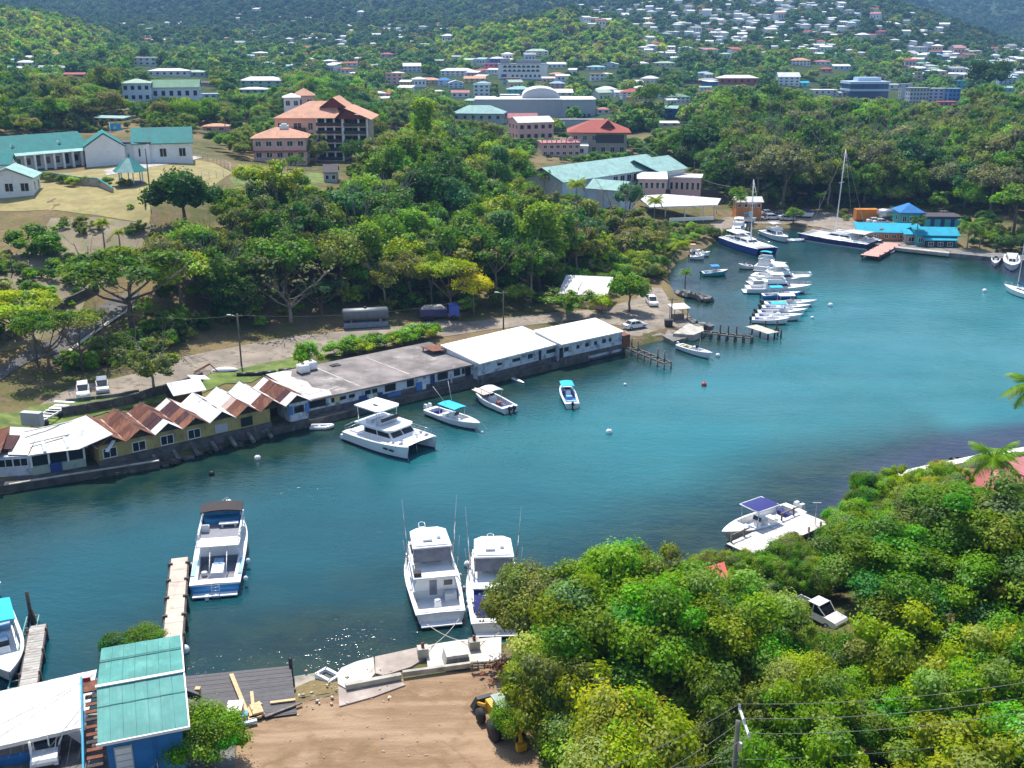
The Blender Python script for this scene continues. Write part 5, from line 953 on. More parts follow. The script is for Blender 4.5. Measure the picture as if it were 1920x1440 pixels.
def pier_near():
 a, b = P(324, 1198, 1.15), P(337, 1049, 1.15); o = empty('concrete_pier', (0, 0, 0)); d = (b - a); d.z = 0; dn = d.normalized(); nn = Vector((-dn.y, dn.x, 0)); L = d.length + .1
 a = a - dn * 5; L += 5
 PC = M('pale_pier_concrete', (0.50, 0.43, 0.35), 0.9, var=0.12, sc=0.9, dirt=(0.28, 0.23, 0.18), dirt_amt=0.3)
 n = 8
 for i in range(n):
  k = MB(); k.beam(a + dn * (L * i / n + .02), a + dn * (L * (i + 1) / n - .02), 1.55, .3); k.build('deck_slab', PC, o)
 k = MB()
 for s_ in (-.86, .86): k.beam(a + nn * s_ - Vector((0, 0, .15)), a + nn * s_ + dn * L - Vector((0, 0, .15)), .16, .4)
 k.build('fender_board', WOODD, o)
 for i in range(6):
  for s_ in (-.95, .95):
   p = a + dn * (L * (i + .6) / 6) + nn * s_; k = MB(); k.tube([(p.x, p.y, -2.5), (p.x, p.y, 1.45)], .14, 7); k.build('pile', WOODD, o)
   if i > 1: k = MB(); p2 = p - nn * s_ * .22; k.box((p2.x, p2.y, 1.38), (.22, .3, .16), rz=math.atan2(dn.y, dn.x)); k.build('cleat', BLACK, o)
 tag(o, 'narrow pale concrete pier reaching out beside the brown topped cruiser', 'pier')
 o = empty('timber_jetty', (0, 0, 0)); a, b = P(52, 1290, .9), P(71, 1172, .9); d = b - a; d.z = 0; dn = d.normalized(); nn = Vector((-dn.y, dn.x, 0)); a = a - dn * 4
 plank_strip(o, a, b, 1.3, 34, .9, [CONC, M('grey_plank', (0.36, 0.34, 0.32), 0.9, var=0.2)])
 k = MB()
 for s_ in (-.7, .7): k.beam(a + nn * s_ - Vector((0, 0, .15)), b + nn * s_ - Vector((0, 0, .15)), .14, .3)
 k.build('stringer', WOODD, o)
 for i in range(4):
  for s_ in (-.75, .75): p = a.lerp(b, (i + .7) / 4) + nn * s_; k = MB(); k.tube([(p.x, p.y, -2.5), (p.x, p.y, 1.1)], .13, 7); k.build('pile', WOODD, o)
 g0, g1 = P(28, 1290, .5), P(62, 1155, .5)
 for i in range(12):
  p = g0.lerp(g1, i / 11); k = MB(); k.beam(p - nn * .45, p + nn * .45, .12, .08); k.build('rung', WOODG, o)
 k = MB(); k.beam(g0 - nn * .5, g1 - nn * .5, .1, .1); k.beam(g0 + nn * .5, g1 + nn * .5, .1, .1); k.build('side_rail', M('teal_rail', (0.1, 0.3, 0.28), 0.7), o)
 p = P(63, 1178, 0); k = MB(); k.tube([(p.x, p.y, -2), (p.x - .15, p.y + .1, 3.6)], .17, 8); k.tube([(p.x + .7, p.y - .1, -2), (p.x + .1, p.y, 1.9)], .12, 7); k.tube([(p.x - .6, p.y - .1, -1), (p.x - .2, p.y, 1.5)], .10, 7); k.build('mooring_pile', WOODD, o)
 tag(o, 'narrow grey jetty with tall dark mooring post at the left edge', 'jetty')
 o = empty('dark_deck', (0, 0, 0)); c = [P(345, 1268, 1.3), P(545, 1248, 1.3), P(557, 1338, 1.3), P(372, 1362, 1.3)]
 DK = [M('dark_deck_board', (0.035, 0.032, 0.04), 0.6, var=0.35, sc=2.0), M('dark_deck_board_worn', (0.055, 0.05, 0.058), 0.65, var=0.3, sc=2.0), M('dark_deck_board_black', (0.025, 0.023, 0.03), 0.55, var=0.3, sc=2.0)]
 n = 34
 for i in range(n):
  f0, f1 = i / n, (i + .93) / n; l0, l1 = c[0].lerp(c[3], f0), c[0].lerp(c[3], f1); r0, r1 = c[1].lerp(c[2], f0), c[1].lerp(c[2], f1); dz = rnd.uniform(-.012, .012); k = MB(); up = Vector((0, 0, dz)); lo = Vector((0, 0, dz - .06))
  k.add([l0 + up, r0 + up, r1 + up, l1 + up, l0 + lo, r0 + lo, r1 + lo, l1 + lo], [(3, 2, 1, 0), (4, 5, 6, 7), (0, 1, 5, 4), (1, 2, 6, 5), (2, 3, 7, 6), (3, 0, 4, 7)]); k.build('deck_board', DK[rnd.randrange(3)], o)
 k = MB()
 for f in (.02, .5, .98): k.beam(c[0].lerp(c[1], f) - Vector((0, 0, .2)), c[3].lerp(c[2], f) - Vector((0, 0, .2)), .15, .25)
 k.build('joist', BLACK, o)
 for p in (c[1], c[1].lerp(c[2], .25), c[1].lerp(c[2], .5), c[0].lerp(c[1], .5)): k = MB(); k.tube([(p.x, p.y, -2), (p.x, p.y, 2.0 if p is c[1] else 1.2)], .16, 8); k.build('pile', BLACK, o)
 tag(o, 'dark stained boarded deck right of the blue house', 'deck'); keep(345, 1240, 560, 1360, 62)
 def plank(nm, lab, p0, p1, w_, h_, mt, z0=1.33, z1=1.33, grp=None, cat='plank'):
  a, b = P(*p0, z0), P(*p1, z1); k = MB(); k.beam(a + Vector((0, 0, h_ / 2)), b + Vector((0, 0, h_ / 2)), w_, h_); return tag(k.build(nm, mt), lab, cat, grp)
 plank('timber_beam', 'long thick pale timber beam lying across the dark deck', (434, 1268), (464, 1342), .32, .25, TIMBER)
 plank('timber_beam', 'short pale timber standing piece beside the long beam', (472, 1300), (476, 1338), .25, .2, TIMBER)
 plank('timber_plank', 'pale plank lying at the right edge of the dark deck', (507, 1319), (554, 1313), .28, .12, TIMBER)
 plank('timber_plank', 'weathered grey plank slanting off the deck corner', (497, 1345), (566, 1318), .22, .1, WOODG, 1.34, 1.4)
 o = empty('timber_stack', P(478, 1338, 1.33), .3)
 for i, (x, y, w_, l_, z_) in enumerate(((0, 0, .9, 1.5, .1), (.15, .1, .8, 1.3, .3), (-.1, -.6, 1.6, .35, .1), (.3, .7, .5, .5, .25))): k = MB(); k.box((x, y, z_ + .02), (w_, l_, .17), rz=.15 * i); k.build('board', TIMBER, o)
 tag(o, 'small pile of yellow timber offcuts at the foot of the long beam', 'timber pile')
 o = empty('work_table', P(440, 1352, 1.33), .12); k = MB(); k.box((0, .6, .9), (1.15, 1.4, .08)); k.build('top', WHITE, o); k = MB(); k.box((0, -.1, .43), (1.1, .06, .84)); k.build('front_panel', wallm('lilac'), o)
 for sx in (-.5, .5):
  for sy in (.0, 1.2): k = MB(); k.box((sx, sy, .44), (.07, .07, .86)); k.build('leg', TIMBER, o)
 tag(o, 'white topped work table on the front edge of the dark deck', 'table')
 plank('blue_beam', 'long pale blue steel beam along the front edge of the deck', (425, 1367), (482, 1353), .3, .2, wallm('pale_blue'), 1.35, 1.35, cat='beam')
 o = empty('blue_crate', P(457, 1349, 1.33), .2); k = MB(); k.box((0, 0, .25), (.6, .6, .5)); k.build('body', wallm('blue'), o); k = MB(); k.box((0, 0, .52), (.66, .66, .05)); k.build('rim', M('cyan_rim', (.04, .25, .5), .5), o); tag(o, 'small bright blue crate beside the white work table', 'crate')
 o = empty('sawhorse', P(402, 1355, 1.33), .3); k = MB(); k.box((0, 0, .75), (1.0, .12, .1)); k.build('top_bar', WHITE, o)
 for sx in (-.42, .42):
  for sy in (-.3, .3): k = MB(); k.beam((sx, sy, 0), (sx, 0, .75), .07, .05); k.build('leg', TIMBER if sx > 0 else TRIM, o)
 tag(o, 'white sawhorse at the left end of the dark deck behind the mango tree', 'sawhorse')
 o = empty('cream_post_box', P(372, 1303, 1.33)); k = MB(); k.box((0, 0, .3), (.35, .35, .6)); k.build('body', TIMBER, o); k = MB(); k.box((0, 0, .62), (.42, .42, .05)); k.build('lid', TIMBER, o); tag(o, 'short cream post at the corner of the concrete platform', 'post')
pier_near()
def apron():
 o = empty('concrete_apron', (0, 0, 0)); LC = M('bleached_concrete', (0.58, 0.54, 0.48), 0.9, var=0.15, sc=0.6, dirt=(0.34, 0.29, 0.24), dirt_amt=0.35, bmp=0.3); BC = M('brown_grey_concrete', (0.36, 0.30, 0.26), 0.9, var=0.2, sc=0.6, dirt=(0.5, 0.45, 0.4), dirt_amt=0.25, bmp=0.3)
 pxprism('slab', [(632, 1262), (640, 1252), (668, 1240), (700, 1232), (703, 1262), (690, 1278), (648, 1290), (634, 1282)], -1.2, 1.25, LC, o)
 pxprism('slab', [(703, 1231), (795, 1211), (800, 1232), (770, 1250), (720, 1266), (704, 1262)], -1.2, 1.22, BC, o)
 pxprism('slab', [(797, 1210), (860, 1200), (940, 1194), (940, 1235), (880, 1246), (802, 1250)], -1.2, 1.24, LC, o)
 pxprism('slab', [(634, 1286), (650, 1294), (750, 1276), (760, 1284), (700, 1306), (636, 1324)], -1.2, 1.28, BC, o)
 tag(o, 'cracked pale concrete apron between the dirt lot and the water', 'quay'); keep(560, 1200, 905, 1330, 70)
 o = empty('stony_beach', (0, 0, 0)); pxprism('beach_slab', [(552, 1268), (625, 1256), (632, 1285), (632, 1322), (560, 1340), (556, 1318)], -1.5, .75, M('mossy_shingle', (0.30, 0.27, 0.22), 1.0, var=.3, sc=1.2, dirt=(0.16, 0.17, 0.06), dirt_amt=.45, bmp=.5), o); tag(o, 'small mossy stony beach right of the dark deck', 'beach')
 for lab, p0, p1, w_ in (('long concrete beam lying along the apron, left of two', (648, 1287), (752, 1267), .42), ('long concrete beam lying along the apron, right of two', (755, 1263), (897, 1244), .3)):
  a, b = P(*p0, 1.55), P(*p1, 1.55); k = MB(); k.beam(a, b, w_, .42); tag(k.build('concrete_beam', CONC), lab, 'beam')
 for lab, p0, p1 in (('dark timber pole on the stony beach, upper of two', (560, 1311), (618, 1302)), ('dark timber pole on the stony beach, lower of two', (580, 1316), (627, 1305))):
  a, b = P(*p0, .95), P(*p1, .95); k = MB(); k.tube([a, b], .13, 8); tag(k.build('timber_pole', BLACK), lab, 'pole')
 o = empty('concrete_block', P(855, 1240, 1.25), .25); k = MB(); k.box((0, 0, .5), (2.1, 1.7, 1.0), taper=.85); k.build('block', LC, o); k = MB(); k.box((0, -.82, .42), (1.9, .12, .6)); k.build('dark_face', CONCD, o); tag(o, 'big pale concrete block standing on the apron', 'block')
 for lab, px, py in (('small concrete bollard block with mooring rope, left one', 793, 1229), ('small concrete bollard block with mooring rope, right one', 889, 1215)):
  o = empty('mooring_block', P(px, py, 1.25), .2); k = MB(); k.box((0, 0, .4), (.9, .8, .8)); k.build('block', CONC, o); k = MB(); k.tube([(0, 0, .8), (0, 0, 1.2)], .13, 8); k.build('bollard', RUST, o); tag(o, lab, 'bollard', 'mooring blocks on the apron')
 o = empty('concrete_chute', P(615, 1272, .8), .9); L = 1.6
 for sx in (-.5, .5): k = MB(); k.box((sx, 0, .2), (.25, L, .45)); k.build('side', WHITE, o)
 for sy in (-.8, .8): k = MB(); k.box((0, sy, .2), (1.2, .22, .45)); k.build('end', WHITE, o)
 k = MB(); k.box((0, 0, .06), (.8, 1.4, .1)); k.build('bottom', BLACK, o); tag(o, 'small white open box frame like a tiny dinghy on the beach', 'dinghy')
 o = empty('broken_fence', P(908, 1255, 1.4), .2)
 for i in range(5): k = MB(); k.box((-1 + .5 * i, .1 * (i % 2), .35), (.1, .1, .8), rx=.3 * (-1) ** i); k.build('post', WOODG, o)
 for i in range(3): k = MB(); k.beam((-1.1, .1, .2 + .25 * i), (1.1, -.2, .15 + .3 * i), .12, .06); k.build('rail', WOODG, o)
 tag(o, 'broken timber fence scraps by the reddish heap under the trees', 'fence')
 k = MB(); q_ = P(930, 1258, 1.4)
 for i in range(24): k.box((q_.x + rnd.gauss(0, .6), q_.y + rnd.gauss(0, .6), 1.4 + rnd.random() * .5), (rnd.uniform(.15, .5), rnd.uniform(.1, .3), rnd.uniform(.05, .2)), rz=rnd.random() * 3, rx=rnd.random())
 tag(k.build('red_rubble', M('reddish_debris', (0.35, 0.13, 0.07), .95, var=.4, sc=3)), kind='stuff')
 k = MB()
 for i in range(80):
  px, py = rnd.uniform(455, 960), rnd.uniform(1270, 1440); q_ = T(px, py); s_ = rnd.uniform(.03, .12); k.box((q_.x, q_.y, q_.z + .1 + s_ * .2), (s_ * rnd.uniform(.6, 2.5), s_, s_ * .6), rz=rnd.random() * 3, rx=rnd.random())
 for i in range(70):
  px, py = rnd.uniform(556, 760), rnd.uniform(1255, 1330); q_ = P(px, py, 1.1); s_ = rnd.uniform(.06, .2); k.box((q_.x, q_.y, .85 + rnd.random() * .5), (s_ * 1.5, s_, s_ * .7), rz=rnd.random() * 3)
 tag(k.build('stones_and_clods', M('pale_stones', (0.42, 0.35, 0.27), .95, var=.5, sc=3)), kind='stuff')
apron()
def right_dock():
 o = empty('white_dock', (0, 0, 0)); a, b = (P(1365, 1021, 1.0) + P(1425, 1036, 1.0)) / 2, (P(1505, 963, 1.0) + P(1530, 985, 1.0)) / 2
 d = b - a; d.z = 0; dn = d.normalized(); nn = Vector((-dn.y, dn.x, 0)); a2, b2 = a - dn * .5, b + dn * 1.0
 plank_strip(o, a2, b2, 3.7, 26, .95, [M('bleached_board', (0.62, 0.59, 0.55), .8, var=.12), M('bleached_board_grey', (0.55, 0.52, 0.49), .8, var=.12)])
 L = (b2 - a2).length
 for i in range(6):
  for s_, h_ in ((-1.75, 1.5), (1.75, 1.9)):
   if s_ > 0 and i in (2, 3): continue
   p = a2 + dn * (L * (i + .3) / 6) + nn * s_; k = MB(); k.tube([(p.x, p.y, -2.5), (p.x, p.y, h_)], .11, 7); k.build('pile', WOODG, o)
 for f0, f1 in ((.05, .28), (.70, .95)): k = MB(); k.beam(a2 + dn * L * f0 + nn * 1.75 + Vector((0, 0, .75)), a2 + dn * L * f1 + nn * 1.75 + Vector((0, 0, .75)), .12, .14); k.build('rail', WOODG, o)
 k = MB()
 for s_ in (-1.6, 0, 1.6): k.beam(a2 + nn * s_ - Vector((0, 0, .25)), b2 + nn * s_ - Vector((0, 0, .25)), .18, .3)
 k.build('stringer', WOODD, o); tag(o, 'bleached white plank dock under the navy topped boat at the right', 'dock'); keep(1350, 940, 1440, 1028, 100); keep(1440, 940, 1530, 1000, 103)
 p = T(1530, 985); o = empty('dock_lamp', P(1528, 985, .9)); k = MB(); k.tube([(0, 0, 0), (0, 0, 2.6)], .05, 6); k.build('pole', STEEL, o); k = MB(); k.box((0, 0, 2.6), (.9, .12, .08)); k.build('head', STEEL, o); tag(o, 'thin grey lamp post at the shore end of the white dock', 'lamp post')
 o = empty('sea_wall', (0, 0, 0)); wl = [P(*q_, 1.3) for q_ in ((1625, 904), (1680, 892), (1740, 878), (1800, 866), (1860, 853), (1960, 838), (2060, 826))]
 for i in range(len(wl) - 1):
  k = MB(); k.beam(Vector((wl[i].x, wl[i].y, .35)), Vector((wl[i + 1].x, wl[i + 1].y, .35)), 1.1, 2.2); k.build('wall_segment', M('white_sea_wall', (.74, .72, .68), .8, var=.08), o)
 tag(o, 'white topped sea wall in front of the red brown court', 'sea wall'); keep(1650, 850, 1800, 893, 104); keep(1790, 842, 1920, 900, 100)
 for lab, px, py in (('small orange dinghy drawn up by the sea wall, left one', 1762, 867), ('small dark dinghy drawn up by the sea wall, right one', 1790, 862)):
  o = empty('dinghy', P(px, py, 0), .3); k = MB(); k.lathe([(.02, -.2), (.5, -.1), (.6, .25)], (0, 0, 0), 10); q_ = k.build('hull', M('orange_hull', (.45, .2, .08), .6) if 'orange' in lab else BLACK, o); o.scale = (1.6, .7, .7); k = MB(); k.box((0, 0, .2), (.2, .9, .05)); k.build('seat', WOODG, o); tag(o, lab, 'dinghy', 'dinghies by the sea wall')
right_dock()
def mid_jetties():
 for lab, a, b, n, skip in (('ruined jetty of bare piles and beams beside the row of speedboats', (1318, 622), (1410, 632), 7, ()), ('short skeletal jetty at the end of the white roofed store', (1178, 650), (1252, 680), 7, ())):
  A, B = P(*a, .9), P(*b, .9); d = (B - A); d.z = 0; dn = d.normalized(); nn = Vector((-dn.y, dn.x, 0)); o = empty('ruined_jetty', (0, 0, 0))
  for i in range(n):
   for s_ in (-.7, .7): p = A.lerp(B, i / (n - 1)) + nn * s_; k = MB(); k.tube([(p.x, p.y, -2), (p.x, p.y, .9 + rnd.choice([0, .2, 1.4 if s_ > 0 else .5]))], .15, 6); k.build('pile', WOODD if 'bare' in lab else WOODG, o)
   p = A.lerp(B, i / (n - 1)); k = MB(); k.beam(p - nn * .8, p + nn * .8, .16, .18); k.build('cross_beam', WOODG, o)
  for s_ in (-.7, .7): k = MB(); k.beam(A + nn * s_ - Vector((0, 0, .05)), B + nn * s_ - Vector((0, 0, .05)), .18, .2); k.build('stringer', WOODG, o)
  tag(o, lab, 'jetty')
 o = empty('jetty_platform', (0, 0, 0)); A, B = P(1408, 612, 1.0), P(1450, 626, 1.0)
 plank_strip(o, A, B, 2.6, 12, 1.15, [M('pale_board', (.5, .44, .38), .9, var=.15)])
 for px, py in ((1410, 622), (1425, 628), (1440, 632), (1452, 632), (1458, 630), (1464, 634), (1435, 612), (1456, 618)): p = P(px, py, 0); k = MB(); k.tube([(p.x, p.y, -2), (p.x, p.y, 1.6 if px > 1450 else 1.1)], .16, 6); k.build('pile', WOODD, o)
 tag(o, 'small board platform on piles at the outer end of the ruined jetty', 'jetty')
 o = empty('rubble_spit', (0, 0, 0)); pxprism('concrete_top', [(1262, 625), (1290, 606), (1318, 612), (1320, 620), (1300, 628)], -1.5, 1.1, CONC, o); k = MB()
 pxprism('ramp', [(1240, 628), (1258, 622), (1300, 630), (1262, 640)], -1.5, .6, CONCD, o)
 for lab, A, B in (('', (1265, 600), (1320, 615)), ('', (1275, 548), (1328, 560))):
  for i in range(34): f = rnd.random(); p = P(A[0] + (B[0] - A[0]) * f, A[1] + (B[1] - A[1]) * f, .5); s_ = rnd.uniform(.5, 1.2); k.box((p.x + rnd.gauss(0, .7), p.y + rnd.gauss(0, .8), .3 + rnd.random() * .5), (s_ * 1.3, s_, s_ * .8), rz=rnd.random() * 3, rx=rnd.random())
 q_ = k.build('rocks', CONCD, o); q_['kind'] = 'stuff'; tag(o, 'concrete and rock spit beside the ruined jetties', 'breakwater')
 k = MB(); 
 for px, py in [(rnd.uniform(300, 490), 0) for _ in range(90)]:
  yy = 872 - (px - 300) * .27 + rnd.uniform(-14, 4); p = P(px, yy, .2); s_ = rnd.uniform(.2, .6); k.box((p.x, p.y, .1 + rnd.random() * .3), (s_ * 1.5, s_, s_ * .7), rz=rnd.random() * 3, rx=rnd.random() * .5)
 tag(k.build('shore_rocks', QSTONE), kind='stuff')
mid_jetties()
# boats: x forward, y to port, waterline at z = 0
BLUEH = M('boat_blue', (0.02, 0.20, 0.48), 0.3, var=.08, coat=.3); NAVY = M('boat_navy', (0.012, 0.02, 0.11), 0.3, var=.1, coat=.3); ROYAL = M('boat_royal_blue', (0.015, 0.06, 0.36), 0.3, var=.1, coat=.3)
TURQ = M('turquoise_canvas', (0.0, 0.42, 0.66), 0.75, var=.06); NAVYC = M('navy_canvas', (0.012, 0.02, 0.16), 0.8, var=.1); BROWNC = M('brown_canvas', (0.022, 0.013, 0.013), 0.8, var=.15); TEALH = M('boat_teal', (0.02, 0.33, 0.36), 0.4, var=.1)
DECKG = M('grey_deck', (0.22, 0.22, 0.25), 0.8, var=.1); DECKW = M('nonskid_deck', (0.70, 0.71, 0.71), 0.6, var=.04, dirt=(.5, .49, .46), dirt_amt=.12); SEATB = M('blue_seat', (0.02, 0.2, 0.4), 0.6); SMOKE = M('smoky_vinyl', (0.20, 0.21, 0.26), 0.2, var=.2); CHROME = M('stainless', (0.7, 0.7, 0.7), 0.2, .9); DBLUEG = M('deep_blue_water_stripe', (0.015, 0.03, 0.12), .35); PINKC = M('pink_canvas', (.62, .28, .24), .8); LBLUE = M('light_blue_paint', (.25, .45, .65), .4, coat=.2)
def hb(s, B, fine=2.2, tr=.9):                        # half beam along the hull, s from stern to bow
 return B / 2 * ((tr + (1 - tr) * min(1, s / .4)) if s < .45 else (1 - ((s - .45) / .55) ** fine))
def hull(L, B, f0, f1, n=18, fine=2.2, tr=.9, rake=.12, draft=.45, open0=None, open1=None, sole=.35, deck=True, wall=.18, cols=(None,), stripe=.22, rub=None):
 """hull skin, deck and open cockpit; cols = (topsides, bottom, deck, sole)"""
 top, bot, dk, sl = cols; S = [i / n for i in range(n)] + [.985, 1.0]
 def X(s, k): return -L / 2 + L * s * (1 - rake * (1 - k) * s ** 3)
 def Zs(s): return f0 + (f1 - f0) * s ** 1.8
 rows = []
 for s in S:
  b = max(hb(s, B, fine, tr), .02); z = Zs(s); fl = .80 - .30 * max(0, s - .5)
  rows.append([(X(s, 0), 0, -draft * (1 - .8 * s ** 4)), (X(s, .1), b * fl * .9, -.04), (X(s, .3), b * (fl + .08), stripe), (X(s, .9), b * .985, z - .10), (X(s, .93), b + .035, z - .09), (X(s, .98), b + .035, z - .02), (X(s, 1), b, z)])
 m = MB(); k = len(rows[0]); ns = len(S); vs = [p for r in rows for p in r] + [(p[0], -p[1], p[2]) for r in rows for p in r]; off = k * ns
 for i in range(ns - 1):
  for j in range(k - 1):
   mi = 1 if j < 2 else 0
   if rub and j in (3, 4): mi = 2
   a, b2, c, d = i * k + j, (i + 1) * k + j, (i + 1) * k + j + 1, i * k + j + 1
   m.add([vs[q] for q in (a, b2, c, d)], [(0, 1, 2, 3)], mi); m.add([vs[off + q] for q in (a, b2, c, d)], [(3, 2, 1, 0)], mi)
 tr_ = rows[0]; m.add([p for p in tr_] + [(p[0], -p[1], p[2]) for p in tr_[::-1]], [tuple(reversed(range(2 * k)))], 0)
 parts = [('hull', m, [top, bot, rub or top])]
 o0 = open0 if open0 is not None else 2; o1 = open1 if open1 is not None else 2
 def ins(s): return max(hb(s, B, fine, tr) - wall, .02)
 if deck:
  d_ = MB()
  for i in range(ns - 1):
   s0, s1 = S[i], S[i + 1]; op = (s0 >= o0 - 1e-6 and s1 <= o1 + 1e-6)
   for sg in (1, -1):
    a, b2 = (X(s0, 1), sg * hb(s0, B, fine, tr), Zs(s0)), (X(s1, 1), sg * hb(s1, B, fine, tr), Zs(s1)); z0, z1 = Zs(s0) + .015, Zs(s1) + .015
    e, f = ((X(s0, 1), sg * ins(s0), z0), (X(s1, 1), sg * ins(s1), z1)) if op else ((X(s0, 1), 0, z0 + .05), (X(s1, 1), 0, z1 + .05))
    a, b2 = (a[0], a[1], z0), (b2[0], b2[1], z1); q_ = [a, b2, f, e]; m_ = [(0, 1, 2, 3)] if sg < 0 else [(3, 2, 1, 0)]; d_.add(q_, m_)
    if op: d_.add([e, f, (f[0], f[1], sole), (e[0], e[1], sole)], m_, 0)
  parts.append(('deck', d_, [dk]))
  if o0 < 1:
   idx = [s for s in S if o0 - 1e-6 <= s <= o1 + 1e-6]; so_ = MB(); pr = [(X(s, 1), ins(s)) for s in idx] + [(X(s, 1), -ins(s)) for s in reversed(idx)]
   so_.add([(x, y, sole) for x, y in pr], [tuple(reversed(range(len(pr))))]); 
   for s in (idx[0], idx[-1]): so_.add([(X(s, 1), ins(s), sole), (X(s, 1), -ins(s), sole), (X(s, 1), -ins(s), Zs(s) + .015), (X(s, 1), ins(s), Zs(s) + .015)], [(0, 1, 2, 3)])
   parts.append(('cockpit_sole', so_, [sl]))
 return parts, X, Zs, ins
def add_parts(o, parts):
 for nm, m, mats in parts: m.build(nm, mats, o)
def house_box(x0, x1, w0, w1, z0, h, slope_f=.8, slope_b=.1, mi=0, top=.86):    # cabin with raked ends; x0 aft, x1 forward
 vs = [(x0, -w0 / 2, z0), (x1, -w1 / 2, z0), (x1, w1 / 2, z0), (x0, w0 / 2, z0), (x0 + slope_b, -w0 / 2 * top, z0 + h), (x1 - slope_f, -w1 / 2 * top, z0 + h), (x1 - slope_f, w1 / 2 * top, z0 + h), (x0 + slope_b, w0 / 2 * top, z0 + h)]
 m = MB(); m.add(vs, [(3, 2, 1, 0), (4, 5, 6, 7), (0, 1, 5, 4), (1, 2, 6, 5), (2, 3, 7, 6), (3, 0, 4, 7)], mi); return m, vs
def glaze(o, vs, faces=('side', 'front'), lo=.3, hi=.8, inset=.08, nm='window', mat=None):
 v = [Vector(p) for p in vs]; mat = mat or GLASS
 qs = {'right': (0, 1, 5, 4), 'front': (1, 2, 6, 5), 'left': (2, 3, 7, 6), 'back': (3, 0, 4, 7)}
 for k, q_ in qs.items():
  if (k in ('left', 'right') and 'side' in faces) or k in faces:
   a, b, c, d = [v[i] for i in q_]; n = (b - a).cross(d - a).normalized() * .02
   def pt(u, w_): return (a.lerp(b, u)).lerp(d.lerp(c, u), w_) + n
   for u0, u1 in (((inset, .48), (.52, 1 - inset)) if k != 'back' else ((.15, .85),)):
    m = MB(); m.add([pt(u0, lo), pt(u1, lo), pt(u1, hi), pt(u0, hi)], [(0, 1, 2, 3)]); m.build(nm, mat, o)
def canopy(o, x0, x1, w_, z, mat, posts=True, th=.1, camber=.14, nm='canopy', zb=.8, ring=None, n=6):
 m = MB(); vs, fs = [], []
 for i in range(n + 1):
  y = -w_ / 2 + w_ * i / n; zz = z + camber * (1 - (2 * i / n - 1) ** 2); vs += [(x0, y, zz), (x1, y, zz), (x0, y, zz - th), (x1, y, zz - th)]
 for i in range(n):
  a = 4 * i; b = a + 4; fs += [(a, a + 1, b + 1, b), (a + 2, b + 2, b + 3, a + 3), (a, b, b + 2, a + 2), (a + 1, a + 3, b + 3, b + 1)]
 fs += [(0, 2, 3, 1), (4 * n, 4 * n + 1, 4 * n + 3, 4 * n + 2)]; m.add(vs, fs); m.build(nm, mat, o)
 if ring:
  m = MB()
  for a, b in (((x0, -w_ / 2), (x1, -w_ / 2)), ((x1, -w_ / 2), (x1, w_ / 2)), ((x1, w_ / 2), (x0, w_ / 2)), ((x0, w_ / 2), (x0, -w_ / 2))): m.tube([(a[0], a[1], z), (b[0], b[1], z)], .07, 6)
  m.build('canopy_frame', ring, o)
 if posts:
  for x in (x0 + .25, x1 - .25):
   for y in (-w_ / 2 + .12, w_ / 2 - .12): p = MB(); p.tube([(x, y * .9, zb), (x, y, z)], .035, 5); p.build('canopy_post', CHROME, o)
def outboard(o, x, y, z=.55, mat=None, s=1.0, trim=0.0):
 m = MB(); m.box((x - .28 * s, y, z + .45 * s), (.55 * s, .36 * s, .5 * s), taper=.75, ry=trim); e = m.build('outboard_engine', mat or BLACK, o)
 m = MB(); m.box((x - .22 * s, y, z - .25 * s), (.22 * s, .16 * s, 1.1 * s), ry=trim); m.build('engine_leg', mat or BLACK, e)
def rail(o, pts, h, mat=CHROME, nm='bow_rail', r=.03, mid=True):
 m = MB(); top = [Vector(p) + Vector((0, 0, h)) for p in pts]; m.tube(top, r, 5)
 if mid: m.tube([Vector(p) + Vector((0, 0, h * .5)) for p in pts], r * .6, 4)
 for i in range(0, len(pts)): m.tube([pts[i], top[i]], r * .8, 4)
 m.build(nm, mat, o)
def put(o, px, py, heading, label, cat='boat', group=None, z=0.0, world=None):
 p = world if world is not None else P(px, py, 0); o.location = (p.x, p.y, z); o.rotation_euler = (rnd.uniform(-.01, .01), rnd.uniform(-.01, .01), heading); return tag(o, label, cat, group)
def between(s, b, zs=0.0, zb=0.0):                     # stern and bow in the photograph -> centre, length, heading
 a, c = P(*s, zs), P(*b, zb); a.z = c.z = 0; d = c - a; return (a + c) / 2, d.length, math.atan2(d.y, d.x)
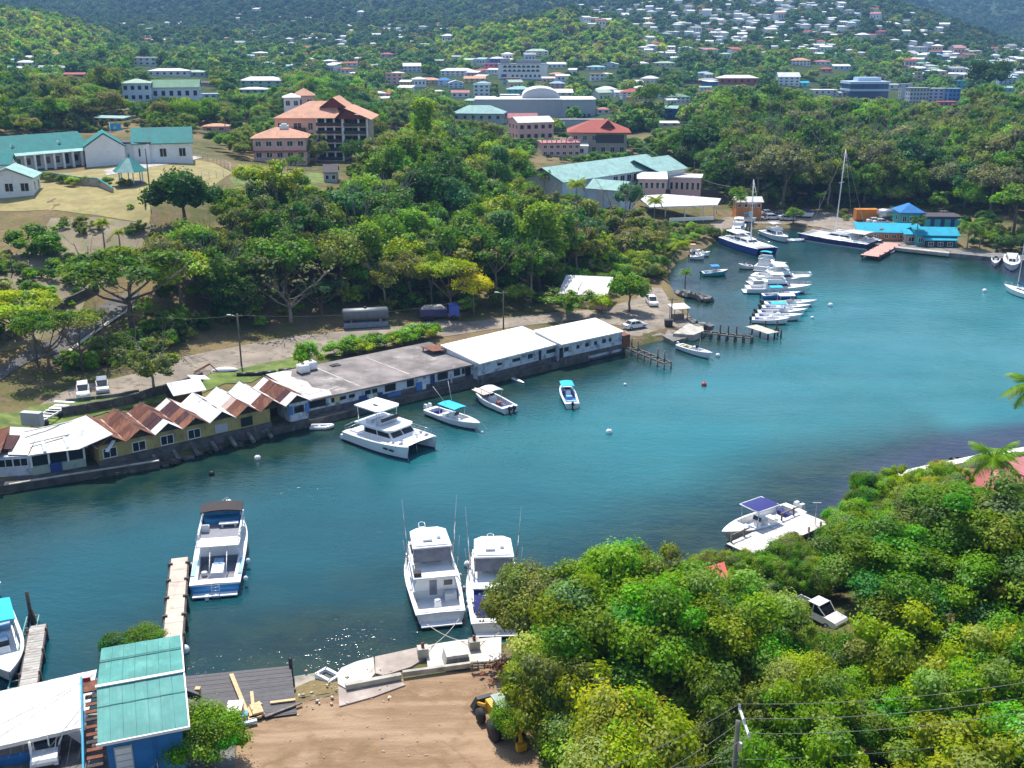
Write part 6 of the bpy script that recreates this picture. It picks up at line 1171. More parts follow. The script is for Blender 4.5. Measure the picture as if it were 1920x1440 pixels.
def cruiser_blue():
 c, L, hd = between((404, 1112), (427, 944), .2, 1.9); L *= 1.0; o = empty('motor_cruiser'); B = 5.0
 ps, X, Z, ins = hull(L, B, 1.15, 2.0, fine=2.6, tr=.92, rake=.10, open0=1 / 18, open1=6 / 18, sole=.55, wall=.65, cols=(WHITE, BLUEH, DECKW, DECKG), stripe=.25); add_parts(o, ps)
 m = MB(); m.add([(-L / 2 - .02, y, z) for y, z in ((-B * .43, .28), (B * .43, .28), (B * .455, 1.0), (-B * .455, 1.0))], [(0, 3, 2, 1)]); m.build('blue_transom', M('azure_paint', (.01, .27, .60), .3, var=.06, coat=.3), o)
 m = MB(); m.box((-L / 2 - .35, 0, .22), (.8, B * .82, .12)); m.build('swim_platform', WHITE, o)
 m = MB(); m.tube([(-L / 2 - .55, -.45, 1.3), (-L / 2 - .75, -.45, -.6)], .04, 5); m.tube([(-L / 2 - .55, .25, 1.3), (-L / 2 - .75, .25, -.6)], .04, 5)
 for i in range(5): m.tube([(-L / 2 - .57 - .035 * i, -.45, 1.1 - .35 * i), (-L / 2 - .57 - .035 * i, .25, 1.1 - .35 * i)], .03, 5)
 m.build('ladder', CHROME, o)
 m = MB(); m.box((-L / 2 - .75, .7, -.05), (.55, .4, .9), taper=.8); m.build('fender_float', WHITE, o)
 x0 = X(6 / 18, 1)
 cab, vs = house_box(x0, L * .30, B * .80, B * .55, 1.2, 1.35, 1.6, .0); cab.build('cabin', WHITE, o); glaze(o, vs, ('side', 'front'), .3, .75)
 m = MB(); m.box((x0 - .2 + 3.1, 0, 2.62), (6.6, B * .80, .14)); m.build('flybridge_deck', DECKG, o)
 m = MB(); m.box((x0 + .05, 0, 2.72), (1.9, B * .84, .12)); m.build('flybridge_overhang', DECKW, o)
 m = MB()
 for s_ in (-1, 1): m.box((x0 + 3.6, s_ * B * .40, 2.95), (5.4, .18, .62))
 m.box((x0 + 6.2, 0, 3.05), (.5, B * .78, .8)); m.build('flybridge_coaming', WHITE, o)
 m = MB(); m.box((x0 + 4.9, 0, 2.95), (1.0, B * .70, .55)); m.box((x0 + 5.5, 0, 3.25), (.25, B * .70, .6)); m.build('blue_sofa', SEATB, o)
 m = MB(); m.box((x0 + 3.6, -.75, 3.1), (.55, 1.9, .12)); m.box((x0 + 3.6, -1.4, 2.85), (.3, .2, .5)); m.box((x0 + 3.6, -.1, 2.85), (.3, .2, .5)); m.build('bench', DECKW, o)
 m = MB(); m.box((x0 + 2.9, 1.5, 2.95), (.7, .75, .5)); m.box((x0 + 2.6, 1.5, 3.25), (.12, .75, .5)); m.build('helm_seat', DECKW, o)
 canopy(o, x0 + 4.2, x0 + 6.5, B * .84, 4.1, BROWNC, True, .12, .22, 'brown_canopy', 3.2)
 rail(o, [(x0 - .8, -B * .40, 2.75), (x0 - .8, 0, 2.75), (x0 - .8, B * .40, 2.75), (x0 + 1.6, B * .42, 2.75)], .75, nm='aft_rail'); rail(o, [(x0 - .8, -B * .40, 2.75), (x0 + 1.6, -B * .42, 2.75)], .75, nm='side_rail')
 m = MB(); xc = (X(1 / 18, 1) + x0) / 2; m.box((xc - .4, -.05, .95), (2.2, 1.25, .8), taper=.92); m.build('engine_box', DECKW, o)
 m = MB(); m.box((xc + 1.0, -.05, 1.25), (1.2, .9, .3)); m.build('chart_box', LBLUE, o)
 m = MB()
 for s_ in (-.85, .75): m.tube([(xc - 1.2, s_, .7), (xc + 1.7, s_, 2.6)], .05, 5)
 m.build('flybridge_ladder', TRIM, o)
 m = MB(); m.lathe([(.02, .55), (.28, .55), (.3, .95), (.02, 1.0)], (xc - .3, 1.25, 0), 10); m.build('bucket', WHITE, o)
 for s_ in (-1, 1): m = MB(); m.box((xc, s_ * (B / 2 - .32), 1.25), (3.2, .35, .06)); m.build('gunwale_pad', LBLUE, o)
 bow = [(X(s, 1), sg * (hb(s, B, 2.6, .92) - .1), Z(s)) for s, sg in ((.55, -1), (.7, -1), (.83, -1), (.93, -1), (.99, -1), (.99, 1), (.93, 1), (.83, 1), (.7, 1), (.55, 1))]; rail(o, bow, .75)
 m = MB(); m.box((L / 2 + .2, 0, 1.95), (1.3, .5, .12)); m.build('bow_pulpit', WHITE, o)
 for s_ in (-1, 1):
  for x in (-L * .2, -L * .42): m = MB(); m.ball((x, s_ * (B / 2 + .25), .75), .24, 8, sz=1.3); m.build('fender', WHITE, o)
 put(o, 0, 0, hd, 'big white cruiser with brown canopy and blue transom beside the concrete pier', 'boat', world=c); o.location.z = 0
cruiser_blue()
def sportfisher(label, s, b, cover=False):
 c, L, hd = between(s, b, .2, 2.0); o = empty('sportfishing_boat'); B = 5.1
 ps, X, Z, ins = hull(L, B, 1.15, 2.35, fine=2.3, tr=.86, rake=.14, open0=1 / 18, open1=5 / 18, sole=.5, wall=.35, cols=(WHITE, NAVY if not cover else DBLUEG, DECKW, DECKW), stripe=.2); add_parts(o, ps)
 x0 = X(5 / 18, 1); x1 = L * .22
 cab, vs = house_box(x0, x1, B * .76, B * .50, 1.3, 1.45, 2.0, .0); cab.build('cabin', WHITE, o); glaze(o, vs, ('side',), .35, .72)
 fd, v2 = house_box(x1 - 2.2, L * .36, B * .52, B * .25, 1.75, .55, 1.5, .2); fd.build('trunk_cabin', WHITE, o)
 m = MB(); m.box((x0 + 2.6, 0, 2.82), (6.2, B * .80, .14)); m.build('flybridge_deck', DECKW, o)
 m = MB()
 for sg in (-1, 1): m.box((x0 + 3.2, sg * B * .37, 3.2), (4.4, .14, .72))
 m.box((x0 + 5.4, 0, 3.25), (.7, B * .74, .85)); m.build('flybridge_coaming', WHITE, o)
 m = MB(); m.box((x0 + 4.3, 0, 3.25), (.8, B * .55, .65)); m.build('console', WHITE, o)
 for y in (-.7, .7): m = MB(); m.box((x0 + 2.9, y, 3.2), (.6, .6, .5)); m.box((x0 + 2.6, y, 3.55), (.12, .6, .55)); m.build('helm_chair', WHITE, o)
 m = MB(); zt = 4.75; xt0, xt1 = x0 + 1.7, x0 + 6.0
 pr = [(xt0, -B * .36), (xt1 - .6, -B * .34), (xt1, -B * .2), (xt1, B * .2), (xt1 - .6, B * .34), (xt0, B * .36)]; m.prism(pr, zt, zt + .14); m.prism([(x * .999 + .0 if False else x + (.25 if x < xt1 - 1 else -.25), y * .85) for x, y in pr], zt + .14, zt + .24); m.build('hardtop', WHITE, o)
 for x in (xt0 + .2, xt1 - .5):
  for sg in (-1, 1): p = MB(); p.tube([(x - .1, sg * B * .35, 3.4), (x, sg * B * .33, zt)], .05, 5); p.build('hardtop_post', CHROME, o)
 m = MB(); m.add([(xt0 + .05, -B * .33, zt), (xt0 + .05, B * .33, zt), (xt0 - .15, B * .35, 3.5), (xt0 - .15, -B * .35, 3.5)], [(0, 1, 2, 3)]); m.build('clear_curtain', SMOKE, o)
 m = MB(); m.add([(xt1 - .1, -B * .3, zt), (xt1 - .1, B * .3, zt), (xt1 - .05, B * .34, 3.6), (xt1 - .05, -B * .34, 3.6)], [(3, 2, 1, 0)]); m.build('clear_curtain', SMOKE, o)
 m = MB(); m.box((xt0 + 1.2, .3, zt + .4), (.5, .9, .18)); m.box((xt0 + 1.6, -.8, zt + .35), (.35, .35, .3)); m.build('radar', WHITE, o)
 xc = (X(1 / 18, 1) + x0) / 2
 if cover:
  m = MB(); m.add([(x0 + .05, -B * .38, 2.8), (x0 + .05, B * .38, 2.8), (x0 - 1.2, B * .38, 2.2), (x0 - 1.2, -B * .38, 2.2), (X(1 / 18, 1) + .3, B * .36, 1.35), (X(1 / 18, 1) + .3, -B * .36, 1.35)], [(0, 1, 2, 3), (3, 2, 4, 5)]); m.build('navy_cover', NAVYC, o)
  m = MB(); m.tube([(x0 - .9, -1.1, 2.35), (x0 - 1.2, -.6, 2.6), (x0 - 1.2, .6, 2.6), (x0 - .9, 1.1, 2.35)], .05, 5); m.build('cover_arch', TRIM, o)
 else:
  m = MB(); m.box((x0 + .0, .2, 1.6), (.06, .7, 1.5)); m.build('cabin_door', SMOKE, o)
  m = MB(); m.box((x0 - .02, -1.2, 2.0), (.06, .8, .5)); m.build('window', GLASS, o)
  m = MB(); m.box((xc, 0, .8), (.7, .7, .6), taper=.8); m.lathe([(.28, 0), (.28, .1), (.02, .12)], (xc, 0, 1.1), 8); m.build('fighting_chair', WHITE, o)
  m = MB(); m.box((x0 - .45, -1.35, .85), (.7, 1.1, .7)); m.build('tackle_station', DECKW, o)
  m = MB(); m.box((x0 + .2, 1.6, 2.95), (.7, .7, .6)); m.build('air_box', BLACK, o)
 m = MB(); m.box((-L / 2 + .45, 0, 1.0), (.5, B * .7, .5)); m.build('transom_seat', DECKW, o)
 m = MB(); m.box((-L / 2 - .3, 0, .2), (.7, B * .72, .1)); m.build('swim_platform', WHITE, o)
 for sg in (-1, 1):
  m = MB(); m.tube([(x0 + 3.4, sg * B * .42, 2.7), (x0 + 3.0, sg * B * .50, 9.3)], .075, 6, r2=.025); m.tube([(x0 + 3.6, sg * B * .40, 3.3), (x0 + 3.25, sg * B * .46, 5.6)], .04, 5); m.build('outrigger', CHROME, o)
  m = MB(); m.tube([(x0 + 1.4, sg * B * .44, 2.6), (x0 + 2.2, sg * B * .52, 5.6)], .04, 5, r2=.02); m.lathe([(.09, 0), (.09, .35)], (x0 + 1.65, sg * B * .465, 3.4), 6); m.build('fishing_rod', STEEL, o)
 bow = [(X(s_, 1), sg * (hb(s_, B, 2.3, .86) - .08), Z(s_)) for s_, sg in ((.58, -1), (.7, -1), (.8, -1), (.9, -1), (.97, -1), (.97, 1), (.9, 1), (.8, 1), (.7, 1), (.58, 1))]; rail(o, bow, .7)
 m = MB(); m.box((L / 2 + .3, 0, 2.34), (1.9, .6, .12)); m.tube([(L / 2 - .4, -.35, 2.4), (L / 2 + 1.1, -.3, 2.9), (L / 2 + 1.35, 0, 2.9), (L / 2 + 1.1, .3, 2.9), (L / 2 - .4, .35, 2.4)], .035, 5); m.build('bow_pulpit', WHITE, o)
 for x in (-.36, -.18, .0): m = MB(); m.ball((L * x, -(B / 2 + .2), .8), .22, 8, sz=1.6); m.build('fender', WHITE, o)
 m = MB(); m.ball((-L * .42, -(B / 2 + .35), .7), .42, 10); m.build('round_fender', WHITE, o)
 put(o, 0, 0, hd, label, 'boat', 'sportfishing boats moored stern to the apron', world=c); return o
sportfisher('white sportfishing boat with open white cockpit, left of the moored pair', (827, 1168), (793, 1003))
sportfisher('white sportfishing boat with navy cockpit cover, right of the moored pair', (931, 1187), (920, 1026), True)
def power_cat():
 bow = (P(762, 862) + P(822, 842)) / 2; st = P(655, 825); ax = None
 h0 = math.atan2((P(762, 862) - st).y, (P(762, 862) - st).x); o = empty('power_catamaran'); L, S_ = 11.6, 5.0; W = 1.75
 nn = Vector((-math.sin(h0), math.cos(h0), 0)); c = (P(762, 862) + st) / 2 + nn * S_ / 2
 for sg in (-1, 1):
  ps, X, Z, ins = hull(L, W, 1.25, 1.75, fine=2.4, tr=.8, rake=.04, draft=.5, cols=(WHITE, DBLUEG, DECKW, DECKW), stripe=.18)
  for nm, m, mats in ps: q_ = m.build(nm, mats, o); q_.location.y = sg * S_ / 2
  for x in (.2, .29): m = MB(); m.box((L * x, sg * (S_ / 2 + W * .43) , .95), (.75, .10, .22)); m.build('port_light', GLASS, o)
  m = MB(); m.box((-L / 2 - .2, sg * S_ / 2, .45), (.9, W * .7, .5), taper=.9); m.build('stern_step', WHITE, o)
 m = MB(); m.box((-.6, 0, 1.28), (L * .78, S_, .5)); m.build('bridge_deck', WHITE, o)
 m = MB(); m.add([(L * .325, -S_ / 2, 1.55), (L * .46, -S_ / 2, 1.68), (L * .43, 0, 1.6), (L * .46, S_ / 2, 1.68), (L * .325, S_ / 2, 1.55)], [(0, 1, 2, 3, 4)]); m.build('foredeck', DECKW, o)
 cab, vs = house_box(-L * .22, L * .24, S_ * 1.0, S_ * .86, 1.5, 1.15, 1.2, .0, top=.9); cab.build('saloon', WHITE, o); glaze(o, vs, ('side', 'front'), .35, .82, .05)
 m = MB(); m.prism([(-L * .36, -S_ * .5), (L * .14, -S_ * .47), (L * .19, -S_ * .3), (L * .19, S_ * .3), (L * .14, S_ * .47), (-L * .36, S_ * .5)], 2.66, 2.86); m.build('saloon_roof', WHITE, o)
 m = MB(); m.box((-L * .08, 0, 3.15), (.8, S_ * .62, .6)); m.box((-L * .22, 0, 3.05), (.9, S_ * .6, .4)); m.box((-L * .02, -S_ * .02, 3.35), (.1, S_ * .62, .5)); m.build('flybridge_seat', WHITE, o)
 m = MB(); m.box((-.1, 0, 3.55), (.08, S_ * .6, .45), ry=-.3); m.build('flybridge_windscreen', GLASS, o)
 m = MB(); zt = 4.75; m.prism([(-L * .40, -S_ * .40), (-L * .05, -S_ * .42), (-L * .0, -S_ * .3), (-L * .0, S_ * .3), (-L * .05, S_ * .42), (-L * .40, S_ * .40)], zt, zt + .16); m.build('hardtop', WHITE, o)
 m = MB(); m.box((-L * .2, -.4, zt + .2), (.7, .35, .08)); m.build('roof_hatch', GLASS, o)
 for x in (-L * .36, -L * .06):
  for sg in (-1, 1): p = MB(); p.tube([(x, sg * S_ * .34, 2.8), (x, sg * S_ * .36, zt)], .06, 6); p.build('hardtop_post', CHROME, o)
 for x, y in ((.30, -1.5), (.30, 1.2), (.36, -2.3), (.36, 2.3), (.25, -2.4), (.26, 2.4)): m = MB(); m.box((L * x, y, 1.78), (.45, .45, .05)); m.build('deck_hatch', SMOKE, o)
 rail(o, [(-L * .46, -S_ * .62, 1.3), (-L * .46, -S_ * .2, 1.4), (-L * .46, S_ * .2, 1.4), (-L * .46, S_ * .62, 1.3)], .9, nm='stern_rail')
 for sg in (-1, 1): rail(o, [(L * f, sg * (S_ / 2 + W * .40), 1.5) for f in (-.2, -.05, .1, .25, .36)], .65, nm='side_rail', r=.02)
 m = MB(); m.tube([(L * .42, -.3, 1.5), (L * .44, -.3, -.6)], .03, 4); m.tube([(L * .46, -S_ / 2, 1.4), (L * .52, -S_ / 2 - .2, -.7)], .03, 4); m.build('anchor_bridle', STEEL, o)
 put(o, 0, 0, h0, 'big white power catamaran with flybridge hardtop moored by the grey warehouse', 'catamaran', world=c)
power_cat()
def centre_console(name, label, s, b, B, hullm, bot, can, ring=None, z0=.75, z1=1.25, eng=1, engm=None, group=None, cat='boat', zc=2.35, inner=DECKW, cw=.82, cx=(-.22, .12), scale_c=1.0, seats=None, rub=None, ztop=.2, zbow=1.0, extras=True):
 c, L, hd = between(s, b, ztop, zbow); o = empty(name)
 ps, X, Z, ins = hull(L, B, z0, z1, n=14, fine=2.3, tr=.88, rake=.14, open0=1 / 14, open1=10 / 14, sole=.3, wall=.24, cols=(hullm, bot, WHITE, inner), stripe=.15, rub=rub); add_parts(o, ps)
 if extras:
  m = MB(); m.box((-L * .02, 0, .8), (L * .10, B * .34, 1.0), taper=.85); m.build('console', WHITE, o)
  m = MB(); m.box((L * .04, 0, 1.35), (.06, B * .32, .45), ry=-.35); m.build('windscreen', GLASS, o)
  m = MB(); m.box((-L * .16, 0, .6), (L * .07, B * .36, .55)); m.build('seat', seats or DECKW, o)
  m = MB(); m.box((L * .17, 0, .55), (L * .10, B * .4, .45)); m.build('bow_seat', seats or WHITE, o)
  m = MB(); m.box((-L * .36, 0, .55), (L * .05, B * .6, .45)); m.build('stern_bench', seats or NAVYC, o)
 if can is not None: canopy(o, L * cx[0], L * cx[1], B * cw, zc, can, True, .08, .12, 'canopy', .7, ring)
 for i in range(eng): outboard(o, -L / 2 - .1, (i - (eng - 1) / 2) * .75, .45, engm, max(.8, L / 9))
 return put(o, 0, 0, hd, label, cat, group, world=c), L, B
o, L, B = centre_console('centre_console_boat', 'white centre console boat with bright turquoise canopy near the power catamaran', (806, 772), (901, 796), 2.7, WHITE, DBLUEG, TURQ, eng=2, engm=WHITE)
m = MB(); m.tube([(-L * .1, .5, 2.4), (-L * .22, .9, 5.2)], .03, 4); m.tube([(-L * .1, -.5, 2.4), (-L * .25, -1.6, 4.9)], .03, 4); m.build('antenna', TRIM, o)
m = MB(); m.ball((L * .55, -.2, .1), .2, 8); m.build('bow_fender', WHITE, o)
o, L, B = centre_console('motor_boat', 'small white twin hulled motor boat with cream hardtop beside the quay', (957, 772), (890, 731), 3.0, WHITE, DBLUEG, None, z0=.9, z1=1.3, eng=2, inner=DECKG)
m = MB(); m.box((L * .26, 0, 1.32), (L * .36, B * .62, .12)); m.build('tan_foredeck', M('tan_deck', (.56, .42, .36), .7), o)
canopy(o, -L * .12, L * .16, B * .8, 2.35, WHITE, True, .12, .2, 'hardtop', .9)
m = MB(); m.box((-L * .22, .3, .8), (.5, .5, .5)); m.build('red_cushion', M('dull_red', (.4, .08, .06), .7), o)
o, L, B = centre_console('panga_boat', 'blue and white open boat with turquoise canopy alone in the middle of the cove', (1073, 764), (1057, 716), 2.3, WHITE, BLUEH, TURQ, eng=1, inner=BLUEH, rub=BLUEH, cx=(-.02, .26), zc=1.9, seats=LBLUE)
def sail_cat(name, label, s, b, B, hm, mast_px, mast_top_px, cabin=(.0, .4), dark=False):
 c, L, hd = between(s, b, .3, 1.3); o = empty(name); W = 1.7
 for sg in (-1, 1):
  ps, X, Z, ins = hull(L, W, 1.5, 1.85, fine=2.6, tr=.8, rake=.06, draft=.5, cols=(hm, WHITE if dark else DBLUEG, WHITE, WHITE), stripe=.3 if dark else .15)
  for nm, m, mats in ps: q_ = m.build(nm, mats, o); q_.location.y = sg * (B - W) / 2
 m = MB(); m.box((-L * .05, 0, 1.55), (L * .82, B - W * .9, .45)); m.build('bridge_deck', WHITE, o)
 m = MB(); m.box((L * .38, 0, 1.7), (L * .12, B - W, .06)); m.build('trampoline', DECKG, o); m = MB(); m.tube([(L * .44, -(B - W) / 2, 1.8), (L * .44, (B - W) / 2, 1.8)], .13, 6); m.build('cross_beam', TRIM, o)
 cab, vs = house_box(-L * .22, L * .16, B * .56, B * .42, 1.75, 1.0, 1.8, .0); cab.build('cabin', WHITE, o); glaze(o, vs, ('side', 'front'), .35, .75)
 canopy(o, -L * .42, -L * .12, B * .6, 3.5, WHITE, True, .1, .15, 'awning', 1.8)
 for i in range(4): m = MB(); m.box((-L * (.26 + .05 * i), (-1) ** i * B * .2, 1.95), (.5, B * .24, .35)); m.build('bench', DECKW, o)
 rail(o, [(L * f, sg * (B / 2 - .15), 1.65) for sg in (1,) for f in (-.45, -.3, -.15, 0, .15, .3)], .7, nm='side_rail', r=.025); rail(o, [(L * f, -(B / 2 - .15), 1.65) for f in (-.45, -.3, -.15, 0, .15, .3)], .7, nm='side_rail', r=.025)
 mt = P(mast_px[0], mast_px[1], 2.3); Hm = (mast_px[1] - mast_top_px[1]) * (DEP(mt) / FOC) * 1.03
 x = L * .06; m = MB(); m.tube([(x, 0, 1.8), (x - .04 * Hm, 0, 1.8 + Hm)], .17, 8, r2=.11); ms = m.build('mast', TRIM, o)
 m = MB(); m.tube([(x - .5, -1.3, 1.8 + Hm * .62), (x - .5, 1.3, 1.8 + Hm * .62)], .05, 5); m.build('spreader', TRIM, ms)
 m = MB(); m.tube([(x - .2, 0, 3.3), (x - L * .36, 0, 3.5)], .16, 7); m.build('boom', WHITE, o)
 m = MB()
 for e in ((L * .44, 0, 1.85), (-L * .3, B * .42, 1.7), (-L * .3, -B * .42, 1.7)): m.tube([(x - .04 * Hm, 0, 1.7 + Hm), e], .025, 4)
 m.build('stay', STEEL, o)
 put(o, 0, 0, hd, label, 'catamaran', world=c)
sail_cat('excursion_catamaran', 'royal blue excursion catamaran with white deck moored at the near side of the marina', (1368, 452), (1440, 470), 7.0, ROYAL, (1425, 440), (1425, 330))
sail_cat('sailing_catamaran', 'long navy and white sailing catamaran with the tall white mast', (1640, 463), (1508, 437), 8.5, NAVY, (1565, 432), (1590, 280), dark=True)
def motor_yacht(label, s, b, B=3.8, fly=True, can=None, zz=1.4, group='motor yachts in the moored row'):
 c, L, hd = between(s, b, .3, 1.4); o = empty('motor_yacht')
 ps, X, Z, ins = hull(L, B, 1.1, 1.8, n=14, fine=2.3, tr=.88, rake=.14, open0=1 / 14, open1=4 / 14, sole=.5, wall=.3, cols=(WHITE, DBLUEG, DECKW, DECKW), stripe=.2); add_parts(o, ps)
 x0 = X(4 / 14, 1); cab, vs = house_box(x0, L * .22, B * .78, B * .5, 1.2, 1.2, 1.7, 0); cab.build('cabin', WHITE, o); glaze(o, vs, ('side', 'front'), .3, .75)
 if fly:
  m = MB(); m.box((x0 + L * .14, 0, 2.5), (L * .34, B * .76, .12)); m.build('flybridge_deck', WHITE, o)
  m = MB(); m.box((x0 + L * .27, 0, 2.85), (.5, B * .7, .6)); m.box((x0 + L * .14, B * .36, 2.8), (L * .24, .12, .5)); m.box((x0 + L * .14, -B * .36, 2.8), (L * .24, .12, .5)); m.build('flybridge_coaming', WHITE, o)
  canopy(o, x0 + L * .06, x0 + L * .26, B * .7, 4.0, can or WHITE, True, .1, .15, 'canopy', 2.7)
 rail(o, [(X(s_, 1), sg * (hb(s_, B, 2.3, .88) - .08), Z(s_)) for s_, sg in ((.6, -1), (.75, -1), (.88, -1), (.98, -1), (.98, 1), (.88, 1), (.75, 1), (.6, 1))], .6, r=.025)
 m = MB(); m.box((-L / 2 - .3, 0, .25), (.7, B * .8, .1)); m.build('swim_platform', WHITE, o)
 put(o, 0, 0, hd, label, 'boat', group, world=c); return o, L, B
motor_yacht('white motor yacht with turquoise canopies at the far end of the moored row', (1425, 507), (1447, 488), 3.6, True, TURQ)
motor_yacht('large white flybridge yacht, third from the far end of the moored row', (1408, 530), (1523, 518), 4.2)
motor_yacht('white flybridge yacht with pointed bow pulpit, second from the far end of the row', (1412, 519), (1521, 522), 3.8)
motor_yacht('large white yacht with dark raked windscreen in the middle of the moored row', (1398, 545), (1523, 537), 4.2)
o, L, B = centre_console('blue_speedboat', 'blue speedboat with turquoise canopy under the large white yachts', (1428, 557), (1502, 549), 2.6, BLUEH, NAVY, TURQ, cx=(-.32, 0.0), group='speedboats in the moored row')
for lab, s, b, cn, st, B_ in (('white speedboat with cream hardtop, farthest of the four below the blue one', (1432, 573), (1532, 565), WHITE, None, 2.8), ('long white speedboat without any canopy in the moored row', (1428, 580), (1521, 574), None, NAVY, 2.6), ('white speedboat with turquoise canopy nearest but one in the row', (1420, 589), (1514, 582), TURQ, NAVY, 2.6), ('white speedboat with low bow just behind the nearest boat of the row', (1416, 596), (1506, 592), None, None, 2.6), ('nearest white speedboat of the row with dark lower hull and tilted engine', (1410, 602), (1481, 599), None, None, 2.5)):
 centre_console('speedboat', lab, s, b, B_, WHITE, NAVY, cn, eng=2, cx=(-.25, .05), rub=st, group='speedboats in the moored row', zbow=.9)
centre_console('teal_boat', 'teal open boat with bright blue canopy near the shrubs', (1316, 515), (1365, 507), 2.6, TEALH, NAVY, M('bright_blue_canvas', (0.0, .22, .62), .7), inner=TEALH, cx=(-.2, .12), zc=2.2)
o, L, B = centre_console('panga', 'slim white open fishing boat with yellow thwarts by the skeletal jetty', (1273, 651), (1336, 664), 1.9, WHITE, LBLUE, None, eng=1, engm=WHITE, inner=LBLUE, seats=M('yellow_thwart', (.55, .42, .15), .7))
m = MB(); m.tube([(L * .12, 0, .4), (L * .12, 0, 3.0)], .04, 5); m.build('flag_pole', STEEL, o)
centre_console('navy_topped_boat', 'white boat with navy hull sides and framed navy canopy at the white dock', (1492, 962), (1352, 1000), 3.3, WHITE, NAVY, NAVYC, ring=WHITE, eng=2, engm=WHITE, cx=(-.12, .16), zc=2.9, cw=.78, z0=.95, z1=1.35, zbow=1.2)
centre_console('left_edge_boat', 'white boat with turquoise canopy and navy bottom cut by the left edge', (-6, 1168), (18, 1262), 3.3, WHITE, NAVY, TURQ, z0=1.1, z1=1.6, eng=1, cx=(-.45, -.08), zc=2.7, seats=LBLUE, zbow=1.5)
centre_console('edge_boat', 'white boat bow just showing at the left picture edge', (-60, 1120), (2, 1092), 3.0, WHITE, DBLUEG, None, zbow=1.2)
def inflatable(label, px, py, hd, L=3.0, B=1.6, mat=None, eng=False):
 o = empty('inflatable_dinghy'); r = .24; m = MB(); m.tube([(-L / 2, -B / 2 + r, .22), (L * .2, -B / 2 + r, .24), (L * .42, -B * .22, .34), (L / 2, 0, .42), (L * .42, B * .22, .34), (L * .2, B / 2 - r, .24), (-L / 2, B / 2 - r, .22)], r, 8); m.build('tube', mat or WHITE, o)
 m = MB(); m.box((-L * .05, 0, .08), (L * .8, B - 2 * r, .06)); m.build('floor', DECKG, o); m = MB(); m.box((-L * .1, 0, .3), (.25, B - 1.6 * r, .05)); m.build('thwart', DECKW, o); m = MB(); m.box((-L * .44, 0, .28), (.06, B - 2 * r, .4)); m.build('transom', DECKW, o)
 if eng: outboard(o, -L * .46, 0, .3, None, .7)
 return put(o, px, py, hd, label, 'dinghy', None)
inflatable('small white inflatable dinghy tied below the gabled warehouse', 603, 803, .05); inflatable('white inflatable dinghy just right of the pink jetty', 1662, 474, .3, 4.2, 1.9, None, True); inflatable('grey white dinghy between the two catamarans in the marina', 1490, 452, .1, 5.0, 2.0)
o = empty('kayak'); m = MB(); n = 12; 
prof = [(max(.02, .38 * math.sin(math.pi * i / n) ** .6), i / n) for i in range(n + 1)]; vs, fs = [], []
for rr, s in prof:
 for j in range(8): a = 6.2832 * j / 8; vs.append((-1.7 + 3.4 * s, rr * math.cos(a), .1 + rr * .55 * math.sin(a)))
for i in range(n):
 for j in range(8): fs.append((i * 8 + j, (i + 1) * 8 + j, (i + 1) * 8 + (j + 1) % 8, i * 8 + (j + 1) % 8))
m.add(vs, fs, 0, True); m.build('hull', WHITE, o); m = MB(); m.box((-.1, 0, .28), (.8, .4, .05)); m.build('cockpit', SMOKE, o); put(o, 970, 714, -.9, 'tiny white rowing skiff floating just off the quay', 'skiff')
def sailboat():
 o = empty('sailboat'); c = P(1915, 548); L, B = 11.5, 3.3
 ps, X, Z, ins = hull(L, B, 1.0, 1.35, fine=2.0, tr=.6, rake=.12, draft=.4, open0=2 / 18, open1=5 / 18, sole=.5, wall=.45, cols=(WHITE, DBLUEG, DECKW, DECKW), stripe=.12, rub=BLUEH); add_parts(o, ps)
 cab, vs = house_box(-L * .18, L * .2, B * .5, B * .32, 1.15, .45, .9, .1); cab.build('cabin', WHITE, o); glaze(o, vs, ('side',), .3, .7)
 m = MB(); m.tube([(L * .17, 0, 1.3), (L * .155, 0, 15)], .1, 7, r2=.07); ms = m.build('mast', TRIM, o); m = MB(); m.tube([(L * .16, -.9, 8), (L * .16, .9, 8)], .04, 5); m.build('spreader', TRIM, ms)
 m = MB(); m.tube([(L * .16, 0, 2.3), (-L * .25, 0, 2.3)], .16, 7); m.build('boom_with_blue_cover', NAVYC, o)
 m = MB()
 for e in ((L / 2, 0, 1.35), (-L / 2, 0, 1.05), (L * .06, B / 2, 1.1), (L * .06, -B / 2, 1.1)): m.tube([(L * .155, 0, 14.8), e], .02, 4)
 m.build('stay', STEEL, o); rail(o, [(L * .36, -.7, 1.3), (L * .5, 0, 1.38), (L * .36, .7, 1.3)], .6)
 d = P(1866, 540) - P(1980, 575); put(o, 0, 0, math.atan2(d.y, d.x), 'white sailboat with blue boom cover cut by the right edge', 'sailboat', world=(P(1866, 540) + P(1975, 572)) / 2)
sailboat()
motor_yacht('blue hulled cabin boat with white wheelhouse moored at the far right', (1896, 484), (1898, 500), 3.6, False, None, group=None)[0]
centre_console('open_skiff', 'grey white open skiff left of the blue hulled cabin boat', (1868, 478), (1866, 496), 2.0, WHITE, DBLUEG, None)
centre_console('jetty_skiff', 'small open skiff moored behind the row of motor yachts', (1410, 502), (1384, 496), 2.2, WHITE, DBLUEG, None, extras=True)
motor_yacht('white cabin cruiser squeezed behind the royal blue catamaran', (1432, 437), (1478, 447), 3.6, True, None, group=None)
motor_yacht('white flybridge cruiser behind the left bow of the royal blue catamaran', (1388, 425), (1380, 440), 3.6, True, None, group=None)
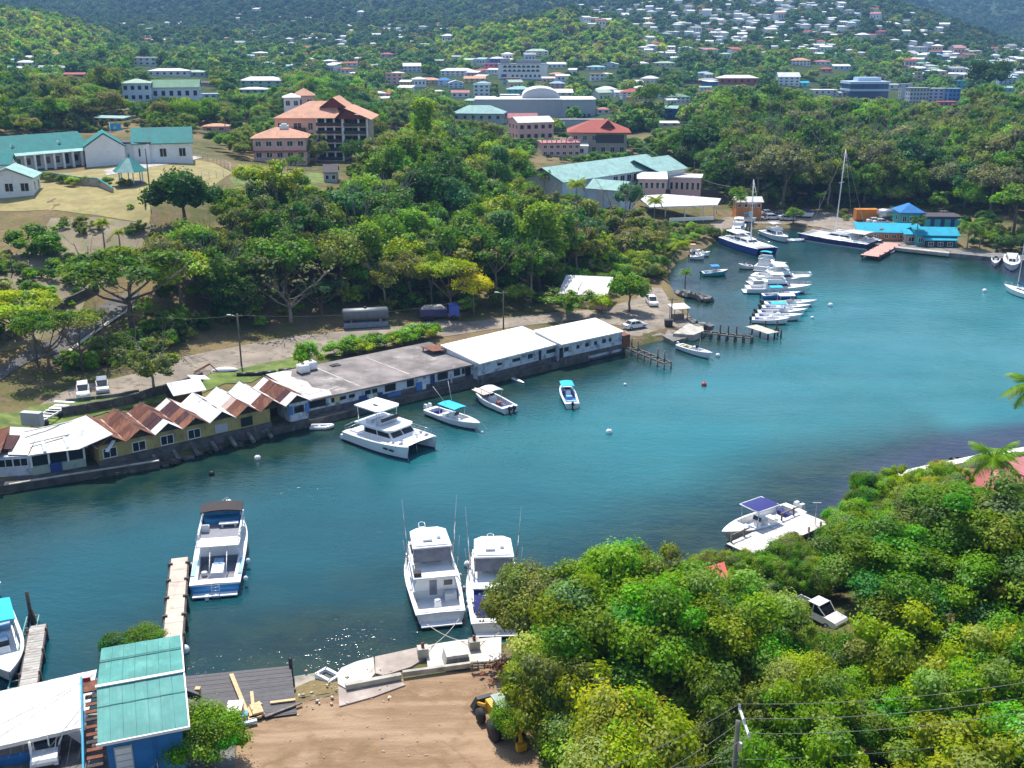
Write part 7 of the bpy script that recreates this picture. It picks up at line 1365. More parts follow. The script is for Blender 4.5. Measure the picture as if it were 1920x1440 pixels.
for i, (px, py, hd, lab) in enumerate(((1402, 418, .1, 'small boat under a pale blue cover in the marina yard'), (1468, 412, .2, 'white motor boat on land under the marina tree'), (1510, 409, .0, 'white cabin boat on land right of the marina tree'))):
 o, L, B = centre_console('stored_boat', lab, (px - 16, py + 3), (px + 16, py), 2.4, WHITE, DBLUEG, TURQ if i == 0 else None, eng=1); q_ = T(px, py); o.location = (q_.x, q_.y, q_.z + .4); k = MB(); k.box((0, 0, -.25), (L * .6, 1.4, .3)); k.build('cradle', WOODD, o)
for i, (px, py, lab, cm) in enumerate(((1300, 472, 'small launch with salmon canopy by the shrubs at the cove corner', PINKC), (1318, 476, 'small white launch with open deck by the shrubs', None), (1308, 482, 'small grey launch in front of the salmon canopied one', None))):
 centre_console('launch', lab, (px - 14, py + 2), (px + 14, py - 3), 2.2, WHITE, DBLUEG, cm, eng=1)
def buoy(label, px, py, r, mat, grp='mooring buoys on the cove'):
 o = empty('mooring_buoy', P(px, py, 0)); m = MB(); m.ball((0, 0, r * .35), r, 12); m.build('float', mat, o); m = MB(); m.tube([(0, 0, r * 1.2), (0, 0, r * 1.55)], r * .15, 6); m.build('eye', BLACK, o); tag(o, label, 'buoy', grp)
REDB = M('red_buoy', (.45, .05, .04), .5)
for a in (('white mooring buoy with dark foot off the yellow warehouse', 483, 861, .42, WHITE), ('dark round buoy floating left of the white one', 397, 890, .36, BLACK), ('white buoy lying in the open middle of the cove', 1142, 812, .45, WHITE), ('red buoy in the open turquoise water', 1320, 723, .42, REDB), ('white buoy right of the moored speedboats', 1557, 574, .5, WHITE), ('small white buoy off the bows of the speedboats', 1523, 597, .35, WHITE), ('white buoy at the bow of the slim fishing boat', 1346, 668, .4, WHITE), ('big white ball fender hanging beside the pier and the blue house', 345, 1222, .5, WHITE), ('white ball buoy between the two sportfishing boats', 878, 1061, .45, WHITE), ('pale buoy at the bow of the sailboat', 1846, 547, .5, WHITE), ('small white float near the warehouse corner', 1172, 722, .25, WHITE), ('white ball fender on the timber jetty', 69, 1246, .3, WHITE)): buoy(*a)
def rope(label, pts, r=.035, mat=None): m = MB(); m.tube(pts, r, 5); tag(m.build('mooring_rope', mat or M('pale_rope', (.5, .47, .42), .9)), label, 'rope', 'mooring ropes')
def sag(a, b, s, n=10): return [a.lerp(b, i / n) + Vector((0, 0, -s * 4 * (i / n) * (1 - i / n))) for i in range(n + 1)]
rope('mooring rope from the left sportfishing boat to the right apron block', sag(P(800, 1170, 1.1), P(887, 1205, 1.7), .4)); rope('mooring rope from the left sportfishing boat to the left apron block', sag(P(861, 1160, 1.1), P(797, 1218, 1.7), .4)); rope('mooring rope from the navy covered boat to the right apron block', sag(P(936, 1186, 1.0), P(893, 1205, 1.7), .2)); rope('thin rope from the turquoise canopied boat to the water', sag(P(902, 790, 1.0), P(914, 806, 0), .1), .025)
# vehicles
CARW = M('car_white', (.72, .73, .74), .25, var=.03, coat=.6); CARS = M('car_silver', (.42, .44, .47), .25, .5, var=.03, coat=.6); LAMP = M('headlight', (.6, .62, .65), .1); TAIL = M('tail_light', (.35, .02, .02), .3)
def car(label, px, py, hd, paint, kind='sedan', L=4.4, W=1.78, z=0.0):
 o = empty('pickup_truck' if kind == 'pickup' else 'parked_car', T(px, py) + Vector((0, 0, .06 + z)), hd)
 if kind == 'sedan': low = [(-2.2, .35), (-2.2, .85), (-2.05, .98), (-1.5, 1.0), (1.1, .95), (1.95, .80), (2.2, .62), (2.2, .32)]; top = [(-1.55, .98), (-1.05, 1.42), (.35, 1.45), (1.1, .95)]
 elif kind == 'hatch': low = [(-2.0, .35), (-2.05, .95), (-1.9, 1.02), (1.2, .98), (1.95, .82), (2.15, .62), (2.15, .32)]; top = [(-1.95, 1.0), (-1.6, 1.55), (.3, 1.58), (1.25, .98)]
 else: low = [(-2.5, .5), (-2.5, 1.05), (-.6, 1.05), (1.3, 1.08), (2.35, .98), (2.5, .8), (2.5, .45)]; top = [(-.6, 1.05), (-.5, 1.75), (.5, 1.78), (1.25, 1.06)]
 k = L / (low[-1][0] - low[0][0])
 def ext(pr, w0, w1, m, mi=0):
  n = len(pr); zs = [p[1] for p in pr]; z0, z1 = min(zs), max(zs); wd = lambda z_: (w0 + (w1 - w0) * (z_ - z0) / (z1 - z0)) / 2
  vs = [(x * k, -wd(z_), z_) for x, z_ in pr] + [(x * k, wd(z_), z_) for x, z_ in pr]; m.add(vs, [tuple(range(n))[::-1] if False else tuple(range(n)), tuple(reversed(range(n, 2 * n)))] + [(i, n + i, n + (i + 1) % n, (i + 1) % n) for i in range(n)], mi)
 m = MB(); ext(low, W, W * .94, m); m.build('body', paint, o)
 m = MB(); ext(top, W * .9, W * .74, m); m.build('cabin_glass', GLASS, o)
 m = MB(); t1, t2 = top[1], top[2]; m.box(((t1[0] + t2[0]) / 2 * k, 0, max(t1[1], t2[1]) + .01), ((t2[0] - t1[0]) * k + .15, W * .78, .06)); m.build('roof_panel', paint, o)
 m = MB()
 for sg in (-1, 1):
  for a, b in ((top[0], top[1]), (top[2], top[3])): m.beam((a[0] * k, sg * W * .44, a[1]), (b[0] * k, sg * W * .375, b[1]), .07, .07)
  m.beam((((t1[0] + t2[0]) / 2) * k, sg * W * .45, 1.0), (((t1[0] + t2[0]) / 2) * k, sg * W * .375, t1[1]), .08, .05)
 m.build('pillars', paint, o)
 for sx in (-.30, .31):
  for sg in (-1, 1):
   w_ = MB(); w_.tube([(sx * L, sg * (W / 2 - .16), .33), (sx * L, sg * (W / 2 + .01), .33)], .33, 12); wo_ = w_.build('wheel', RUBBER, o); r_ = MB(); r_.tube([(sx * L, sg * (W / 2), .33), (sx * L, sg * (W / 2 + .025), .33)], .2, 8); r_.build('rim', STEEL, wo_)
 for sg in (-1, 1):
  m = MB(); m.box((L / 2 - .06, sg * W * .36, .68), (.16, .36, .16)); m.build('headlight', LAMP, o); m = MB(); m.box((-L / 2 + .03, sg * W * .40, .82), (.1, .22, .2)); m.build('tail_light', TAIL, o)
 m = MB(); m.box((L / 2, 0, .45), (.1, W * .7, .2)); m.build('grille', BLACK, o)
 if kind == 'pickup': m = MB(); m.box((-1.55 * k, 0, 1.07), (1.75 * k, W * .78, .05)); m.build('bed', BLACK, o)
 KEEP.append((o.location.x, o.location.y, 3.5)); return tag(o, label, 'truck' if kind == 'pickup' else 'car')
car('white hatchback parked left of the other car on the grass verge', 157, 742, R(-68), CARW, 'hatch'); car('silver car parked right of the white one on the grass verge', 193, 734, R(-68), CARS, 'hatch')
car('white sedan parked at the end of the white roofed store', 1190, 617, R(28), CARW); car('white car parked on the track above the rubble spit', 1222, 572, R(-85), CARW, 'hatch')
car('white pickup glimpsed between the trees of the near right thicket', 1532, 1163, R(-52), CARW, 'pickup', 4.9, 1.85); car('white pickup with dark bed parked under the carport', 92, 1416, R(-72), CARW, 'pickup', 4.9, 1.85)
for px, py, a, lab, pt in ((1448, 412, 8, 'white car at the left of the marina yard', CARW), (1462, 408, 10, 'pale car behind the first one in the marina yard', CARS), (1439, 404, 5, 'white van like car in the shade behind the marina yard', CARW), (1512, 403, 0, 'dark blue car under the trees behind the marina yard', NAVY), (1475, 414, 0, 'silver car beside the marina tree', CARS), (1640, 419, 5, 'white car behind the turquoise restaurant roof', CARW), (1652, 421, 5, 'second white car behind the turquoise restaurant roof', CARW), (1772, 407, 10, 'silver car high on the track behind the blue roofed house', CARS), (1152, 398, 20, 'dark car below the front block of the teal hotel', BLACK), (1345, 447, 75, 'black car by the bushes near the open pavilion', BLACK)):
 car(lab, px, py, R(a), pt, rnd.choice(['sedan', 'hatch']))
for px0, py0, px1, py1, t_ in ((130, 698, 215, 752, 158), (1165, 550, 1325, 640, 168), (185, 558, 248, 612, 190), (320, 640, 460, 700, 160), (560, 622, 650, 670, 168), (1502, 1122, 1556, 1172, 85), (1385, 375, 1600, 460, 210), (1600, 380, 1800, 462, 225), (1350, 430, 1680, 480, 200), (370, 690, 560, 740, 150)): keep(px0, py0, px1, py1, t_)
def truck():
 o = empty('dump_truck', T(825, 600), R(8)); m = MB(); m.box((0, 0, .75), (7.0, 1.1, .3)); m.build('chassis', BLACK, o)
 m = MB(); m.box((2.5, 0, 1.75), (1.9, 2.3, 1.9), taper=.9); m.build('cab', ROYAL, o); m = MB(); m.box((3.25, 0, 2.2), (.5, 2.0, .7)); m.build('windscreen', GLASS, o)
 m = MB(); m.box((-1.2, 0, 1.5), (4.6, 2.4, 1.2), taper=1.06); m.build('tipper_body', NAVY, o); m = MB(); m.box((-1.2, .2, 2.3), (4.2, 2.0, .5), taper=.7); m.build('load', M('pale_load', (.4, .36, .32), .9, var=.3), o)
 for x in (-2.6, -1.6, 2.4):
  for sg in (-1, 1): w_ = MB(); w_.tube([(x, sg * .85, .5), (x, sg * 1.15, .5)], .5, 12); w_.build('wheel', RUBBER, o)
 tag(o, 'dark blue dump truck with a pale load half hidden under the trees', 'truck'); keep(798, 568, 852, 605, 168); KEEP.append((o.location.x, o.location.y, 5))
 o = empty('fuel_tank', T(686, 612), R(12)); m = MB(); m.box((0, 0, .45), (7.6, 2.4, .9)); m.build('plinth', M('blue_grey_plinth', (.2, .23, .28), .8), o)
 pr = [(.02, -4), (.9, -3.95), (1.15, -3.7), (1.15, 3.7), (.9, 3.95), (.02, 4)]; m = MB(); m.lathe(pr, (0, 0, 0), 14); q_ = m.build('tank', M('grey_tank', (.12, .135, .15), .5, .3, var=.15), o); q_.rotation_euler = (0, R(90), 0); q_.location = (0, 0, 2.1)
 for x in (-2.5, 2.5): m = MB(); m.box((x, 0, 1.1), (.4, 2.0, .5)); m.build('saddle', CONCD, o)
 m = MB(); m.lathe([(.3, 0), (.3, .25), (.02, .27)], (0, 0, 3.2), 8); m.build('manhole', BLACK, o); tag(o, 'long grey cylindrical tank on a pale plinth beside the dirt road', 'tank'); keep(648, 570, 716, 614, 165); KEEP.append((o.location.x, o.location.y, 6))
 o = empty('backhoe', T(943, 1376), R(115)); YL = M('machine_yellow', (.62, .34, .01), .45, var=.1, coat=.2)
 m = MB(); m.box((.9, 0, 1.05), (1.9, 1.0, .75), taper=.9); m.build('bonnet', YL, o); m = MB(); m.box((-.4, 0, 1.0), (1.2, 1.4, .6)); m.build('body', YL, o)
 cb, vs = house_box(-1.0, .3, 1.35, 1.3, 1.3, 1.25, .15, .1, top=.9); cb.build('cab', GLASS, o); m = MB(); m.box((-.35, 0, 2.6), (1.5, 1.4, .1)); m.build('cab_roof', M('machine_roof', (.25, .33, .3), .5), o)
 for x, r_ in ((-.6, .75), (1.5, .48)):
  for sg in (-1, 1): w_ = MB(); w_.tube([(x, sg * .72, r_), (x, sg * 1.1, r_)], r_, 14); w_.build('wheel', RUBBER, o)
 m = MB(); m.beam((1.4, -.6, 1.2), (2.6, -.6, .6), .15, .2); m.beam((1.4, .6, 1.2), (2.6, .6, .6), .15, .2); m.build('loader_arm', YL, o); m = MB(); m.box((2.9, 0, .45), (.6, 1.9, .7), taper=.6); m.build('bucket', BLACK, o)
 m = MB(); m.beam((-1.2, 0, 1.1), (-2.0, 0, 2.5), .2, .25); m.beam((-2.0, 0, 2.5), (-2.7, 0, 1.0), .18, .22); m.box((-2.7, 0, .7), (.4, .6, .5)); m.build('digger_arm', YL, o)
 o.scale = (1.15, 1.15, 1.15); tag(o, 'yellow backhoe tractor half covered by the trees at the dirt lot edge', 'tractor'); KEEP.append((o.location.x, o.location.y, 2.0)); keep(905, 1322, 932, 1375, 48)
truck()
# marina buildings
def stilt_house():
 q_ = T(1403, 412); o = house('orange_kiosk', 'orange kiosk on pale stilts with white roof behind the marina yard', 1403, 392, 7.2, 4.5, 1.9, .02, 'orange', 'white', 'gable', 1.2, 1, 4, .4, 'kiosk', at=Vector((q_.x, q_.y, q_.z + 2.9)))
 m = MB(); m.box((.6, -2.45, -1.9), (1.2, .3, 2.8)); m.build('stilt', TRIM, o); keep(1378, 375, 1428, 405, q_.y - 3)
 s = m_at(1622, 412); m = MB(); o = empty('orange_container', T(1622, 413), .02); L = 40 * s; m.box((0, 0, 1.6), (L, 2.6, 2.9)); m.build('body', corrugated('orange_container_sheet', (.60, .21, .03), (.5, .17, .03), .3, .4, .6), o)
 for sx in (-1, 1): m = MB(); m.box((sx * (L / 2 + .02), 0, 1.6), (.1, 2.62, 2.95)); m.build('end_frame', wallm('orange'), o)
 tag(o, 'plain orange shipping container behind the turquoise roofs', 'container'); keep(1600, 390, 1642, 412, o.location.y - 3); KEEP.append((o.location.x, o.location.y, 5))
 o = empty('grey_drum_tank', T(1660, 414), .02); m = MB(); m.lathe([(.02, -2.2), (1.3, -2.1), (1.3, 2.1), (.02, 2.2)], (0, 0, 0), 12); q_ = m.build('tank', STEEL, o); q_.rotation_euler = (0, R(90), 0); q_.location.z = 1.9; m = MB(); m.box((0, 0, .3), (3, 1.6, .6)); m.build('saddle', CONCD, o); tag(o, 'grey drum tank right of the orange container', 'tank'); keep(1645, 390, 1676, 410, o.location.y - 3)
 TQ = roofm('turquoise')
 def rest(name, lab, pxc, py, wp, d, h, wl, rk='shed', rh=1.2, rot=-.10, n=4, rf='turquoise'):
  s_ = m_at(pxc, py); o = house(name, lab, pxc, py, wp * s_, d, h, rot, wl, rf, rk, rh, 1, n, .6, 'restaurant'); keep(pxc - wp / 2, py - 30, pxc + wp / 2, py - 2, o.location.y - d); return o
 rest('waterside_bar', 'long low bar with bright turquoise roof and orange wall behind the navy catamaran', 1668, 453, 112, 6, 2.0, 'orange', 'shed', 1.3, -.12, 8)
 rest('turquoise_restaurant', 'wide restaurant under bright turquoise folded roofs', 1755, 462, 74, 8, 2.5, 'teal', 'gable', 1.4, -.10, 5)
 rest('restaurant_front', 'front verandah with turquoise roof over the water edge', 1762, 468, 52, 4, 2.0, 'black', 'shed', 1.0, -.08, 3)  # black walls painted in place of the shade beneath the roof
 rest('small_turquoise_shelter', 'small turquoise roofed shelter beside the front palm', 1707, 461, 20, 3, 2.6, 'stone', 'shed', .6, -.1, 1)
 s_ = m_at(1712, 425); o = house('blue_roofed_house', 'green walled house with faded blue hip roof behind the turquoise restaurant', 1708, 424, 40 * s_, 7, 3.4, -.05, 'teal', 'blue', 'hip', 2.0, 1, 3, .6, 'house'); keep(1680, 395, 1740, 424, o.location.y - 6)
 s_ = m_at(1765, 432); o = house('dark_blue_annexe', 'low blue annexe with sea green door panels right of the blue roofed house', 1766, 432, 62 * s_, 6, 3.2, -.05, 'navy', 'dark', 'flat', 0, 1, 0, .4, 'house')
 for i in range(4): m = MB(); m.box((-8 * .5 + i * 2.6, -3.05, 1.6), (1.5, .1, 2.4)); m.build('door_panel', wallm('teal'), o)
 keep(1735, 410, 1800, 432, o.location.y - 5)
 o = empty('pink_jetty', (0, 0, 0)); a, b = P(1675, 456, 1.0), P(1630, 480, 1.0); plank_strip(o, a, b, 4.2, 18, 1.05, [M('pink_board', (.52, .25, .2), .85, var=.15), M('pink_board_pale', (.58, .32, .26), .85, var=.15)]); d = (b - a).normalized(); nn = Vector((-d.y, d.x, 0))
 for i in range(5):
  for sg in (-2, 2): p = a.lerp(b, (i + .6) / 5) + nn * sg; m = MB(); m.tube([(p.x, p.y, -2), (p.x, p.y, 1.3)], .18, 6); m.build('pile', WOODD, o)
 for sg in (-2, 2): m = MB(); m.beam(a + nn * sg - Vector((0, 0, .3)), b + nn * sg - Vector((0, 0, .3)), .2, .35); m.build('stringer', WOODD, o)
 tag(o, 'salmon pink plank jetty at the stern of the navy catamaran', 'jetty'); keep(1615, 450, 1680, 490, b.y - 3)
 o = empty('marina_quay', (0, 0, 0)); pxprism('quay_slab', [(1530, 437), (1600, 452), (1672, 462), (1780, 474), (1850, 481), (1930, 489), (1930, 470), (1780, 458), (1672, 448), (1600, 440), (1540, 428)], -2.2, .95, CONCD, o); pxprism('pale_edge', [(1672, 463.5), (1780, 475), (1780, 472), (1672, 460.5)], .3, 1.05, CONC, o); tag(o, 'low concrete quay in front of the turquoise restaurant', 'quay')
 o = empty('fuel_sign', T(1650, 452), .1); m = MB(); m.box((0, 0, 1.6), (1.5, .3, 3.0), taper=.7); m.build('panel', wallm('yellow'), o); m = MB(); m.box((0, 0, .1), (1.8, .6, .2)); m.build('base', CONC, o); tag(o, 'yellow upright stand at the landward end of the pink jetty', 'stand')
 o = empty('float_pontoon', P(1826, 482, 0), -.08); m = MB(); m.box((0, 0, .2), (5.5, 1.4, .5)); m.build('float', OFFW, o); m = MB(); m.box((0, .65, .5), (5.3, .1, .12)); m.build('fender', WOODD, o); tag(o, 'short white pontoon along the quay below the palms', 'pontoon')
 s_ = m_at(1090, 588); o = house('white_roofed_house', 'house with plain white roof and pinkish red wall among the trees', 1092, 575, 80 * s_, 8, 2.2, -.22, 'salmon', 'white', 'shed', 1.6, 1, 4, .7, 'house'); keep(1042, 516, 1142, 546, o.location.y - 5)
 m = MB(); m.box((2.5, -5.2, .6), (80 * s_ * .6, .3, 1.3)); m.build('garden_wall', wallm('salmon'), o)
 for px, py, lab in ((705, 402, 'pale roof corner glimpsed deep in the wooded slope'), (795, 492, 'white roofed hut hidden in the middle of the wood')):
  s_ = m_at(px, py); house('hidden_hut', lab, px, py, 26 * s_, 4, 2.6, .2, 'white', 'white', 'shed', .7, 1, 1, .3, 'hut'); KEEP.pop(); KEEP.append((T(px, py).x, T(px, py).y, 2))
 s_ = m_at(610, 340); o = house('ruined_house', 'grey roofless house with round blue tank below the pink hotel', 620, 342, 24 * s_, 6, 2.2, .1, 'grey', 'dark', 'gable', 1.6, 1, 2, .3, 'house'); keep(585, 305, 640, 340, o.location.y - 5)
 p = T(1272, 600); o = empty('slip_shelter', p, .3)
 for sx in (-1.3, 1.3):
  for sy in (-1, 1): m = MB(); m.tube([(sx, sy, 0), (sx, sy, 2.4)], .08, 6); m.build('post', WOODG, o)
 m = MB(); m.box((0, 0, 2.5), (3.3, 2.8, .12), rx=.12); m.build('roof', OFFW, o); m = MB(); m.box((0, .3, .5), (2.0, 1.2, 1.0)); m.build('crate_stack', WOODG, o); tag(o, 'small open shelter with pale roof on the rubble spit', 'shelter'); keep(1255, 565, 1290, 600, p.y - 3)
 p = T(1253, 612); o = empty('dark_bin', p); m = MB(); m.box((0, 0, .6), (1.3, 1.0, 1.2), taper=1.1); m.build('bin', BLACK, o); m = MB(); m.box((0, 0, 1.23), (1.5, 1.2, .08)); m.build('lid', BLACK, o); tag(o, 'black waste bin at the foot of the car park pole', 'bin')
 p = T(1882, 925); o = empty('parasol', p); m = MB(); m.tube([(0, 0, 0), (0, 0, 2.7)], .05, 6); m.build('pole', TRIM, o)
 for i in range(8): a, b = R(45 * i), R(45 * i + 45); m = MB(); m.add([(1.6 * math.cos(a), 1.6 * math.sin(a), 2.2), (1.6 * math.cos(b), 1.6 * math.sin(b), 2.2), (0, 0, 2.95)], [(0, 1, 2)]); m.build('canopy_panel', PINKC, o)
 tag(o, 'faded pink parasol in the greenery by the red brown court', 'parasol'); keep(1862, 895, 1905, 925, p.y - 4)
 p = T(1925, 915); o = empty('pink_pavilion', p, .3); m = MB(); roof_mb(m, 5, 4, 2.6, 1.2, 'hip', .4); m.build('roof', roofm('pink'), o)
 for sx in (-2.2, 2.2):
  for sy in (-1.7, 1.7): m = MB(); m.box((sx, sy, 1.3), (.2, .2, 2.6)); m.build('post', TRIM, o)
 tag(o, 'pink roofed pavilion cut by the right edge beside the court', 'pavilion'); keep(1895, 880, 1920, 912, p.y - 4)
 p = PT(1345, 1068, 92); o = empty('red_kayak_sail', p, .4); m = MB(); m.add([(-1.2, .3, .3), (1.1, .6, .25), (.4, -1.3, -.5), (-1.2, .3, .25), (1.1, .6, .2), (.4, -1.3, -.55)], [(0, 1, 2), (5, 4, 3), (0, 3, 4, 1), (1, 4, 5, 2), (2, 5, 3, 0)]); m.build('tarp', M('coral_tarp', (.62, .13, .10), .7), o); m = MB(); m.tube([(.4, .1, -.8), (.4, .1, -p.z + .5)], .05, 6); m.build('pole', WOODG, o); tag(o, 'coral red canvas scrap above the bushes near the white dock', 'canvas'); keep(1330, 1048, 1360, 1082, p.y - 3)
stilt_house()
for lab, px, py, hd, L_ in (('upturned pale rowing boat on the grass by the dirt road', 422, 698, .1, 4.2),):
 o = empty('upturned_boat', T(px, py), hd); m = MB(); n = 8; vs, fs = [], []
 for i in range(n + 1):
  s = i / n; b_ = .75 * max(.03, math.sin(math.pi * s) ** .6)
  for j in range(7): a = math.pi * j / 6; vs.append((-L_ / 2 + L_ * s, b_ * math.cos(a), .15 + b_ * .7 * math.sin(a)))
 for i in range(n):
  for j in range(6): fs.append((i * 7 + j, i * 7 + j + 1, (i + 1) * 7 + j + 1, (i + 1) * 7 + j))
 m.add(vs, fs, 0, True); m.build('hull', OFFW, o); m = MB(); m.box((0, 0, .1), (L_ * .8, 1.3, .15)); m.build('gunwale', BLACK, o); tag(o, lab, 'boat')
for lab, pts_ in (('dark rubble line of old pipes across the bank lawn', [(505, 703), (535, 700), (565, 697)]), ('dark pair of old tanks lying on the bank lawn', [(457, 708), (480, 706)])):
 o = empty('scrap_pile', T(*pts_[0]))
 for i, q_ in enumerate(pts_): p = T(*q_) - o.location; m = MB(); m.tube([(p.x - 1, p.y, p.z + .3), (p.x + 1, p.y + .2, p.z + .35)], .3, 7); m.build('pipe', BLACK, o)
 tag(o, lab, 'scrap')
o = empty('bent_scrap', T(385, 702), .3); m = MB(); m.beam((-1.8, 0, .1), (.8, .4, 1.3), .12, .12); m.beam((.8, .4, 1.3), (1.8, .2, .2), .12, .12); m.beam((-1.8, .8, .1), (.8, 1.2, 1.2), .12, .12); m.beam((-.4, .2, .7), (-.4, 1.0, .7), .1, .1); m.build('frame', RUST, o); m = MB(); m.beam((.8, .4, 1.3), (.8, 1.2, 1.2), .1, .1); m.build('cross_bar', RUST, o); tag(o, 'bent rusty metal frame on the bank beside the dirt road', 'scrap frame')
# poles and wires
POLEM = M('pole_wood', (.13, .11, .095), .9, var=.3); WIREM = M('wire_black', (.06, .06, .06), .6); LWIRE = M('wire_aluminium', (.15, .15, .15), .5)
def pole(label, base, top_py, arm=False, lamp=False, r=.14, cross=True):
 p = T(*base); s = DEP(p) / FOC; h = (base[1] - top_py) * s * 1.04; o = empty('utility_pole', p); m = MB(); m.tube([(0, 0, -.3), (0, 0, h)], r, 8, r2=r * .75); m.build('pole', POLEM, o)
 if cross: m = MB(); m.beam((-.8, 0, h - .35), (.8, 0, h - .35), .1, .12); m.build('crossarm', POLEM, o)
 if lamp: m = MB(); m.tube([(0, 0, h - .5), (-1.0, -.3, h - .15)], .04, 5); m.build('lamp_arm', STEEL, o); m = MB(); m.box((-1.2, -.35, h - .13), (.6, .25, .12)); m.build('lamp_head', OFFW, o)
 tag(o, label, 'utility pole'); keep(base[0] - 4, top_py, base[0] + 4, base[1], p.y - 2); return Vector((p.x, p.y, p.z + h - .25))
A1 = pole('tall dark pole on the school lawn left of the dark mango tree', (283, 377), 285, cross=False); A2 = pole('short dark stump post beside the tall lawn pole', (273, 388), 366, cross=False, r=.2)
B1 = pole('street lamp pole with white lamp head on the bank lawn', (453, 687), 590, lamp=True); B2 = pole('plain pole at the left edge of the dirt road', (203, 687), 577, cross=False); B3 = pole('plain pole between the lane and the far left shrubs', (72, 690), 585, cross=False)
B4 = pole('lamp pole behind the white roofed warehouse', (944, 618), 548, lamp=True); B5 = pole('pole in the small car park on the spit', (1258, 610), 560, cross=True); B6 = pole('pole with crossarm far left below the school', (24, 515), 478); B7 = pole('slim pole behind the teal hotel rising from the dark wood', (1300, 350), 306); B8 = pole('thin pole left of the pink hotel', (461, 232), 175, cross=False)
def wires(label, spans, r=.018, mat=WIREM):
 m = MB()
 for a, b, s in spans: m.tube(sag(a, b, s, 14), r, 4)
 tag(m.build('overhead_wire', mat), label, 'wire', 'overhead wires')
wires('wire running from the lamp pole to the plain pole along the dirt road', [(B1, B2, 1.0)]); wires('wire running left from the plain pole towards the lane', [(B2, B3, .8)]); wires('wire running from the lamp pole right past the warehouse', [(B1, B4, 1.6)]); wires('wire from the far left pole down towards the lane', [(B6, B3, 1.0)]); wires('pale cable descending through the wood right of the red roofed villa', [(PT(1185, 255, 390), PT(1290, 322, 330), 1.0), (PT(1290, 322, 330), PT(1370, 350, 300), .8)], .06, LWIRE)
def near_pole():
 t0 = 58.0; top = PT(1384, 1352, t0); o = empty('power_pole', (top.x, top.y, gz(top.x, top.y))); h = top.z - o.location.z
 m = MB(); m.tube([(0, 0, -.3), (0, 0, h)], .17, 10, r2=.14); m.build('pole', M('mossy_pole', (.10, .105, .085), .9, var=.3), o)
 c0, c1 = PT(1386, 1327, t0) - o.location, PT(1405, 1383, t0 - 1.5) - o.location; m = MB(); m.beam(c0, c1, .12, .13); m.build('crossarm', M('white_crossarm', (.72, .72, .72), .5), o)
 for f in (.02, .5, .96): p = c0.lerp(c1, f); m = MB(); m.lathe([(.05, 0), (.08, .06), (.05, .12), (.08, .18), (.02, .25)], p + Vector((0, 0, .06)), 8); m.build('insulator', OFFW, o)
 m = MB(); m.box((.15, -.1, h - 1.6), (.25, .2, .5)); m.build('bracket', STEEL, o)
 tag(o, 'near power pole with tilted white crossarm rising from the right thicket', 'power pole'); W0 = o.location
 ends = [c0 + W0, c0.lerp(c1, .5) + W0, c1 + W0]
 L_ = [PT(1110, 1450, 52), PT(1140, 1500, 51), PT(1150, 1525, 50)]; R_ = [PT(1990, 1268, 53), PT(1990, 1296, 53), PT(1990, 1322, 53)]
 for i, nm in enumerate(('highest', 'middle', 'lowest')):
  wires('%s of the three near wires running left from the near pole' % nm, [(ends[i] + Vector((0, 0, .25)), L_[i], .35)], .02, LWIRE); wires('%s of the three near wires running right across the dark thicket' % nm, [(ends[i] + Vector((0, 0, .25)), R_[i], .5)], .016, LWIRE)
 wires('low wire crossing the near pole beneath the crossarm', [(PT(1150, 1450, 54), PT(1383, 1425, t0), .1), (PT(1383, 1425, t0), PT(1990, 1370, 62), .4)], .018, LWIRE)
 VIS.append((1372, 1320, 1412, 1440, t0 - 1)); VIS.append((1225, 1330, 1380, 1440, 40)); KEEP.append((top.x, top.y, 1.2))
near_pole()
m = MB()
for i, (a, b) in enumerate((((0, 1360), (180, 1262)), ((0, 1385), (170, 1290)), ((60, 1376), (175, 1300)), ((90, 1403), (160, 1310)))): pass
wires('dark service wires crossing above the white carport roof', [(PT(-40, 1405, 66), PT(178, 1262, 78), .15), (PT(-40, 1378, 68), PT(178, 1265, 78), .1), (PT(60, 1440, 58), PT(180, 1290, 72), .1)], .02, WIREM)
for lab, a, b in (('white pole leaning off the carport front, left one', (92, 1398), (88, 1372)), ('white pole leaning off the carport front, right one', (110, 1396), (124, 1360))):
 m = MB(); m.tube([P(a[0], a[1], 2.6), P(b[0], b[1], 3.45)], .06, 6); tag(m.build('white_pole', TRIM), lab, 'pole')
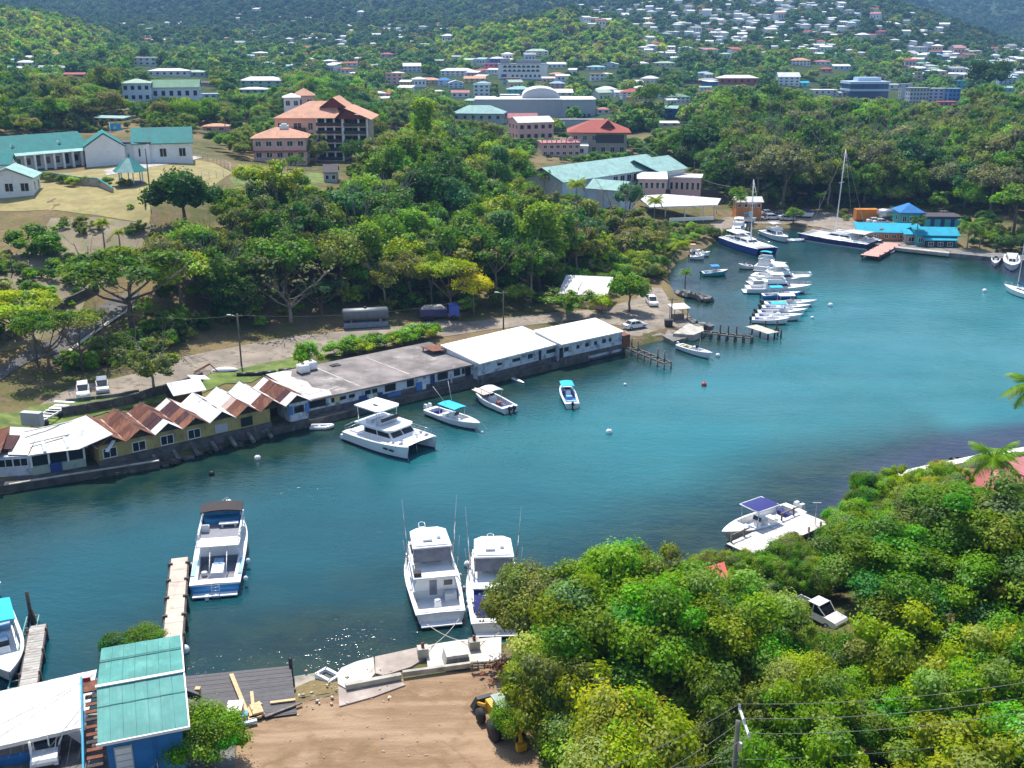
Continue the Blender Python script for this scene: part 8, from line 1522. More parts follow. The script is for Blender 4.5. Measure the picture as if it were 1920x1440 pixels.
# vegetation
def leaf_mat(name, trans=0.42, rough=.5):
 m = bpy.data.materials.new(name); m.use_nodes = True; t = m.node_tree; t.nodes.clear(); o = t.nodes.new('ShaderNodeOutputMaterial')
 a = t.nodes.new('ShaderNodeAttribute'); a.attribute_type = 'INSTANCER'; a.attribute_name = 'tint'
 v = t.nodes.new('ShaderNodeAttribute'); v.attribute_name = 'leafvar'
 hs = t.nodes.new('ShaderNodeHueSaturation'); sp = t.nodes.new('ShaderNodeSeparateColor'); t.links.new(v.outputs['Color'], sp.inputs[0])
 t.links.new(sp.outputs[0], hs.inputs['Hue']); t.links.new(sp.outputs[1], hs.inputs['Value']); t.links.new(sp.outputs[2], hs.inputs['Saturation']); t.links.new(a.outputs['Color'], hs.inputs['Color'])
 d = t.nodes.new('ShaderNodeBsdfDiffuse'); tr = t.nodes.new('ShaderNodeBsdfTranslucent'); g = t.nodes.new('ShaderNodeBsdfGlossy'); g.inputs['Roughness'].default_value = rough; g.inputs['Color'].default_value = (.9, .95, .9, 1)
 t.links.new(hs.outputs[0], d.inputs[0]); k = mixc(t, 1.0, hs.outputs[0], (1.35, 1.2, .5), 'MULTIPLY'); t.links.new(k, tr.inputs[0])
 x = t.nodes.new('ShaderNodeMixShader'); x.inputs[0].default_value = trans; t.links.new(d.outputs[0], x.inputs[1]); t.links.new(tr.outputs[0], x.inputs[2])
 y = t.nodes.new('ShaderNodeMixShader'); y.inputs[0].default_value = .015; t.links.new(x.outputs[0], y.inputs[1]); t.links.new(g.outputs[0], y.inputs[2]); t.links.new(y.outputs[0], o.inputs[0]); return m
LEAF = leaf_mat('foliage')
def leaf_mesh(name, P_, Nn, size, asp=.62, var=None, extra=None, mat=None):
 """quads at P_, facing Nn; var = per leaf (hue, value, saturation)"""
 n = len(P_); rg = np.random.default_rng(len(P_) + int(abs(P_[0, 0]) * 1000)); r = rg.normal(size=(n, 3)); a = np.cross(Nn, r); a /= np.linalg.norm(a, axis=1, keepdims=True) + 1e-9; b = np.cross(Nn, a); b /= np.linalg.norm(b, axis=1, keepdims=True) + 1e-9
 s = size * rg.uniform(.65, 1.35, n)[:, None]; a = a * s * .5; b = b * s * .5 * asp; dn = Nn * s * .10
 V = np.stack([P_ - a, P_ + b - dn, P_ + a, P_ - b - dn], 1).reshape(-1, 3); F = np.arange(4 * n).reshape(n, 4)
 vv = np.repeat(var, 4, 0)
 if extra is not None:
  ev, ef = extra; F2 = ef + 4 * n; V = np.concatenate([V, ev]); vv = np.concatenate([vv, np.tile([[.5, .8, 1]], (len(ev), 1))])  # core balls tinted darker, as shade inside the crown
 me = bpy.data.meshes.new(name); nf = len(F) + (len(F2) if extra is not None else 0)
 me.vertices.add(len(V)); me.vertices.foreach_set('co', V.ravel().astype(np.float32))
 loops = F.ravel() if extra is None else np.concatenate([F.ravel(), F2.ravel()]); me.loops.add(len(loops)); me.loops.foreach_set('vertex_index', loops.astype(np.int32))
 ls = np.arange(len(F)) * 4
 if extra is not None: ls = np.concatenate([ls, 4 * len(F) + np.arange(len(F2)) * 3])
 me.polygons.add(nf); me.polygons.foreach_set('loop_start', ls.astype(np.int32)); me.update(calc_edges=True); me.validate()
 c = me.color_attributes.new('leafvar', 'FLOAT_COLOR', 'POINT'); c.data.foreach_set('color', np.concatenate([vv, np.ones((len(vv), 1))], 1).ravel().astype(np.float32)); me.materials.append(mat or LEAF); return me
_bi = bmesh.new(); bmesh.ops.create_icosphere(_bi, subdivisions=1, radius=1.0); ICV = np.array([v.co[:] for v in _bi.verts]); ICF = np.array([[v.index for v in f.verts] for f in _bi.faces]); _bi.free()
def crown(name, seed, nc, leaves, size, kind='dome', core=True, cs=.68, hv=.016):
 """unit crown: radius 1, base at z = 0"""
 rg = np.random.default_rng(seed); C, Rr = [], []
 for i in range(nc):
  if kind == 'dome': u = rg.normal(size=3); u /= np.linalg.norm(u); u[2] = abs(u[2]) * .95 - .12 * rg.random(); k = rg.uniform(.45, .80); c = np.array([u[0] * k, u[1] * k, .55 + u[2] * k * .85]); r = rg.uniform(.22, .40)
  elif kind == 'flat': a = rg.uniform(0, 6.28); k = math.sqrt(rg.random()) * .86; c = np.array([k * math.cos(a), k * math.sin(a), .62 - .22 * k * k + rg.uniform(-.08, .08)]); r = rg.uniform(.17, .30)
  elif kind == 'column': z = rg.random(); k = (.42 + .25 * math.sin(z * 5)) * rg.uniform(.6, 1.0); a = rg.uniform(0, 6.28); c = np.array([k * math.cos(a), k * math.sin(a), .15 + 2.3 * z]); r = rg.uniform(.25, .42)
  elif kind == 'ragged': u = rg.normal(size=3); u /= np.linalg.norm(u); k = rg.uniform(.3, 1.0); c = np.array([u[0] * k, u[1] * k, .7 + u[2] * k * .7]); r = rg.uniform(.14, .30)
  elif kind == 'lumpy': u = rg.normal(size=3); u /= np.linalg.norm(u); u[2] = abs(u[2]) * .95 - .25 * rg.random(); k = rg.uniform(.5, 1.06) if i else 0; c = np.array([u[0] * k, u[1] * k, .5 + u[2] * k * .8 + rg.uniform(-.06, .1)]); r = rg.uniform(.09, .25) if i else .5  # first clump is a large middle ball added to block light
  elif kind == 'cone': z = i / nc; k = (1 - z) * rg.uniform(.3, .8); a = rg.uniform(0, 6.28); c = np.array([k * math.cos(a), k * math.sin(a), .2 + 3.4 * z]); r = .12 + .26 * (1 - z)
  C.append(c); Rr.append(r)
 C = np.array(C); Rr = np.array(Rr); wgt = Rr ** 2; cnt = np.maximum(4, (leaves * wgt / wgt.sum()).astype(int)); Ps, Ns, Vs = [], [], []
 for c, r, n in zip(C, Rr, cnt):
  d = rg.normal(size=(n, 3)); d /= np.linalg.norm(d, axis=1, keepdims=True); d[:, 2] = np.where((d[:, 2] < -.3), -d[:, 2], d[:, 2])
  sq = np.array([1, 1, .55 if kind == 'flat' else .85]); rad = r * rg.uniform(.62, 1.12, n)[:, None] * (1 + .25 * rg.normal(size=(n, 1)) * .5); Ps.append(c + d * rad * sq); nn = d + .5 * rg.normal(size=(n, 3)) + np.array([0, 0, .4]); Ns.append(nn / np.linalg.norm(nn, axis=1, keepdims=True))
  h = .5 + rg.normal() * hv; v = np.clip(rg.normal(1.0, .20), .55, 1.5); s = np.clip(rg.normal(1, .12), .7, 1.2); Vs.append(np.stack([h + rg.normal(size=n) * .012, v * rg.uniform(.86, 1.16, n), np.full(n, s)], 1))
 ext = None
 if core: ext = (np.concatenate([c + ICV * r * np.array([cs, cs, cs * .85]) for c, r in zip(C, Rr)]), np.concatenate([ICF + 12 * i for i in range(nc)]))  # solid balls hidden in the clumps, added to keep crowns dark inside
 return leaf_mesh(name, np.concatenate(Ps), np.concatenate(Ns), size, .62, np.concatenate(Vs), ext)
def trunk_mesh(name, seed, h, r, limbs=5, spread=.6, reach=1.0, mat=None, twigs=0):
 rg = random.Random(seed); m = MB(); pts = [Vector((0, 0, -.3))]; 
 for i in range(4): pts.append(Vector((rg.uniform(-.08, .08) * h * (i + 1) / 4, rg.uniform(-.08, .08) * h * (i + 1) / 4, h * (i + 1) / 4)))
 m.tube(pts, r, 7, 0, r * .55)
 def limb(p, d, L, rr, dep):
  q_ = p + d * L * .5 + Vector((rg.gauss(0, .06), rg.gauss(0, .06), 0)) * L; e = p + d * L + Vector((0, 0, .12 * L)); m.tube([p, q_, e], rr, 5 if dep > 1 else 4, 0, rr * .4, False)
  if dep > 0:
   for k in range(rg.choice([2, 3])):
    dd = (d + Vector((rg.gauss(0, .5), rg.gauss(0, .5), rg.gauss(.1, .3)))).normalized(); limb(p.lerp(e, rg.uniform(.5, 1)), dd, L * rg.uniform(.5, .75), rr * .45, dep - 1)
 for i in range(limbs):
  a = 6.28 * i / limbs + rg.uniform(-.4, .4); d = Vector((math.cos(a) * spread, math.sin(a) * spread, rg.uniform(.5, 1.0))).normalized(); limb(pts[-1].lerp(pts[-2], rg.uniform(0, 1.2)), d, reach * rg.uniform(.7, 1.1), r * .45, twigs + 1)
 return m.mesh(name, mat or BARK)
PROTO = {}
for i in range(3): PROTO['near%d' % i] = (crown('near_crown', 11 + i, 46, 14000, .060, 'dome', True, .6, .025), trunk_mesh('near_trunk', i, .9, .07, 5, .6, .5))
for i in range(2): PROTO['nearr%d' % i] = (crown('near_ragged_crown', 61 + i, 46, 8000, .062, 'ragged'), trunk_mesh('near_trunk', 5 + i, .9, .06, 6, .6, .55))
for i in range(4): PROTO['dome%d' % i] = (crown('dome_crown', 21 + i, 26, 3600, .105), trunk_mesh('dome_trunk', 10 + i, .9, .06, 4, .7, .7))
for i in range(3): PROTO['rag%d' % i] = (crown('ragged_crown', 71 + i, 30, 2400, .10, 'ragged'), trunk_mesh('ragged_trunk', 30 + i, .9, .05, 5, .7, .9, BARKG))
for i in range(2): PROTO['flat%d' % i] = (crown('umbrella_crown', 31 + i, 34, 3600, .085, 'flat', False), trunk_mesh('umbrella_trunk', 20 + i, .45, .055, 6, 1.5, .75, None, 1))
for i in range(2): PROTO['col%d' % i] = (crown('column_crown', 41 + i, 34, 4200, .12, 'column'), trunk_mesh('column_trunk', 24 + i, 1.2, .07, 4, .5, .8))
for i in range(2): PROTO['big%d' % i] = (crown('big_crown', 101 + i, 100, 46000, .040, 'lumpy', True, .62, .03), trunk_mesh('big_trunk', 60 + i, .8, .05, 7, .7, .3))
PROTO['cone0'] = (crown('conifer_crown', 51, 30, 2600, .11, 'cone'), trunk_mesh('conifer_trunk', 26, 3.2, .06, 0))
for i in range(2): PROTO['bare%d' % i] = (crown('sparse_crown', 55 + i, 26, 420, .09, 'ragged', False), trunk_mesh('bare_trunk', 40 + i, .55, .055, 8, 1.0, .62, BARKG, 2))
for i in range(4): PROTO['far%d' % i] = (crown('far_crown', 81 + i, 14, 420, .24), None)
for i in range(2): PROTO['bush%d' % i] = (crown('bush_crown', 91 + i, 14, 1500, .13), trunk_mesh('bush_stem', 50 + i, .3, .05, 4, .9, .4))
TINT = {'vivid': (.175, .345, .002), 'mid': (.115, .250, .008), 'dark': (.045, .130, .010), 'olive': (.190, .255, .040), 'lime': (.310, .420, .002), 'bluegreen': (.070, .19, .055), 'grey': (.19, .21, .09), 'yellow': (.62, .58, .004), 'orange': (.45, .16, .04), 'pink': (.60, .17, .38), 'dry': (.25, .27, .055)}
TW = {'vivid': 'vivid green', 'mid': 'mid green', 'dark': 'dark green', 'olive': 'olive green', 'lime': 'yellowish green', 'bluegreen': 'bluish green', 'grey': 'grey brown', 'yellow': 'bright yellow', 'orange': 'orange flowering', 'pink': 'pink flowering', 'dry': 'dry khaki'}
KW = {'big': 'spreading', 'near': 'bushy', 'nearr': 'ragged', 'dome': 'rounded', 'rag': 'loose', 'flat': 'umbrella shaped', 'col': 'tall vine clad', 'cone': 'slim conifer', 'bare': 'half bare', 'bush': 'low bushy'}
TREES = []                                            # (apparent size, kind, x, y, z, R, height, tint, zone, label)
def proj(p):
 d = Vector((p[0], p[1], p[2] - CAM_H)); t = d.y * CP - d.z * SP
 return 960 + FOC * d.x / t, 720 - FOC * (d.y * SP + d.z * CP) / t, t
def blocked(x, y, zc, Rr, hh):
 px, py, t = proj((x, y, zc)); rp = Rr * FOC / t; rv = hh * FOC / t
 for x0, y0, x1, y1, tt in VIS:
  if t < tt and px + rp * .85 > x0 and px - rp * .85 < x1 and py + rv * .9 > y0 and py - rv * .9 < y1: return True
 return False
def add_tree(kind, x, y, Rr, tint, zone, label=None, force=False, zs=1.0, z=None, lift=1.0):
 z = gz(x, y) if z is None else z
 b = kind.rstrip('0123456789'); crown_h = {'big': 1.35, 'near': 1.35, 'nearr': 1.4, 'dome': 1.35, 'rag': 1.4, 'flat': .75, 'col': 2.7, 'cone': 3.6, 'bare': 1.4, 'bush': 1.3}[b] * Rr * zs
 lz = {'big': .5, 'near': .5, 'nearr': .5, 'dome': .72, 'rag': .75, 'flat': .75, 'col': .25, 'cone': .3, 'bare': .6, 'bush': .0}[b] * Rr * lift
 if not force:
  if any((x - a) ** 2 + (y - c) ** 2 < (r + Rr * .55) ** 2 for a, c, r in KEEP): return False
  if blocked(x, y, z + lz + crown_h * .5, Rr, crown_h * .5): return False
 TREES.append((Rr / math.hypot(x, y), kind, x, y, z, Rr, lz, zs, tint, zone, label)); return True
def spot(kind, px, py, wpx, tint, label, zs=1.0, kindn=None, lift=1.0):   # base pixel, width in pixels
 p = T(px, py); s = DEP(p) / FOC; add_tree(kind, p.x, p.y, wpx * s / 2, tint, None, label, True, zs, None, lift)
spot('dome0', 350, 436, 150, 'dark', 'big dark green mango tree standing alone on the bare slope', 1.0, lift=.3); spot('col0', 455, 445, 80, 'olive', 'tall olive grey tree right of the dark mango tree', .75); spot('dome1', 470, 372, 66, 'lime', 'bright yellow green round tree below the pink hotel wing', .9)
spot('flat0', 248, 612, 250, 'mid', 'wide spreading tree with dark forked trunk beside the asphalt lane', .85, lift=.62); spot('flat1', 35, 640, 170, 'lime', 'flat crowned bright green tree at the left edge by the lane', .9, lift=.5); spot('flat0', 95, 700, 130, 'mid', 'thin umbrella tree in front of the lane at the left', 1.1, lift=1.3); spot('flat1', 155, 695, 120, 'olive', 'thin olive umbrella tree left of the feathery tree', 1.1, lift=1.4)
spot('rag0', 290, 738, 120, 'olive', 'feathery pale olive tree right of the two parked cars', .85, lift=.7); spot('bush0', 580, 694, 66, 'vivid', 'bright bush at the left end of the grey roofed warehouse', 1.3); spot('col1', 430, 606, 76, 'dark', 'tall dark vine covered tree at the road edge', 1.0); spot('col0', 470, 600, 66, 'mid', 'second vine covered tree right of the tall dark one', .8)
spot('bare0', 545, 605, 170, 'grey', 'bare grey branched tree in front of the wood by the dirt road', .9, lift=.7); spot('dome2', 888, 592, 84, 'yellow', 'bright yellow leaved tree in the middle of the wood edge', .9); spot('flat1', 845, 590, 120, 'lime', 'yellow green umbrella tree over the blue truck', 1.0, lift=1.3); spot('bush1', 60, 478, 110, 'mid', 'broad bushy clump on the bare slope at the left edge', .8); spot('bush0', 243, 392, 18, 'vivid', 'tiny green shrub on the straw lawn', .8)
spot('cone0', 932, 216, 26, 'dark', 'slim dark conifer in front of the grey arena', .95); spot('flat0', 1226, 226, 84, 'mid', 'dome shaped umbrella tree right of the arena', 1.5, lift=.5); spot('dome3', 1487, 421, 42, 'vivid', 'small bright green tree in the marina yard', .8, lift=.5); spot('dome1', 1180, 585, 84, 'mid', 'dense round tree between the white roofed house and the car park', 1.1, lift=.4); spot('bush0', 1238, 505, 40, 'vivid', 'bright bush at the cove shore behind the parked car', .9)
spot('dome2', 1105, 470, 70, 'orange', 'orange flowering tree on the slope above the cove shore', .7); spot('rag1', 1165, 485, 120, 'olive', 'wide olive tree on the slope above the cove shore', .6); spot('flat0', 1200, 500, 110, 'dry', 'khaki flat crowned tree near the leaning palm', .7); spot('dome0', 1180, 415, 62, 'bluegreen', 'grey green rounded tree in front of the teal hotel', 1.2); spot('bush1', 1342, 447, 34, 'olive', 'grey green bush at the cove corner, left one', .9); spot('bush0', 1366, 450, 30, 'dark', 'dark bush at the cove corner, right one', 1.0)
spot('dome3', 1310, 255, 34, 'orange', 'small orange flowering tree in the right wood', .7); spot('bush1', 478, 283, 32, 'pink', 'pink bougainvillea bush left of the hotel wing, upper one', .7); spot('bush0', 496, 290, 26, 'pink', 'pink bougainvillea bush left of the hotel wing, lower one', .7); spot('dome1', 408, 170, 30, 'lime', 'yellow green round tree right of the long blue white wing', 1.0, lift=.2); spot('dome2', 55, 262, 50, 'dry', 'brownish tree behind the long school wing', .7)
spot('dome3', 1900, 440, 110, 'vivid', 'fresh green layered tree at the right edge above the quay', .7); spot('dome0', 1845, 205, 90, 'dark', 'large dark tree on the skyline of the right wood', 1.0)
for px, py, w_, tn, lab in ((8, 1298, 46, 'vivid', 'green bush at the left edge behind the carport roof'),): spot('bush0', px, py, w_, tn, lab)
for kd, px, py, R_, tn, zs_, lf, lb in (('big0', 1190, 1335, 7.6, 'vivid', .98, .5, 'huge domed bright green tree in the middle of the near thicket'), ('big1', 1098, 1340, 5.4, 'lime', .95, .4, 'large yellowish tree leaning over the dirt lot edge'), ('big1', 1330, 1330, 6.6, 'vivid', .95, .5, 'large bright green tree left of the near power pole'), ('big0', 1420, 1265, 4.4, 'olive', .9, .5, 'olive green domed tree behind the near power pole'), ('big0', 1700, 1225, 7.0, 'mid', .7, 1.15, 'tall dark sided spreading tree right of the hidden pickup'), ('big1', 1860, 1200, 8.0, 'mid', .75, 1.15, 'largest spreading tree at the right edge of the near thicket'), ('big1', 1770, 1090, 6.2, 'olive', .75, .8, 'broad olive tree below the red brown court'), ('big0', 1640, 1065, 4.6, 'vivid', .8, .6, 'bright domed tree just below the dock lamp'), ('big0', 1650, 1420, 4.2, 'vivid', .8, .5, 'bright low tree under the near wires')):
 p = T(px, py); add_tree(kd, p.x, p.y, R_, tn, None, lb, True, zs_, None, lf); KEEP.append((p.x, p.y, R_ * .62))
p = P(250, 1208, .6); add_tree('near0', p.x + .9, p.y, 2.0, 'mid', None, 'rounded mangrove bush behind the blue house, right part', True, .8, -.2, .25); add_tree('near1', p.x - 1.3, p.y - .3, 1.7, 'dark', None, 'rounded mangrove bush behind the blue house, left part', True, .75, -.2, .2)
p = P(392, 1412, 2.0); add_tree('near0', p.x, p.y - .6, 3.2, 'vivid', None, 'round bright green mango tree at the corner of the dirt lot', True, 1.0, None, .3)
for i, (px, py) in enumerate(((140, 350), (120, 345), (90, 340), (165, 348), (205, 350), (235, 352))): spot('bush%d' % (i % 2), px, py, 34, ('lime', 'mid', 'olive')[i % 3], 'small garden shrub on the school lawn, number by the gazebo' if False else '%s garden shrub on the school lawn %s' % (('yellow green', 'green', 'olive')[i % 3], ('third from the left wall end', 'second from the left', 'at the left end', 'fourth from the left', 'next but one to the gazebo', 'right beside the gazebo')[i]), .8)
for i in range(13): px = 632 + i * 15; spot('bush%d' % (i % 2), px, 668 - i * 2.6 + rnd.uniform(-4, 4), rnd.uniform(44, 66), ('vivid', 'mid', 'vivid', 'lime')[i % 4], 'broad leaved green clump in the hedge behind the grey roofed warehouse', .8)
def palm_meshes():
 FR = []
 for v in range(3):
  m = MB(); rg = random.Random(v); n = 18; droop = (.55, .85, 1.15)[v]; spine = []
  for i in range(n + 1): s = i / n; spine.append(Vector((math.cos(.75 - droop * 1.5 * s) * s * .95 if False else s * (1 - .18 * droop * s), 0, .50 * s - droop * .85 * s * s)))
  m.tube(spine, .012, 4, 0, .003, False)
  for i in range(2, n + 1):
   p = spine[i]; s = i / n; ln = .34 * math.sin(math.pi * min(1, .12 + s * .86)) + .04; tg = (spine[i] - spine[i - 1]).normalized()
   for sg in (-1, 1):
    e = p + tg * ln * .55 + Vector((0, sg * ln * .85, -ln * rg.uniform(.25, .6))); w_ = tg * .022
    m.add([p - w_, p + w_, e], [(0, 1, 2)])
    e2 = p + tg * ln * .35 + Vector((0, sg * ln * .8, -ln * rg.uniform(.5, .9))); p2 = p + tg * .025; m.add([p2 - w_, p2 + w_, e2], [(0, 1, 2)])
  me = m.mesh('frond', LEAF); c = me.color_attributes.new('leafvar', 'FLOAT_COLOR', 'POINT'); vs = []
  for vtx in me.vertices: vs += [.5 + rg.gauss(0, .008), rg.uniform(.7, 1.3), 1, 1]
  c.data.foreach_set('color', vs); FR.append(me)
 return FR
FROND = palm_meshes(); PALMCROWN = None
def palm(label, px, py, hpx, tint='mid', lean=(0, 0), parts=True, rpx=None, world=None, group=None):
 p = world or T(px, py); s = DEP(p) / FOC; h = hpx * s; Rr = (rpx * s) if rpx else min(3.4, h * .42); o = empty('coconut_palm', p)
 m = MB(); pts = [Vector((lean[0] * h * (i / 6) ** 1.6, lean[1] * h * (i / 6) ** 1.6, h * i / 6)) for i in range(7)]; m.tube(pts, .17, 7, 0, .10); m.build('trunk', BARKG, o); tp = pts[-1]; n = 17
 for i in range(n):
  f = link('frond', FROND[(0, 1, 1, 2, 2)[i % 5]], o); a = 2.4 * i; f.location = tp; f.scale = (Rr, Rr, Rr * rnd.uniform(.8, 1.1)); f.rotation_euler = (rnd.uniform(-.2, .2), -(.75 - i * .055) if i < 10 else .1, a); f['tint'] = [*(TINT[tint] if i < 13 else TINT['dry']), 1.0]
 m = MB()
 for i in range(5): m.ball((tp.x + .25 * math.cos(i * 1.3), tp.y + .25 * math.sin(i * 1.3), tp.z - .25), .14, 6)
 m.build('coconuts', M('coconut', (.25, .2, .04), .6), o); tag(o, label, 'palm', group); KEEP.append((p.x, p.y, 1.0)); keep(px - hpx * .3, py - hpx * 1.2, px + hpx * .3, py - hpx * .6, p.y - 3)
 return o
for a in (('coconut palm leaning over the cove near the car park', 1250, 520, 62, 'lime', (.35, -.1)), ('coconut palm in front of the open pavilion', 1226, 428, 50, 'lime'), ('coconut palm left of the teal hotel front block', 1080, 412, 64, 'lime'), ('coconut palm at the far left corner of the teal hotel', 1020, 372, 42, 'mid'), ('coconut palm in front of the red brown court', 1850, 950, 92, 'vivid', (0, 0), True, 62), ('coconut palm cut by the right edge above the dark reef', 1920, 862, 135, 'vivid', (0, 0), True, 66), ('dark palm among the turquoise restaurant roofs', 1716, 462, 46, 'dark'), ('broad coconut palm right of the turquoise restaurant', 1813, 466, 40, 'mid', (0, 0), True, 30), ('small yellowish palm next to the broad one', 1836, 468, 30, 'lime'), ('palm at the edge of the right wood behind the navy catamaran', 1535, 402, 34, 'mid'), ('palm behind the marina kiosk', 1386, 415, 42, 'mid'), ('palm at the crest of the wood below the arena', 742, 262, 34, 'dark'), ('tall palm left of the orange lodge', 424, 262, 44, 'dark'), ('palm behind the orange lodge', 492, 230, 40, 'dark'), ('palm on the left hillside behind the school hall', 305, 262, 34, 'mid'), ('palm in the left wood behind the school wing', 22, 210, 40, 'mid'), ('low palm clump on the bare slope', 196, 462, 44, 'lime'), ('second low palm on the bare slope', 226, 470, 34, 'lime'), ('palm on the town slope by the sloping road', 1065, 150, 24, 'dark'), ('small palm at the cove shore left of the teal boat', 1284, 545, 34, 'vivid')):
 palm(*a)
for i in range(4): palm('slender royal palm in front of the hotel wing %s' % ('first from the left', 'second from the left', 'third from the left', 'last on the right')[i], 511 + i * 15, 278, 24, 'dark', rpx=8, group='royal palms before the hotel wing')
pb = PT(1250, 1052, 84); palm('palm top poking out of the near right thicket', 1250, 1052, 60, 'dark', world=Vector((pb.x, pb.y, gz(pb.x, pb.y))), rpx=30)
spot('rag0', 592, 308, 58, 'olive', 'slender olive tree in front of the pink hotel balconies', 1.1, lift=.6); spot('dome1', 668, 320, 66, 'dark', 'dark tree against the right side of the pink hotel', 1.1, lift=.4); spot('dome2', 556, 318, 40, 'mid', 'green tree in front of the low hotel wing', .9, lift=.2)
spot('rag1', 1062, 592, 110, 'vivid', 'low bright green tree in front of the white roofed house, left one', .6, lift=.1); spot('bush0', 1128, 590, 62, 'lime', 'low bright bush in front of the white roofed house, right one', .9)
keep(855, 490, 925, 555, T(888, 592).y - 3)
p = T(966, 1392); add_tree('near1', p.x, p.y, 1.9, 'vivid', None, 'leafy shrub covering the right side of the yellow backhoe', True, 1.2, None, .5); p = T(975, 1340); add_tree('near0', p.x, p.y, 1.7, 'lime', None, 'yellowish shrub just behind the yellow backhoe', True, 1.1, None, .6)
def inpoly(x, y, poly):
 c = False; n = len(poly)
 for i in range(n):
  a, b = poly[i], poly[(i + 1) % n]
  if (a[1] > y) != (b[1] > y) and x < a[0] + (y - a[1]) / (b[1] - a[1]) * (b[0] - a[0]): c = not c
 return c
def fill(pxpoly, spc, Rm, kinds, tints, zone, seed, frac=1.0, excl=(), gap=0, lift=1.0):
 rg = random.Random(seed); poly = [tuple(T(*q)[:2]) for q in pxpoly]; xs = [p[0] for p in poly]; ys = [p[1] for p in poly]; row = 0; y = min(ys)
 while y < max(ys):
  x = min(xs) + (spc / 2 if row % 2 else 0)
  while x < max(xs):
   X, Y = x + rg.gauss(0, spc * .22), y + rg.gauss(0, spc * .22)
   if inpoly(X, Y, poly) and rg.random() < frac and not (gap and any((t[2] - X) ** 2 + (t[3] - Y) ** 2 < (t[5] * gap) ** 2 for t in TREES)) and float(shore_dist(X, Y)) > 1.5 and not any(inpoly(*proj((X, Y, gz(X, Y)))[:2], e) for e in excl):
    add_tree(rg.choice(kinds), X, Y, rg.uniform(*Rm), rg.choice(tints), zone, zs=rg.uniform(.85, 1.2) * (1.12 if zone == 'thicket' else 1), lift=lift)
   x += spc
  y += spc * .87; row += 1
YARD = [(0, 730), (320, 655), (470, 622), (640, 605), (760, 596), (870, 598), (1000, 585), (1130, 572), (1200, 555), (1340, 540), (1340, 900), (0, 900)]
LANE = [(-20, 740), (-20, 690), (60, 650), (140, 600), (262, 538), (270, 575), (180, 630), (100, 685), (20, 740)]
MIXT = ['mid', 'mid', 'dark', 'vivid', 'vivid', 'olive', 'mid', 'lime', 'bluegreen', 'dry']
fill([(440, 612), (640, 600), (760, 590), (860, 592), (1000, 580), (1130, 566), (1120, 540), (1230, 505), (1215, 470), (1130, 440), (1080, 395), (1000, 345), (900, 330), (760, 302), (690, 330), (600, 372), (520, 420), (440, 450), (380, 470), (330, 520), (300, 560), (330, 600)], 6.6, (4.2, 6.8), ['dome0', 'dome1', 'dome2', 'dome3', 'rag0', 'rag1', 'rag2', 'col0', 'flat0'], MIXT, 'wood', 3, excl=(YARD, LANE))
fill([(1290, 396), (1370, 393), (1450, 396), (1560, 396), (1640, 390), (1800, 402), (1960, 425), (2050, 300), (2000, 215), (1800, 222), (1650, 236), (1560, 238), (1440, 238), (1330, 262), (1230, 292), (1200, 318), (1280, 335)], 8.6, (5.5, 9.5), ['dome0', 'dome1', 'dome2', 'dome3', 'rag0', 'rag1', 'rag2'], ['mid', 'dark', 'olive', 'mid', 'grey', 'mid', 'bluegreen', 'vivid', 'olive', 'dark'], 'right', 4)
fill([(-40, 250), (230, 240), (360, 252), (470, 265), (520, 238), (700, 262), (700, 205), (540, 172), (440, 190), (230, 205), (150, 175), (-40, 170)], 7.6, (4.4, 7.4), ['dome0', 'dome1', 'dome2', 'rag0', 'flat0', 'flat1', 'dome3'], ['mid', 'dark', 'mid', 'olive', 'vivid', 'bluegreen', 'dry'], 'left', 5)
fill([(690, 305), (820, 305), (900, 292), (1000, 300), (960, 240), (840, 216), (700, 226)], 7.0, (3.6, 5.6), ['dome0', 'dome1', 'rag0', 'rag1', 'dome2'], ['mid', 'olive', 'olive', 'dark', 'vivid'], 'crest', 6)
fill([(-40, 660), (20, 640), (60, 600), (40, 500), (-40, 480)], 9.0, (2.6, 4.0), ['flat0', 'rag0', 'rag1', 'flat1'], ['mid', 'lime', 'olive'], 'lane', 8, .55, (LANE,))
fill([(230, 690), (330, 662), (460, 635), (560, 615), (420, 615), (320, 610), (262, 590), (190, 640)], 5.0, (1.6, 2.8), ['bush0', 'bush1', 'rag1', 'bare1'], ['mid', 'olive', 'dark', 'vivid'], 'verge', 9, .8, (LANE,))
fill([(975, 1245), (1010, 1212), (1150, 1180), (1300, 1178), (1440, 1130), (1560, 1085), (1640, 1065), (1700, 1055), (1850, 1050), (2080, 1040), (2080, 1800), (1020, 1800), (1045, 1500), (1045, 1440), (1020, 1330)], 4.2, (3.0, 4.7), ['near0', 'near1', 'near2', 'nearr0', 'nearr1', 'nearr0', 'nearr1'], ['vivid', 'lime', 'vivid', 'lime', 'mid', 'vivid', 'olive'], 'thicket', 10, .93, ([(1490, 1125), (1570, 1125), (1590, 1215), (1490, 1215)],))
fill([(975, 1245), (1010, 1212), (1150, 1150), (1300, 1110), (1370, 1060), (1440, 1040), (1530, 1000), (1570, 955), (1640, 925), (1740, 905), (1830, 930), (1900, 950), (2080, 940), (2080, 1500), (1000, 1700), (1010, 1440), (990, 1330)], 2.5, (1.3, 2.3), ['near0', 'near1', 'near2', 'nearr0'], ['vivid', 'lime', 'mid', 'vivid', 'olive'], 'thicket', 12, .9, ([(1488, 1132), (1572, 1132), (1575, 1196), (1488, 1196)],), .75, .25)
